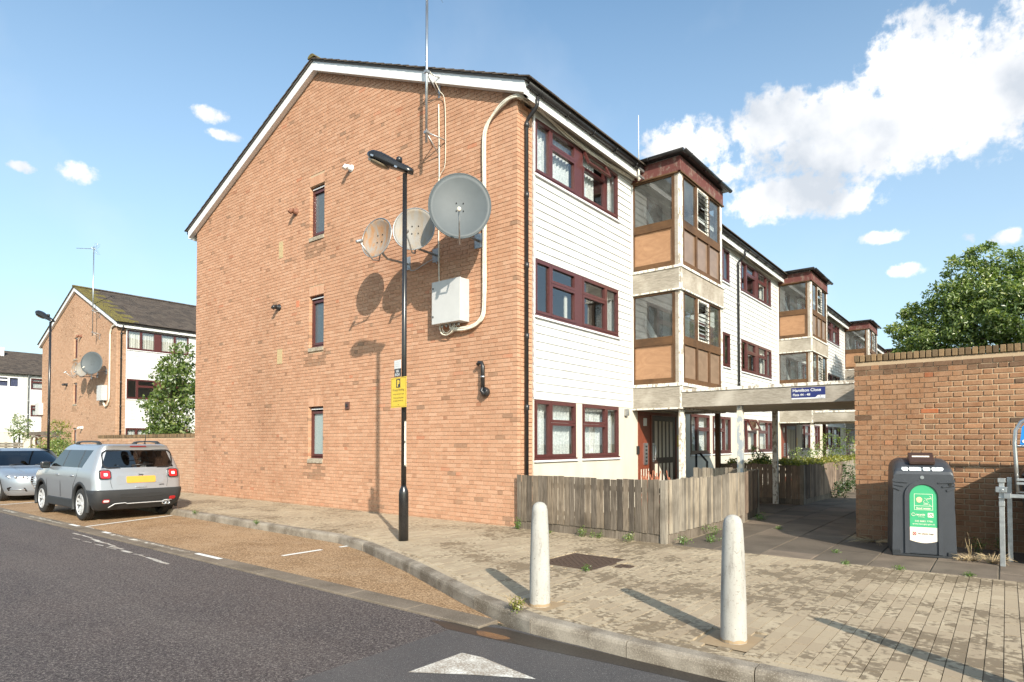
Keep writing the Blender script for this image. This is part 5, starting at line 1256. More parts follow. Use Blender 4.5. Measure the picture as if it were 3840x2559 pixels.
T = thing('handrail', 'black handrail by the entrance ramp behind the first canopy post', 'handrail', (.55, 6.9, 0))
m = MB(); m.tube([(.42, 6.9, 0), (.42, 6.9, 1.17), (.52, 6.9, 1.19), (.70, 6.9, .98), (.70, 6.9, 0)], .03, 8); m.tube([(.42, 6.9, .6), (.70, 6.9, .5)], .02, 6); m.build('rail', 'black_paint', T)
# ------------------------------------------------------------------ second brick block on the left with the same fittings
BX, BY = -29.1, 4.04
B2, FG2, FF2 = gable_block('apartment_block', 'brick gable block farther left with a mossy tiled roof behind the tree', BX, BY, 30., [((.47, 3.6), None, (4.6, 7.7), 11.3), ((11.9, 15.0), None, None, None)], False)
off = Vector((BX, BY, 0))
def place_copy(src, label, add=None):
    c = copy_tree(src); c.location = src.location+off+(add or Vector((0, 0, 0))); c['label'] = label; return c
byname = lambda s: [o for o in bpy.data.objects if o.get('label', '') == s][0]
place_copy(byname('large dark grey satellite dish beside the grey cabinet on the near gable'), 'grey round satellite dish, largest on the farther left gable', Vector((-.35, 0, .05)))
place_copy(byname('pale streaked satellite dish in the middle of the three on the near gable'), 'pale satellite dish partly behind the large dish on the farther left gable', Vector((-.5, 0, .0)))
place_copy(byname('rust stained satellite dish, leftmost of the three on the near gable'), 'small rusty satellite dish, leftmost on the farther left gable', Vector((-.55, 0, .0)))
place_copy(CAB1, 'grey steel cabinet on the farther left gable below its dishes')
cabinet('grey cabinet near the left edge of the farther left gable', -41.15, -40.55, 3.2, 3.95, BY, .25)
bundle('cable_bundle', 'white cables running up the farther left gable', [(BX+p[0], BY+p[1], p[2]) for p in [(-1.45, -.10, 3.66), (-1.2, -.08, 3.40), (-.92, -.07, 3.45), (-.72, -.06, 3.8), (-.71, -.055, 5.0), (-.72, -.055, 6.9), (-.66, -.06, 7.2), (-.45, -.06, 7.45), (.1, -.07, 7.52)]], 4, .022, .03)
mast('tall aerial mast with a yagi aerial on the farther left gable', BX-2.25, BY, BY-.35, 7.12, 11.9, (8.42, 7.26))
flue('white lamp bracket low on the farther left gable', BX-4.6, 2.3, 'white_trim', .07, .2, y=BY); flue('flue right of the top narrow window of the farther left gable', BX-5.0, 7.45, 'terracotta', .07, .2, y=BY); flue('flue left of the middle narrow window of the farther left gable', BX-7.2, 4.85, 'black_plastic', .07, .2, y=BY)
LAMP2 = copy_tree(LAMP1); LAMP2.location = (-18.4, -1.72, 0); LAMP2['label'] = 'black street lamp farther left in front of the second brick gable'
for ch in list(LAMP2.children):
    if ch.name.startswith('torn'): bpy.data.objects.remove(ch)
# ------------------------------------------------------------------ white boarded terrace at the left edge
B3 = thing('white_terrace', 'white boarded terrace with a dark tiled roof at the left edge', 'building', (-63.5, 8, 0)); X3 = -63.5
f3 = Fr((X3, 0, 0), (0, 1, 0), (1, 0, 0)); y0, y1 = -16., 22.
wl3 = [(6.3, 8.35, 6.45, 7.42, 'white_upvc'), (9.2, 10.9, 6.4, 7.4, 'mahogany'), (9.2, 10.9, 3.92, 4.92, 'mahogany'), (1.5, 4.2, 6.45, 7.42, 'white_upvc'), (1.5, 4.2, 3.9, 4.9, 'mahogany'), (9.6, 11.0, 1.3, 2.2, 'mahogany')]
holes = [w[:4] for w in wl3]+[(7.85, 8.65, 0, 2.3)]
m = MB(); wall_holes(m, f3, y0, y1, 0, 7.7, holes, -.25, 0); m.build('wall', 'cream_render', B3)
segs = []
z = 2.45
while z < 7.6:
    ss = [(y0, 8.95), (9.05, y1)]
    for (a, b, c, d) in holes:
        if z+.149 > c and z < d:
            ns = []
            for p, q in ss:
                if b <= p or a >= q: ns.append((p, q)); continue
                if a > p: ns.append((p, a))
                if b < q: ns.append((b, q))
            ss = ns
    segs += [(p, q, z) for p, q in ss if q-p > .02]; z += .15
weatherboards(B3, f3, segs, limit=120)
for (a, b, c, d, mt) in wl3:
    g = a+(b-a)*.62
    window(B3, f3, (a, b, c, d), [(a+.03, g, c+(d-c)*.66, d-.03), (a+.03, g, c+.03, c+(d-c)*.66), (g, b-.03, c+.03, d-.03)], frame=mt, curtain=[(a+.06, b-.06, 'dark_curtain' if mt == 'white_upvc' else 'net_curtain')], w=.07)
m = MB(); m.fbox(f3, 7.86, 8.64, 0, 2.29, -.1, .02); d = m.build('door', 'white_upvc', B3)
m = MB(); m.fbox(f3, 7.98, 8.08, .9, 2.0, .02, .03); m.fbox(f3, 8.38, 8.48, .9, 2.0, .02, .03); m.build('door_glass', 'tinted_glass', d)
downpipe(B3, X3+.08, 9.0, 2.0, 7.4, mat='galvanised', r=.06, out=(.15, 0, 0)); gutter(B3, (X3+.25, y0, 7.72), (X3+.25, y1, 7.72), .07)
m = MB(); m.hexa([(X3+.2, y0, 7.68), (X3+.2, y1, 7.68), (X3-5.9, y1, 10.28), (X3-5.9, y0, 10.28), (X3+.2, y0, 7.72), (X3+.2, y1, 7.72), (X3-5.9, y1, 10.32), (X3-5.9, y0, 10.32)]); m.hexa([(X3-5.9, y0, 10.28), (X3-5.9, y1, 10.28), (X3-12, y1, 7.68), (X3-12, y0, 7.68), (X3-5.9, y0, 10.32), (X3-5.9, y1, 10.32), (X3-12, y1, 7.72), (X3-12, y0, 7.72)]); m.build('roof_deck', 'dark_interior', B3)
tiles(B3, (X3-5.9, y0, 10.40), (0, 1, 0), (1, 0, -.43), y1-y0, 25, .272, 'roof_tile', limit=60)
m = MB(); m.box(X3-4.6, X3-4.2, 7.9, 8.15, 9.5, 10.5); m.build('vent_stack', 'white_trim', B3)
m = MB(); m.box(X3-11.9, X3-.3, y0, y0+.2, 0, 7.6); m.box(X3-11.9, X3-.3, y1-.2, y1, 0, 7.6); m.box(X3-12, X3-11.8, y0, y1, 0, 7.6); m.build('side_wall', 'brick_wall_far', B3)
# ------------------------------------------------------------------ low brick garden wall between the blocks
T = thing('garden_wall', 'low brick garden wall running left from the near gable corner', 'wall', (-11.85, .06, 0))
fgw = Fr((-19.4, .06, 0), (1, 0, 0), (0, -1, 0)); L = 7.52
m = MB(); m.fbox(fgw, .0, L, -.1, 1.62, -.21, -.012); m.build('core', 'mortar', T)
pieces(brick_courses(fgw, 0, L, -.055, 1.61, n_back=-.09), 'brick', 'brick_far', T, limit=300)
cp = []; u = .034
while u < L: c = fgw.p(u, 1.68, -.1); cp.append((c.x, c.y, c.z, .066, .22, .105, random.random())); u += .0765
pieces(cp, 'coping_brick', 'brick_coping', T)
# timber fence, trellis on the left
def slat_fence(name, label, x0, x1, y, z1, mat, post_step=1.9, slat=.14, horizontal=True, group=None):
    T = thing(name, label, 'fence', (x0, y, 0), 0, group); n = 0; z = .1
    while z < z1-.08: 
        m = MB(); m.box(x0, x1, y-.01, y+.01, z, z+slat-.03, random.random()); m.build('slat', mat, T); z += slat
    x = x0
    while x <= x1+.01: m = MB(); m.box(x-.05, x+.05, y+.011, y+.11, 0, z1+.05); m.build('post', mat, T); x += post_step
    return T
slat_fence('slatted_fence', 'grey slatted timber fence beyond the silver hatchback at the left edge', -41.5, -34.2, 1.5, 1.45, 'fence_pale')
T = thing('timber_trellis', 'weathered timber trellis with three rounded openings beside the second lamp', 'fence', (-30.5, 1.5, 0))
for k in range(3):
    x = -32.9+1.45*k; m = MB(); m.tube([(x, 1.5, 0), (x, 1.5, 1.55), (x+.12, 1.5, 1.72), (x+.35, 1.5, 1.78), (x+1.0, 1.5, 1.78), (x+1.25, 1.5, 1.72), (x+1.37, 1.5, 1.55), (x+1.37, 1.5, 0)], .05, 6); m.build('arch_frame', 'fence_pale', T)
    m = MB(); m.box(x+.05, x+1.3, 1.47, 1.53, 1.28, 1.34); m.build('rail', 'fence_pale', T)
    m = MB(); m.box(x+.06, x+1.3, 1.48, 1.50, .05, 1.0); m.build('panel', 'fence_plank', T)
m = MB(); m.box(-33.0, -28.4, 1.42, 1.58, 1.84, 2.02); m.build('top_beam', 'fence_plank', T)
slat_fence('slatted_fence', 'timber fence between the second lamp and the garden wall', -27.6, -19.6, 1.2, 1.15, 'fence_pale')
# ------------------------------------------------------------------ cars
t = NT('car_silver'); t.fin((.36, .372, .395), .32, .5); t.b.inputs['Coat Weight'].default_value = .8; t.b.inputs['Coat Roughness'].default_value = .06
t = NT('car_silver_blue'); t.fin((.31, .34, .385), .30, .5); t.b.inputs['Coat Weight'].default_value = .8; t.b.inputs['Coat Roughness'].default_value = .05
plain('cladding', (.026, .027, .029), .6, 0, .08, 12, .08, bscale=200.)
plain('tyre', (.022, .021, .020), .8, 0, .2, 14, .2)
plain('alloy', (.58, .58, .59), .35, .25, .05)
plain('alloy_dark', (.08, .08, .085), .4, .4, .1)
plain('seat_cloth', (.035, .036, .042), .9)
t = NT('lens_red'); t.fin((.42, .012, .014), .12, 0, .6); t.b.inputs['Coat Weight'].default_value = .6
plain('lens_clear', (.72, .72, .72), .12, .1, .05); plain('plate_yellow', (.62, .31, .05), .4, 0, .05); plain('plate_grey', (.42, .42, .42), .5, 0, .05); plain('chrome', (.75, .75, .76), .12, .9, .02)
def ring_pts(xr, xf, w, rr, rf, st, rys, bul=.03, barrel=.02):
    h = []; tg = []
    rr = max(.01, rr); rf = max(.01, rf)
    ys = [q*(w-rr) for q in rys]
    for y in ys: h.append((xr+bul*(y/w)**2, y))
    x0c = xr+bul*((w-rr)/w)**2
    for i in range(1, 5): a = math.pi/2*i/4; h.append((x0c+rr*(1-math.cos(a)), w-rr+rr*math.sin(a)))
    for x in st: h.append((x, w+barrel*(1-((x-2.1)/2.1)**2)))
    xe = xf-rf
    for i in range(0, 5): a = math.pi/2*i/4; h.append((xe+rf*math.sin(a), w-rf+rf*math.cos(a)))
    for q in (.66, .33, 0): h.append((xf+.06*(1-q*q)-.0, q*(w-rf)))
    tg = ['rear%d' % i for i in range(len(ys)-1)]+['rc']*4+['side%d' % i for i in range(len(st)+1)]+['fc']*4+['front']*3
    full = h+[(x, -y) for x, y in reversed(h[1:-1])]
    tgf = tg+list(reversed(tg))
    return full, tgf
def loft_car(levels, st_fn, rys, matfn, parent, name, mats, cap_top=None, cap_bottom=None, arch=None, smooth=True):
    rings = []
    for lv in levels:
        z, xr, xf, w, rr, rf = lv[:6]; p, tg = ring_pts(xr, xf, w, rr, rf, st_fn(z), rys); rings.append([(x, y, z) for x, y in p])
    K = len(rings[0]); out = {}
    for j in range(len(rings)-1):
        for k in range(K):
            mt = matfn(j, tg[k], k < K/2)
            if mt is None: continue
            nm, mat = mt; m = out.setdefault((nm, mat), MB()); k2 = (k+1) % K
            m.add([rings[j][k2], rings[j][k], rings[j+1][k], rings[j+1][k2]], [(0, 1, 2, 3)], smooth=True)
    for ri, mt, flip in ((0, cap_bottom, True), (-1, cap_top, False)):
        if mt: m = out.setdefault(mt, MB()); f = list(range(K)); m.add(rings[ri], [f if flip else f[::-1]], smooth=True)
    res = {}
    for (nm, mat), m in out.items():
        me = bpy.data.meshes.new(nm); bm = bmesh.new(); vv = [bm.verts.new(v) for v in m.v]
        for f in m.f:
            try: bm.faces.new([vv[i] for i in f])
            except ValueError: pass
        bmesh.ops.remove_doubles(bm, verts=bm.verts, dist=.0005); bmesh.ops.recalc_face_normals(bm, faces=bm.faces)
        for f in bm.faces: f.smooth = True
        bm.to_mesh(me); bm.free(); me.materials.append(MATS[mat]); o = bpy.data.objects.new(nm, me); link(o, parent); res[(nm, mat)] = o
        es = o.modifiers.new('edges', 'EDGE_SPLIT'); es.split_angle = rad(38)
    return res
def cut_arches(o, axles, r, z):
    dg = None; mods = []; cutters = []
    for x in axles:
        bm = bmesh.new(); bmesh.ops.create_cone(bm, segments=40, radius1=r, radius2=r, depth=2.4, cap_ends=True, matrix=Matrix.Translation((x, 0, z))@Matrix.Rotation(math.pi/2, 4, 'X'))
        me = bpy.data.meshes.new('cut'); bm.to_mesh(me); bm.free(); c = bpy.data.objects.new('cut', me); COL.objects.link(c); cutters.append(c)
        md = o.modifiers.new('b', 'BOOLEAN'); md.operation = 'DIFFERENCE'; md.object = c; md.solver = 'EXACT'
    par = o.parent; o.parent = None
    bpy.context.view_layer.update()
    es = o.modifiers.get('edges'); 
    if es: o.modifiers.remove(es)
    dg = bpy.context.evaluated_depsgraph_get(); me = bpy.data.meshes.new_from_object(o.evaluated_get(dg)); o.modifiers.clear(); o.data = me; o.parent = par
    for c in cutters: bpy.data.objects.remove(c)
    es = o.modifiers.new('edges', 'EDGE_SPLIT'); es.split_angle = rad(38)
def wheel(parent, x, y, r, w, side, spokes=5, z=None):
    z = r if z is None else z; s_ = side; c = Vector((x, y, z))
    m = MB(); prof = [(r*.66, -w*.47), (r*.80, -w*.5), (r*.93, -w*.46), (r*.985, -w*.36), (r, -w*.2), (r, w*.2), (r*.985, w*.36), (r*.93, w*.46), (r*.80, w*.5), (r*.66, w*.47)]
    m.lathe(prof, c, 36, axis=(0, 1, 0), cap=False); wh = m.build('wheel', 'tyre', parent, local=True)
    m = MB()
    for dz in (-.28, -.09, .09, .28): m.lathe([(r*1.002, w*dz-.006), (r*1.003, w*dz), (r*1.002, w*dz+.006)], c, 36, axis=(0, 1, 0), cap=False)
    m.build('tread_groove', 'black_plastic', wh, local=True)
    m = MB(); m.lathe([(r*.67, s_*w*.47), (r*.64, s_*w*.44), (r*.62, s_*w*.1), (.0001, s_*w*.05)], c, 32, axis=(0, 1, 0), cap=False); m.build('rim_barrel', 'alloy_dark', wh, local=True)
    m = MB(); m.lathe([(r*.68, s_*w*.46), (r*.67, s_*w*.50), (r*.63, s_*w*.49), (r*.62, s_*w*.42)], c, 36, axis=(0, 1, 0), cap=False)
    for k in range(spokes):
        for d in (-.17, .17):
            a = 2*math.pi*k/spokes+.3; p = []
            for rr, da, hw in ((r*.12, d*.5, .03), (r*.64, d*1.25, .020)):
                aa = a+da; dirr = Vector((math.cos(aa), 0, math.sin(aa))); tn = Vector((-math.sin(aa), 0, math.cos(aa))); p.append((c+dirr*rr, tn*hw))
            (q0, t0), (q1, t1) = p; o0, o1 = Vector((0, s_*w*.30, 0)), Vector((0, s_*w*.44, 0)); e = Vector((0, -s_*.03, 0))
            m.hexa([q0-t0+o0+e, q0+t0+o0+e, q1+t1+o1+e, q1-t1+o1+e, q0-t0+o0, q0+t0+o0, q1+t1+o1, q1-t1+o1])
    m.lathe([(.0001, s_*w*.36), (r*.14, s_*w*.34), (r*.17, s_*w*.28)], c, 18, axis=(0, 1, 0), cap=False); m.build('rim', 'alloy', wh, local=True, recalc=True)
    return wh
def rbox(parent, name, mat, x0, x1, y0, y1, z0, z1, b=.02, **k):
    m = MB(); m.box(x0, x1, y0, y1, z0, z1); return m.build(name, mat, parent, local=True, bevel=b)
def suv():
    T = thing('parked_car', 'silver compact off road car seen from behind with black lower cladding', 'car', (-7.36, -3.13, -.12), math.pi)
    st = lambda z: [.9, 1.5, 2.1, 2.7, 3.3]
    rys = (0, .33, .66, 1.0)
    low = [(.24, .22, 4.05, .78, .10, .2), (.34, .10, 4.14, .86, .14, .3), (.46, .03, 4.19, .885, .16, .36), (.58, .0, 4.22, .895, .17, .38), (.655, .005, 4.22, .90, .17, .38), (.675, .045, 4.21, .90, .16, .38), (.80, .06, 4.20, .905, .16, .38), (.93, .075, 4.17, .905, .16, .36), (1.02, .095, 4.02, .895, .15, .34), (1.08, .115, 3.4, .882, .14, .28), (1.105, .125, 3.05, .872, .14, .24)]
    o = loft_car(low, st, rys, lambda j, t_, l: ('body', 'car_silver'), T, 'body', None, cap_top=('body', 'car_silver'), cap_bottom=('body', 'car_silver'))[('body', 'car_silver')]
    cut_arches(o, (.82, 3.39), .405, .36)
    # cladding: rear bumper, sills
    bl_ = [(z, xr-.008, xf+.01, w+.010, rr, rf) for z, xr, xf, w, rr, rf in low[:5]]
    bl_.append((.672, .04, 4.215, .905, .16, .38))
    def bm_(j, t_, l):
        if t_.startswith('rear') or t_ == 'rc': return ('rear_bumper', 'cladding')
        if t_ in ('side0',): return ('rear_bumper', 'cladding') if j >= 1 else None
        return None
    b2 = loft_car(bl_, lambda z: [.44, 1.5, 2.1, 2.7, 3.3], rys, bm_, T, 'rear_bumper', None)
    for o2 in b2.values(): bumper = o2
    for s_ in (1, -1):
        m = MB(); ya = s_*.868; m.box(1.23, 2.98, min(ya, s_*.915), max(ya, s_*.915), .245, .44); m.build('sill', 'cladding', T, local=True, bevel=.02)
        for xa in (.82, 3.39):
            m = MB(); vs = []; fs = []; n = 22
            for i in range(n+1):
                a = rad(-20)+rad(220)*i/n; cx, sz_ = math.cos(a), math.sin(a)
                for (r_, yy) in ((.395, .865), (.395, .925), (.455, .928), (.475, .905), (.475, .865)): vs.append((xa+r_*cx*(1.0 if True else 1), s_*yy, .36+r_*sz_*(1.03)))
            for i in range(n):
                for k in range(5): k2 = (k+1) % 5; fs.append((i*5+k, i*5+k2, (i+1)*5+k2, (i+1)*5+k))
            m.add(vs, fs, smooth=True); m.build('wheel_arch', 'cladding', T, local=True, recalc=True)
            m = MB(); vs = []; fs = []
            for i in range(n+1):
                a = rad(-10)+rad(200)*i/n
                for yy in (.45, .875): vs.append((xa+.40*math.cos(a), s_*yy, .36+.40*math.sin(a)))
            for i in range(n): fs.append((2*i, 2*i+1, 2*i+3, 2*i+2))
            vs2 = [(xa+.41*math.cos(rad(-12+204*i/23)), s_*.50, .36+.41*math.sin(rad(-12+204*i/23))) for i in range(24)]
            m.add(vs, fs, smooth=True); m.add(vs2, [tuple(range(24))]); m.build('wheel_well', 'black_plastic', T, local=True)
            wheel(T, xa, s_*.80, .345, .215, s_)
    # cabin
    F = lambda b, t_, z: b+(t_-b)*(z-1.10)/.42
    stc = lambda z: [F(.86, .56, z), F(1.02, .98, z), F(1.10, 1.06, z), F(1.98, 1.93, z), F(2.06, 2.01, z), F(2.92, 2.36, z)]
    rc_ = (0, .42, .84, 1.0)
    cab = [(1.10, .13, 3.08, .868, .13, .22), (1.135, .14, 3.03, .858, .13, .22), (1.19, .155, 2.95, .842, .13, .22), (1.47, .235, 2.52, .745, .13, .20), (1.515, .25, 2.44, .728, .13, .20), (1.57, .24, 2.30, .70, .14, .20), (1.615, .20, 2.14, .655, .16, .22), (1.645, .26, 2.0, .58, .2, .25)]
    def cm(j, t_, l):
        if 1 <= j <= 3:
            if t_ in ('rear0', 'rear1') or (t_ == 'rear2' and True): return ('rear_window', 'car_glass')
            if t_ == 'side1': return ('side_window', 'car_glass')
            if t_ in ('side2', 'side4'): return ('pillar', 'black_plastic')
            if t_ == 'side3': return ('side_window', 'car_glass')
            if t_ == 'side5': return ('side_window', 'car_glass')
            if t_ in ('front', 'fc'): return ('windscreen', 'car_glass')
        return ('cabin', 'car_silver')
    loft_car(cab, stc, rc_, cm, T, 'cabin', None, cap_top=('roof', 'car_silver'))
    # rear door trim: window surround, seam, plate, badge, lights
    def ry(y, z):                                               # rear surface x at (y,z)
        lv = low+cab[1:]
        for a, b in zip(lv, lv[1:]):
            if a[0] <= z <= b[0]: f = (z-a[0])/max(1e-6, b[0]-a[0]); return (a[1]+(b[1]-a[1])*f)+.03*(y/.85)**2
        return .1
    fr = Fr((0, 0, 0), (0, -1, 0), (-1, 0, 0))                   # u to the right seen from behind
    def patch(name, mat, pts_, th, parent=T, bv=.004):
        m = MB(); m.prism([(ry(-u, z)-.002, -u, z) for u, z in pts_], (-th, 0, 0)); return m.build(name, mat, parent, local=True, bevel=bv)
    def rrect(u0, u1, z0, z1, r, k=4):
        q = []
        for (cx, cz, a0) in ((u1-r, z0+r, -90), (u1-r, z1-r, 0), (u0+r, z1-r, 90), (u0+r, z0+r, 180)):
            for i in range(k+1): a = rad(a0+90*i/k); q.append((cx+r*math.cos(a), cz+r*math.sin(a)))
        return q
    m = MB(); o_ = rrect(-.715, .715, 1.12, 1.525, .12); i_ = rrect(-.685, .685, 1.15, 1.495, .10)
    vs = [(ry(-u, z)-.006, -u, z) for u, z in o_]+[(ry(-u, z)-.006, -u, z) for u, z in i_]; n = len(o_); m.add(vs, [(k, (k+1) % n, n+(k+1) % n, n+k) for k in range(n)]); m.build('window_surround', 'black_paint', T, local=True)
    for s_ in (-1, 1):
        lp = [(s_*u, z) for u, z in rrect(.575, .80, .905, 1.095, .045)]; lp = lp if s_ > 0 else lp[::-1]
        h = patch('taillight', 'black_paint', lp, .045, bv=.008); 
        lp = [(s_*u, z) for u, z in rrect(.592, .772, .918, 1.082, .035)]; lp = lp if s_ > 0 else lp[::-1]
        patch('lens', 'lens_red', lp, .058, h, .006)
        lp = [(s_*u, z) for u, z in rrect(.645, .715, .968, 1.032, .012)]; lp = lp if s_ > 0 else lp[::-1]
        patch('reverse_lamp', 'lens_clear', lp, .064, h, .003)
        lp = [(s_*u, z) for u, z in rrect(.60, .735, .40, .475, .03)]; lp = lp if s_ > 0 else lp[::-1]
        patch('fog_lamp', 'lens_red', lp, .02, bumper); lp = [(s_*u, z) for u, z in rrect(.615, .72, .415, .46, .02)]; lp = lp if s_ > 0 else lp[::-1]
        patch('fog_lens', 'lens_clear' if s_ < 0 else 'lens_red', lp, .026, bumper, .002)
    patch('number_plate', 'plate_yellow', rrect(-.275, .315, .805, .95, .03), .012, bv=.002)
    patch('plate_recess', 'car_silver', rrect(-.46, .48, .785, .965, .04), .004, bv=.001)
    patch('tailgate_handle', 'chrome', rrect(-.10, .12, .705, .73, .012), .025)
    m = MB()
    for s_ in (-1, 1): m.tube([(ry(0, z)-.001+.03*(u/.85)**2, -s_*u, z) for u, z in ((.735, 1.12), (.61, 1.10), (.56, 1.05), (.56, .93), (.58, .84), (.55, .70))], .004, 4)
    m.build('tailgate_seam', 'black_plastic', T, local=True)
    patch('bumper_recess', 'black_plastic', rrect(-.50, .52, .47, .60, .05), .006, bumper)
    patch('bumper_panel', 'cladding', rrect(-.42, .44, .495, .585, .03), .016, bumper)
    m = MB(); m.tube([(ry(0, .34)-.03, .62, .30), (ry(0, .36)-.035, .5, .375), (ry(0, .36)-.04, .3, .385), (ry(0, .36)-.04, .26, .365), (ry(0, .36)-.04, -.45, .365), (ry(0, .36)-.04, -.5, .39), (ry(0, .36)-.03, -.66, .39)], .010, 6); m.build('skid_trim', 'alloy', bumper, local=True)
    m = MB(); m.lathe([(.040, 0), (.040, .14), (.034, .14), (.034, .02)], (.18, -.50, .335), 14, axis=(-1, 0, 0)); m.lathe([(.040, 0), (.040, .14), (.034, .14), (.034, .02)], (.18, -.58, .335), 14, axis=(-1, 0, 0)); m.build('exhaust', 'chrome', bumper, local=True)
    frr = Fr((.052, 0, 0), (0, -1, 0), (-1, 0, 0))
    for s_, u, z, sz, mt in (('Jeep', .02, .965, .055, 'black_paint'), ('LIMITED', .44, .735, .03, 'black_plastic')):
        cu = bpy.data.curves.new('text', 'FONT'); cu.body = s_; cu.size = sz; cu.align_x = 'CENTER'; cu.offset = .001; to = bpy.data.objects.new('tmp', cu); COL.objects.link(to)
        me0 = bpy.data.meshes.new_from_object(to.evaluated_get(bpy.context.evaluated_depsgraph_get())); m = MB(); m.add([(ry(-(u+v.co.x), z+v.co.y)-.008, -(u+v.co.x), z+v.co.y) for v in me0.vertices], [tuple(p.vertices)[::-1] for p in me0.polygons]); bpy.data.objects.remove(to); m.build('badge', mt, T, local=True)
    patch('brake_light', 'lens_red', rrect(-.16, .17, 1.585, 1.603, .006), .012, bv=.002)
    m = MB(); m.tube([(ry(0, 1.2)-.02, .12, 1.19), (ry(0, 1.2)-.022, -.28, 1.205)], .012, 6); m.lathe([(.03, 0), (.03, .03)], (ry(0, 1.18)-.0, .12, 1.18), 10, axis=(-1, 0, 0)); m.build('rear_wiper', 'black_plastic', T, local=True)
    for s_ in (-1, 1):
        m = MB(); m.tube([(.55, s_*.60, 1.635), (.70, s_*.60, 1.69), (1.1, s_*.605, 1.705), (1.7, s_*.605, 1.70), (2.0, s_*.60, 1.68), (2.15, s_*.59, 1.62)], [.022, .024, .018, .018, .024, .02], 7); m.box(.62, .78, s_*.60-.018, s_*.60+.018, 1.62, 1.69); m.box(1.88, 2.02, s_*.60-.018, s_*.60+.018, 1.62, 1.685); m.build('roof_rail', 'black_plastic', T, local=True)
        m = MB(); c = Vector((2.86, s_*.98, 1.16)); m.box(2.78, 2.94, min(s_*.90, s_*1.07), max(s_*.90, s_*1.07), 1.08, 1.24); mr = m.build('wing_mirror', 'black_plastic', T, local=True, bevel=.035)
        m = MB(); m.box(2.772, 2.779, min(s_*.93, s_*1.05), max(s_*.93, s_*1.05), 1.105, 1.215); m.build('mirror_glass', 'tinted_glass', mr, local=True)
        for x, in ((1.18,), (2.10,)):
            m = MB(); m.tube([(x, s_*.912, .955), (x+.02, s_*.935, .955), (x+.17, s_*.935, .955), (x+.19, s_*.914, .955)], .014, 7); m.build('door_handle', 'car_silver', T, local=True)
        m = MB()
        for q in ([(2.02, 1.10), (2.03, .8), (2.0, .46)], [(2.98, 1.10), (3.0, .80), (2.94, .46)], [(1.0, 1.10), (1.02, .95), (1.20, .75), (1.26, .46)]):
            m.tube([(x, s_*(.9055+.02*(1-((x-2.1)/2.1)**2)-(.03 if z > 1.05 else 0)), z) for x, z in q], .004, 4)
        m.build('door_seam', 'black_plastic', T, local=True)
        m = MB(); m.box(.20, .26, s_*.6-.03, s_*.6+.03, 1.0, 1.01); 
    m = MB(); m.box(.3, 3.2, -.8, .8, .80, 1.0); m.build('cabin_floor', 'seat_cloth', T, local=True)
    for x in (.95, 1.95):
        for y in ((-.38, .38) if x > 1 else (-.42, 0, .42)):
            m = MB(); m.hexa([(x, y-.24, .9), (x+.16, y-.24, .9), (x+.16, y+.24, .9), (x, y+.24, .9), (x-.14, y-.21, 1.32), (x-.04, y-.21, 1.32), (x-.04, y+.21, 1.32), (x-.14, y+.21, 1.32)]); s_ = m.build('seat', 'seat_cloth', T, local=True, bevel=.05)
            m = MB(); m.box(x-.17, x-.06, y-.13, y+.13, 1.34, 1.50); m.build('headrest', 'seat_cloth', s_, local=True, bevel=.04)
    m = MB(); m.tube([(.50, -.25, 1.645), (.42, -.25, 1.9)], [.012, .004], 6); m.lathe([(.04, 0), (.02, .03)], (.50, -.25, 1.63), 10); m.build('roof_aerial', 'black_plastic', T, local=True)
    for s_ in (1, -1):
        for xf_, zz in ((4.17, .86),): m = MB(); m.lathe([(.10, 0), (.10, .04), (.02, .06)], (xf_-.08, s_*.66, zz), 18, axis=(1, 0, 0)); m.build('headlight', 'lens_clear', T, local=True)
    m = MB(); m.box(.5, 3.9, -.7, .7, .2, .3); m.build('underbody', 'black_plastic', T, local=True)
    T.scale = (.94, .94, .94); return T
suv()
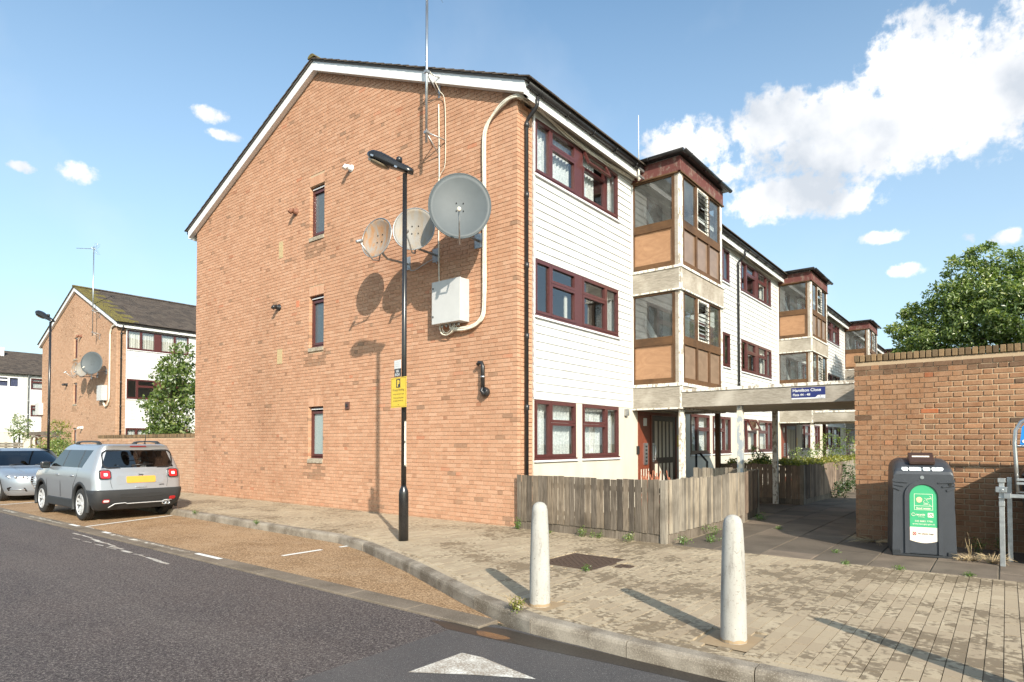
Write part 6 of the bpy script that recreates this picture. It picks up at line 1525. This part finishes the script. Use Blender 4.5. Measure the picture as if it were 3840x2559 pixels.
def hatch():
    T = thing('parked_car', 'silver blue hatchback facing right at the left edge behind the off road car', 'car', (-18.30, -2.92, -.12), 0)
    st = lambda z: [.9, 1.5, 2.1, 2.7, 3.3]; rys = (0, .33, .66, 1.0)
    low = [(.16, .25, 4.16, .78, .2, .40), (.24, .12, 4.24, .84, .2, .48), (.36, .05, 4.28, .875, .2, .52), (.50, .03, 4.29, .89, .2, .54), (.60, .04, 4.275, .893, .2, .54), (.67, .06, 4.24, .890, .2, .52), (.72, .08, 4.14, .884, .2, .50), (.77, .10, 3.96, .878, .2, .46), (.82, .13, 3.70, .87, .2, .40), (.865, .16, 3.42, .86, .2, .36), (.90, .20, 3.12, .848, .2, .30), (.915, .22, 2.98, .84, .2, .28)]
    o = loft_car(low, st, rys, lambda j, t_, l: ('body', 'car_silver_blue'), T, 'body', None, cap_top=('body', 'car_silver_blue'), cap_bottom=('body', 'car_silver_blue'))[('body', 'car_silver_blue')]
    cut_arches(o, (.83, 3.43), .36, .315)
    F = lambda b, t_, z: b+(t_-b)*(z-.91)/.42
    stc = lambda z: [F(.62, 1.0, z), F(.95, 1.1, z), F(1.02, 1.15, z), F(1.78, 1.72, z), F(1.86, 1.80, z), F(2.72, 2.12, z)]
    cab = [(.905, .22, 3.0, .842, .2, .30), (.935, .26, 2.94, .828, .2, .30), (1.10, .50, 2.62, .765, .2, .28), (1.26, .74, 2.28, .70, .2, .26), (1.34, .88, 2.10, .665, .2, .26), (1.39, 1.0, 1.94, .60, .2, .26), (1.415, 1.1, 1.82, .5, .2, .24)]
    def cm(j, t_, l):
        if 1 <= j <= 3:
            if t_.startswith('rear'): return ('rear_window', 'car_glass')
            if t_ in ('side1', 'side3', 'side5'): return ('side_window', 'car_glass')
            if t_ in ('side2', 'side4'): return ('pillar', 'black_plastic')
            if t_ == 'front': return ('windscreen', 'car_glass')
            if t_ == 'fc': return ('windscreen', 'car_glass')
        return ('cabin', 'car_silver_blue')
    loft_car(cab, stc, rys, cm, T, 'cabin', None, cap_top=('roof', 'car_silver_blue'))
    def fx(y, z):
        for a, b in zip(low, low[1:]):
            if a[0] <= z <= b[0]:
                f = (z-a[0])/(b[0]-a[0]); xf = a[2]+(b[2]-a[2])*f; w = a[3]+(b[3]-a[3])*f; rf = a[5]+(b[5]-a[5])*f; ay = abs(y)
                if ay <= w-rf: return xf+.06*(1-(ay/(w-rf))**2)
                q = min(1, (ay-(w-rf))/rf); return xf-rf+rf*math.sqrt(max(0, 1-q*q))
        return 4.2
    def patch(name, mat, pts_, th, parent=T, bv=.003, base=.004):
        m = MB(); m.prism([(fx(y, z)+base, y, z) for y, z in pts_], (th, 0, 0)); return m.build(name, mat, parent, local=True, bevel=bv)
    g = patch('grille', 'black_paint', [(-.26, .26), (.26, .26), (.40, .56), (.36, .67), (-.36, .67), (-.40, .56)], .012)
    for k in range(6):
        z = .315+.06*k; w = .27+.12*min(1, (z-.26)/.3); m = MB(); m.tube([(fx(y, z)+.022, y, z) for y in (-w, -w*.5, 0, w*.5, w)], .010, 6); m.build('grille_slat', 'chrome', g, local=True)
    m = MB(); q = [(-.26, .26), (.26, .26), (.40, .56), (.36, .67), (-.36, .67), (-.40, .56), (-.26, .26)]; m.tube([(fx(y, z)+.014, y, z) for y, z in q], .010, 6); m.build('grille_surround', 'chrome', g, local=True)
    m = MB()
    for k in range(4): c = Vector((fx(0, .62)+.03, -.105+.07*k, .625)); m.tube([c+Vector((0, .045*math.cos(a), .045*math.sin(a))) for a in [2*math.pi*i/20 for i in range(21)]], .006, 5)
    m.build('ring_emblem', 'chrome', g, local=True)
    m = MB(); m.box(fx(0, .45)+.02, fx(0, .45)+.035, -.26, .26, .39, .50); m.build('number_plate', 'plate_grey', g, local=True)
    for s_ in (-1, 1):
        hp = [(s_*.46, .605), (s_*.80, .625), (s_*.845, .68), (s_*.80, .705), (s_*.45, .68), (s_*.42, .64)]; hp = hp if s_ > 0 else hp[::-1]
        h = patch('headlight', 'black_paint', hp, .008, base=.002); hp2 = [(s_*.475, .615), (s_*.79, .633), (s_*.83, .678), (s_*.79, .695), (s_*.465, .672), (s_*.44, .643)]; hp2 = hp2 if s_ > 0 else hp2[::-1]
        patch('headlight_lens', 'lens_clear', hp2, .012, h, base=.003)
        for y in (.54, .68): m = MB(); m.lathe([(.032, 0), (.03, .02), (.012, .025)], (fx(s_*y, .655)+.006, s_*y, .653), 14, axis=(1, 0, 0)); m.build('lamp_reflector', 'chrome', h, local=True)
        ip = [(s_*.44, .27), (s_*.80, .29), (s_*.83, .37), (s_*.78, .40), (s_*.50, .37)]; ip = ip if s_ > 0 else ip[::-1]
        i_ = patch('air_intake', 'black_paint', ip, .006)
        m = MB(); m.tube([(fx(s_*y, .33)+.018, s_*y, .325+.02*(y-.48)) for y in (.49, .6, .7, .79)], .009, 5); m.build('intake_slat', 'chrome', i_, local=True)
        m = MB(); m.box(2.55, 2.68, min(s_*.86, s_*1.0), max(s_*.86, s_*1.0), .93, 1.06); m.build('wing_mirror', 'car_silver_blue', T, local=True, bevel=.04)
        for xa in (.83, 3.43): wheel(T, xa, s_*.79, .315, .2, s_, z=.315)
        for xa in (.83, 3.43):
            m = MB(); m.add([(xa+.37*math.cos(rad(-5+190*i/23)), s_*.55, .315+.37*math.sin(rad(-5+190*i/23))) for i in range(24)], [tuple(range(24))]); m.build('wheel_well', 'black_plastic', T, local=True)
    patch('lower_lip', 'black_paint', [(-.78, .20), (.78, .20), (.80, .235), (-.80, .235)], .006)
    m = MB()
    for s_ in (-1, 1): m.tube([(3.05, s_*.52, .925), (3.5, s_*.50, .875), (3.95, s_*.44, .79)], .006, 5)
    m.build('bonnet_crease', 'car_silver_blue', T, local=True)
    m = MB(); m.box(.6, 3.0, -.75, .75, .6, .8); m.hexa([(2.5, -.75, .8), (3.0, -.75, .8), (3.0, .75, .8), (2.5, .75, .8), (2.6, -.72, .94), (2.9, -.72, .92), (2.9, .72, .92), (2.6, .72, .94)]); m.build('dashboard', 'seat_cloth', T, local=True)
    m = MB(); m.tube([(2.42+.05*math.sin(a), .36+.18*math.cos(a), .95+.17*math.sin(a)) for a in [2*math.pi*i/20 for i in range(21)]], .014, 6); m.build('steering_wheel', 'black_plastic', T, local=True)
    for y in (-.36, .36):
        m = MB(); m.hexa([(1.7, y-.23, .7), (1.85, y-.23, .7), (1.85, y+.23, .7), (1.7, y+.23, .7), (1.5, y-.2, 1.15), (1.6, y-.2, 1.15), (1.6, y+.2, 1.15), (1.5, y+.2, 1.15)]); s_ = m.build('seat', 'seat_cloth', T, local=True, bevel=.05)
        m = MB(); m.hexa([(2.02, y-.22, 1.32), (2.20, y-.24, 1.22), (2.20, y+.24, 1.22), (2.02, y+.22, 1.32), (2.02, y-.22, 1.335), (2.20, y-.24, 1.235), (2.20, y+.24, 1.235), (2.02, y+.22, 1.335)]); m.build('sun_visor', 'pale_interior', T, local=True)
    m = MB(); m.box(2.15, 2.19, -.11, .11, 1.20, 1.27); m.build('inner_mirror', 'cabinet_grey', T, local=True, bevel=.015)
    m = MB()
    for y in (-.55, .05): m.tube([(fxw, y+dy, zz) for fxw, dy, zz in ((2.98, 0, .945), (2.86, .3, .99), (2.80, .55, 1.02))], .008, 5)
    m.build('wiper', 'black_plastic', T, local=True)
    return T
hatch()
# ------------------------------------------------------------------ vegetation
def leaf_mat(name, stops):
    t = NT(name); c = t.ramp(t.tint(), stops); df = t.N.new('ShaderNodeBsdfDiffuse'); tl = t.N.new('ShaderNodeBsdfTranslucent'); gl = t.N.new('ShaderNodeBsdfGlossy'); gl.inputs['Roughness'].default_value = .38
    t.L.new(c, df.inputs['Color']); c2 = t.mix(1.0, c, (1.25, 1.45, .55), 'MULTIPLY'); t.L.new(c2, tl.inputs['Color'])
    a = t.N.new('ShaderNodeMixShader'); a.inputs[0].default_value = .38; t.L.new(df.outputs[0], a.inputs[1]); t.L.new(tl.outputs[0], a.inputs[2])
    b = t.N.new('ShaderNodeMixShader'); b.inputs[0].default_value = .06; t.L.new(a.outputs[0], b.inputs[1]); t.L.new(gl.outputs[0], b.inputs[2]); t.L.new(b.outputs[0], t.N['Material Output'].inputs[0]); MATS[name] = t.m
leaf_mat('leaf_green', [(0, (.05, .09, .02)), (.4, (.125, .185, .042)), (.75, (.225, .285, .07)), (1, (.38, .40, .13))])
leaf_mat('leaf_mid', [(0, (.045, .08, .018)), (.45, (.10, .15, .032)), (.8, (.17, .22, .05)), (1, (.28, .30, .09))])
leaf_mat('leaf_bright', [(0, (.05, .10, .018)), (.5, (.10, .19, .03)), (1, (.20, .28, .05))])
leaf_mat('leaf_yellow', [(0, (.10, .13, .025)), (.5, (.20, .21, .04)), (1, (.38, .32, .06))])
leaf_mat('leaf_dark', [(0, (.02, .042, .012)), (.5, (.04, .075, .02)), (1, (.07, .12, .03))])
plain('rusty_stem', (.35, .12, .06), .8)
plain('bark', (.09, .07, .05), .9, 0, .3, 12, .6, bscale=20.); plain('straw', (.50, .38, .22), .9, 0, .2)
def leaves(m, R, c, n, rx, ry, rz, size, shell=.5, up=.3, asp=.5):
    c = Vector(c)
    for _ in range(n):
        d = Vector((R.gauss(0, 1), R.gauss(0, 1), R.gauss(0, 1))).normalized(); r = shell+(1-shell)*R.random()**.6
        p = c+Vector((d.x*rx*r, d.y*ry*r, d.z*rz*r))
        a = (d*.7+Vector((R.gauss(0, .7), R.gauss(0, .7), R.gauss(up, .5)))).normalized(); t_ = a.cross(Vector((R.gauss(0, 1), R.gauss(0, 1), R.gauss(0, 1)))).normalized(); b = a.cross(t_)
        s_ = size*R.uniform(.6, 1.3); w = s_*asp
        tip = p+t_*s_; mid = p+t_*s_*.45
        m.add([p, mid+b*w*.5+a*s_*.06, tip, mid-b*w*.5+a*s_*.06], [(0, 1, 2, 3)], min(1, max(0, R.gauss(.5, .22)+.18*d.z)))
def branchy(m, R, base, top, r0, levels, spread, tips):
    base, top = Vector(base), Vector(top); n = 5; P = [base+(top-base)*i/n+Vector((R.gauss(0, 1), R.gauss(0, 1), 0))*.03*(top-base).length*(i > 0) for i in range(n+1)]
    m.tube(P, [r0*(1-.55*i/n) for i in range(n+1)], 7)
    if levels == 0: tips.append(P[-1]); return
    for k in range(4 if levels > 1 else 3):
        s_ = P[R.randint(2, n)]; d = Vector((R.gauss(0, 1), R.gauss(0, 1), R.uniform(.2, 1.0))).normalized(); branchy(m, R, s_, s_+d*spread*R.uniform(.7, 1.2), r0*.45, levels-1, spread*.62, tips)
def tree(name, label, base, clumps, seed, mat, size, density, trunk_r=.16, cat='tree', asp=.5, twig=True):
    R = random.Random(seed); base = Vector(base); T = thing(name, label, cat, base)
    top = Vector((sum(c[0] for c in clumps)/len(clumps), sum(c[1] for c in clumps)/len(clumps), sum(c[2] for c in clumps)/len(clumps)))
    m = MB(); m.tube([base-Vector((0, 0, .1)), base+(top-base)*.35+Vector((R.gauss(0, .1), R.gauss(0, .1), 0)), top], [trunk_r, trunk_r*.8, trunk_r*.4], 9)
    for c in clumps:
        s_ = base+(top-base)*R.uniform(.35, .9); e = Vector(c[:3]); k = s_+(e-s_)*.5+Vector((R.gauss(0, .15), R.gauss(0, .15), R.uniform(0, .3)))
        m.tube([s_, k, e], [trunk_r*.35, trunk_r*.2, trunk_r*.06], 6)
        if twig:
            for _ in range(3): e2 = e+Vector((R.gauss(0, 1), R.gauss(0, 1), R.gauss(.2, .8))).normalized()*c[3]*.8; m.tube([k, (k+e2)/2+Vector((0, 0, .1)), e2], [trunk_r*.14, trunk_r*.08, trunk_r*.02], 4)
    m.build('trunk', 'bark', T)
    m = MB()
    for (x, y, z, r) in clumps:
        n = int(density*r*r)
        leaves(m, R, (x, y, z), int(n*.55), r, r, r*.8, size, .55, .3, asp)
        for _ in range(7):
            d = Vector((R.gauss(0, 1), R.gauss(0, 1), R.gauss(.15, .9))).normalized()*r*R.uniform(.6, 1.12); q = r*R.uniform(.22, .42)
            leaves(m, R, (x+d.x, y+d.y, z+d.z*.85), int(n*.09), q, q, q*.75, size, .2, .3, asp)
    m.build('crown', mat, T); return T
R = random.Random(11); cl = []
for _ in range(46):
    a = R.uniform(0, 6.28); q = math.sqrt(R.random()); x = 8.2+5.6*q*math.cos(a); y = 24+4.0*q*math.sin(a); zt = 4.2+5.6*(1-((x-8.6)/6.8)**2)*math.sqrt(max(.05, 1-.5*q*q))
    cl.append((x, y, R.uniform(3.0, max(3.6, zt)), R.uniform(.8, 1.35)))
cl += [(3.2, 23, 5.0, .75), (2.75, 23, 4.7, .5), (3.6, 22.5, 6.0, .85), (3.1, 22.8, 6.3, .5), (3.9, 23, 7.3, .65), (3.5, 23, 7.4, .4), (4.6, 23, 8.0, .75), (5.4, 23, 8.8, .8), (6.0, 23, 9.4, .7), (6.7, 23, 9.2, .9), (4.9, 22.5, 6.9, 1.1), (4.4, 22.5, 5.6, 1.1), (5.8, 22.5, 7.9, 1.0), (7.6, 22.8, 9.7, 1.0), (9, 23, 9.8, 1.1), (3.3, 22.5, 4.0, .8), (2.7, 23, 3.9, .6), (4.3, 22, 4.4, 1.1), (5.8, 22, 5.6, 1.2), (7, 21.5, 6.8, 1.2), (6.6, 22, 8.0, 1.0), (8, 21.5, 5.0, 1.2), (6.8, 21.5, 4.2, 1.1), (5.4, 22, 4.2, 1.1), (7.6, 21.8, 8.2, 1.1)]
cl = [(x, y, z-(.35 if z > 7 else 0)-max(0, min(1.2, (x-5.8)*.5))*(z > 6), r) for x, y, z, r in cl]
tree('leafy_tree', 'large leafy green tree rising behind the brick wall on the right', (9, 24.5, 0), cl, 5, 'leaf_green', .155, 1350, .3, asp=.45, twig=False)
cl = [(-25.3, 5.1, 4.0, .38), (-24.7, 5.1, 3.75, .5), (-24.6, 5.1, 2.2, .4), (-24.1, 5.1, 2.5, .55), (-23.5, 5.2, 5.2, .6), (-23.2, 5.2, 5.7, .45), (-23.7, 5.1, 3.2, .6), (-24.0, 5.1, 1.7, .5), (-22.6, 5.3, 5.5, .75), (-22.2, 5.2, 5.0, .85), (-22.9, 5.2, 4.6, .7), (-22.0, 5.2, 4.2, .95), (-23.0, 5.1, 3.9, .7), (-23.7, 5.1, 4.1, .55), (-24.1, 5.1, 4.0, .45), (-23.6, 5.0, 3.6, .5), (-22.3, 5.1, 3.3, 1.0), (-22.9, 5.0, 2.7, .8), (-23.4, 5.0, 2.6, .6), (-22.1, 5.1, 2.4, 1.0), (-22.7, 5.0, 1.9, .8), (-21.6, 5.2, 4.8, .9), (-21.5, 5.1, 3.6, .9), (-21.5, 5.1, 2.4, .9), (-21.8, 5.2, 6.0, .6), (-22.3, 5.0, 1.3, .9)]
cl = [(x+1.15, y-1.65, max(1.2, z-.7), r*(.8 if x < -23 else .88)) for x, y, z, r in cl]
tree('broadleaf_tree', 'bushy green tree behind the low garden wall before the second block', (-21.2, 3.55, 0), cl, 6, 'leaf_mid', .15, 640, .10, asp=.6)
def shrub(name, label, cl, seed, mat, size, density, cat='shrub', group=None):
    T = tree(name, label, (cl[0][0], cl[0][1], 0), cl, seed, mat, size, density, .035, cat, twig=True)
    if group: T['group'] = group
    return T
shrub('shrub', 'green shrub at the foot of the second street lamp', [(-24.6, .3, .9, .75), (-24.2, .35, 1.3, .5), (-25.3, .3, 1.2, .6), (-24.0, .3, .6, .6), (-25.0, .4, 1.7, .4)], 3, 'leaf_green', .085, 1300)
shrub('shrub', 'yellowish climbing shrub around the timber trellis', [(-29.5, 1.3, 1.0, .8), (-30.8, 1.3, .9, .7), (-28.4, 1.4, 1.1, .7), (-28.2, 1.5, 2.2, .5), (-29.2, 1.6, 2.2, .4)], 4, 'leaf_yellow', .10, 700)
shrub('shrub', 'thin shrub climbing the white terrace downpipe', [(-44, 3.6, 2.2, .7), (-44.1, 3.7, 3.0, .45), (-43.0, 3.6, 2.0, .6), (-42.4, 3.7, 2.7, .4)], 5, 'leaf_green', .13, 600)
# hedge that tops the second fence
T = thing('clipped_hedge', 'low yellow green hedge growing over the shaded fence top', 'hedge', (2.4, 9, 0)); m = MB(); R = random.Random(8)
for k in range(60): leaves(m, R, (R.uniform(1.0, 2.75), R.uniform(7.35, 7.9), R.uniform(.88, 1.0)), 42, .17, .17, .10, .055, .2, .6, .7)
for k in range(90): leaves(m, R, (R.uniform(2.3, 2.95), R.uniform(7.5, 15), R.uniform(.86, 1.02)), 42, .2, .25, .11, .055, .2, .6, .7)
m.build('foliage', 'leaf_yellow', T)
shrub('fern_plant', 'bright green plant sprouting above the shaded fence beside the blue post', [(1.75, 7.6, 1.12, .17), (1.62, 7.6, 1.28, .10), (1.9, 7.6, 1.02, .14)], 12, 'leaf_bright', .06, 5200, 'plant')
shrub('garden_shrub', 'leafy garden shrub by the second canopy posts', [(2.2, 13.6, 1.3, .5), (2.7, 13.2, 1.5, .4), (2.0, 13.0, 1.1, .45), (2.9, 13.9, 1.1, .4), (1.5, 13.2, 1.05, .4)], 13, 'leaf_green', .07, 1100)
shrub('ivy', 'dark ivy spilling from the foot of the shaded fence onto the path', [(3.05, 10.3, .25, .3), (3.08, 10.8, .4, .32), (3.05, 11.2, .7, .25), (3.1, 9.9, .15, .22), (3.1, 11.7, .3, .3)], 14, 'leaf_dark', .07, 2300, 'ivy')
shrub('ivy', 'sunlit ivy climbing the pale fence panel beyond the canopy', [(3.08, 12.6, .4, .22), (3.09, 12.9, .6, .16), (3.08, 13.3, .3, .16), (3.08, 13.5, .75, .12)], 15, 'leaf_bright', .065, 2300, 'ivy')
# weeds
def weed(label, x, y, r, h, seed, mat='leaf_bright', n=150, size=.035, cat='weed'):
    T = thing('weed', label, cat, (x, y, 0), 0, 'weeds growing at the edges of the paving'); R = random.Random(seed); m = MB()
    for k in range(9): a = R.uniform(0, 6.28); q = R.random()*r; m.tube([(x+q*.4*math.cos(a), y+q*.4*math.sin(a), -.01), (x+q*.8*math.cos(a), y+q*.8*math.sin(a), h*.5), (x+q*math.cos(a), y+q*math.sin(a), h*R.uniform(.6, 1))], [.003, .002, .001], 4)
    m.build('stem', mat, T); m = MB()
    for k in range(12): a = R.uniform(0, 6.28); q = R.random()*r; leaves(m, R, (x+q*math.cos(a), y+q*math.sin(a), h*R.uniform(.25, .9)), n//12, .05+r*.15, .05+r*.15, .04+h*.1, size, .1, .5, .6)
    m.build('foliage', mat, T); return T
W_ = [('green weed at the brick corner under the fence', .17, -.20, .07, .26, 1, 'leaf_bright'), ('dark green weed at the middle of the fence foot', 1.45, -.22, .12, .22, 2, 'leaf_green'), ('trailing weed along the gravel board', 1.7, -.2, .14, .12, 3, 'leaf_green'), ('weed below the gravel board left of the corner post', 2.25, -.22, .16, .18, 4, 'leaf_green'), ('small flat weed near the fence middle', .85, -.25, .08, .08, 5, 'leaf_green'),
      ('bright weed right of the fence corner post', 3.0, .0, .13, .2, 6, 'leaf_bright'), ('spreading weed on the flagstones by the fence', 3.2, .5, .2, .12, 7, 'leaf_bright'), ('bright weeds along the sunny fence side', 2.98, 1.2, .2, .2, 8, 'leaf_bright'), ('tuft of weeds farther along the sunny fence', 2.98, 2.2, .16, .18, 9, 'leaf_bright'), ('weeds where the fence turns to shade', 2.98, 3.6, .25, .2, 10, 'leaf_bright'), ('weed tuft on the shaded flagstones', 3.6, 2.55, .12, .07, 11, 'leaf_bright'),
      ('green nettle between the bin and the steel post', 6.32, 1.75, .14, .30, 12, 'leaf_green'), ('nettle clump against the wall behind the steel post', 6.55, 1.85, .14, .34, 13, 'leaf_green'), ('weed in a flagstone joint before the bin', 4.85, .62, .07, .06, 14, 'leaf_bright'), ('weed at the paver edge left of the bin', 5.1, -.18, .08, .05, 15, 'leaf_bright'), ('weed at the paver edge below the bin', 5.65, -.14, .08, .06, 16, 'leaf_bright'), ('weed at the paver edge by the steel post', 6.3, -.1, .07, .08, 17, 'leaf_bright'),
      ('weed behind the left bollard at the kerb', 3.28, -4.25, .08, .14, 18, 'leaf_yellow'), ('tiny weed beside the manhole cover', 2.86, -2.42, .05, .12, 19, 'leaf_bright'), ('weeds in the kerb joint behind the off road car', -6.6, -2.40, .12, .08, 20, 'leaf_bright'), ('weed in the gutter by the parking bay', -4.1, -2.45, .1, .06, 21, 'leaf_bright')]
for w in W_:
    k = .45 if w[5] in (11, 14, 15, 16, 17, 19, 5, 20, 21) else .7
    weed(w[0], w[1], w[2], w[3]*k, w[4]*k, w[5], w[6], size=.035*k)
def grass(label, x, y, r, h, seed, n=46, mat='straw'):
    T = thing('dry_grass', label, 'grass', (x, y, 0), 0, 'dry grass tufts by the bin and kerb'); R = random.Random(seed); m = MB()
    for k in range(n): a = R.uniform(0, 6.28); q = R.random()*r; e = r*R.uniform(.8, 2.0); b = (x+q*.4*math.cos(a), y+q*.4*math.sin(a)); m.tube([(b[0], b[1], 0), (x+(q+e*.4)*math.cos(a), y+(q+e*.4)*math.sin(a), h*R.uniform(.4, .8)), (x+(q+e)*math.cos(a), y+(q+e)*math.sin(a), h*R.uniform(.1, 1))], [.003, .0025, .001], 3)
    m.build('blades', mat, T); return T
grass('pale dry grass tuft between the food bin and the steel post', 6.28, 1.0, .09, .10, 1); grass('dry straw tuft at the foot of the steel post', 6.48, .95, .10, .14, 2); grass('straw spilling at the right foot of the food bin', 6.17, .95, .06, .06, 3, 22); grass('long dry stems leaning by the right bin corner', 6.26, 1.35, .05, .34, 4, 5); grass('dry stems at the kerb behind the left bollard', 3.26, -4.25, .05, .16, 5, 12); grass('dead litter strip at the wall foot left of the bin', 5.1, 2.0, .2, .06, 6, 60)
T = thing('flower_stems', 'rust red dried flower stems behind the fence corner', 'plant', (2.4, .4, 0)); m = MB(); R = random.Random(4)
for k in range(20): x = R.uniform(2.2, 2.65); y = R.uniform(.2, .6); m.tube([(x, y, 0), (x+R.gauss(0, .03), y, .6), (x+R.gauss(0, .05), y, R.uniform(.9, 1.03))], [.004, .004, .008], 4)
m.build('stem', 'rusty_stem', T)
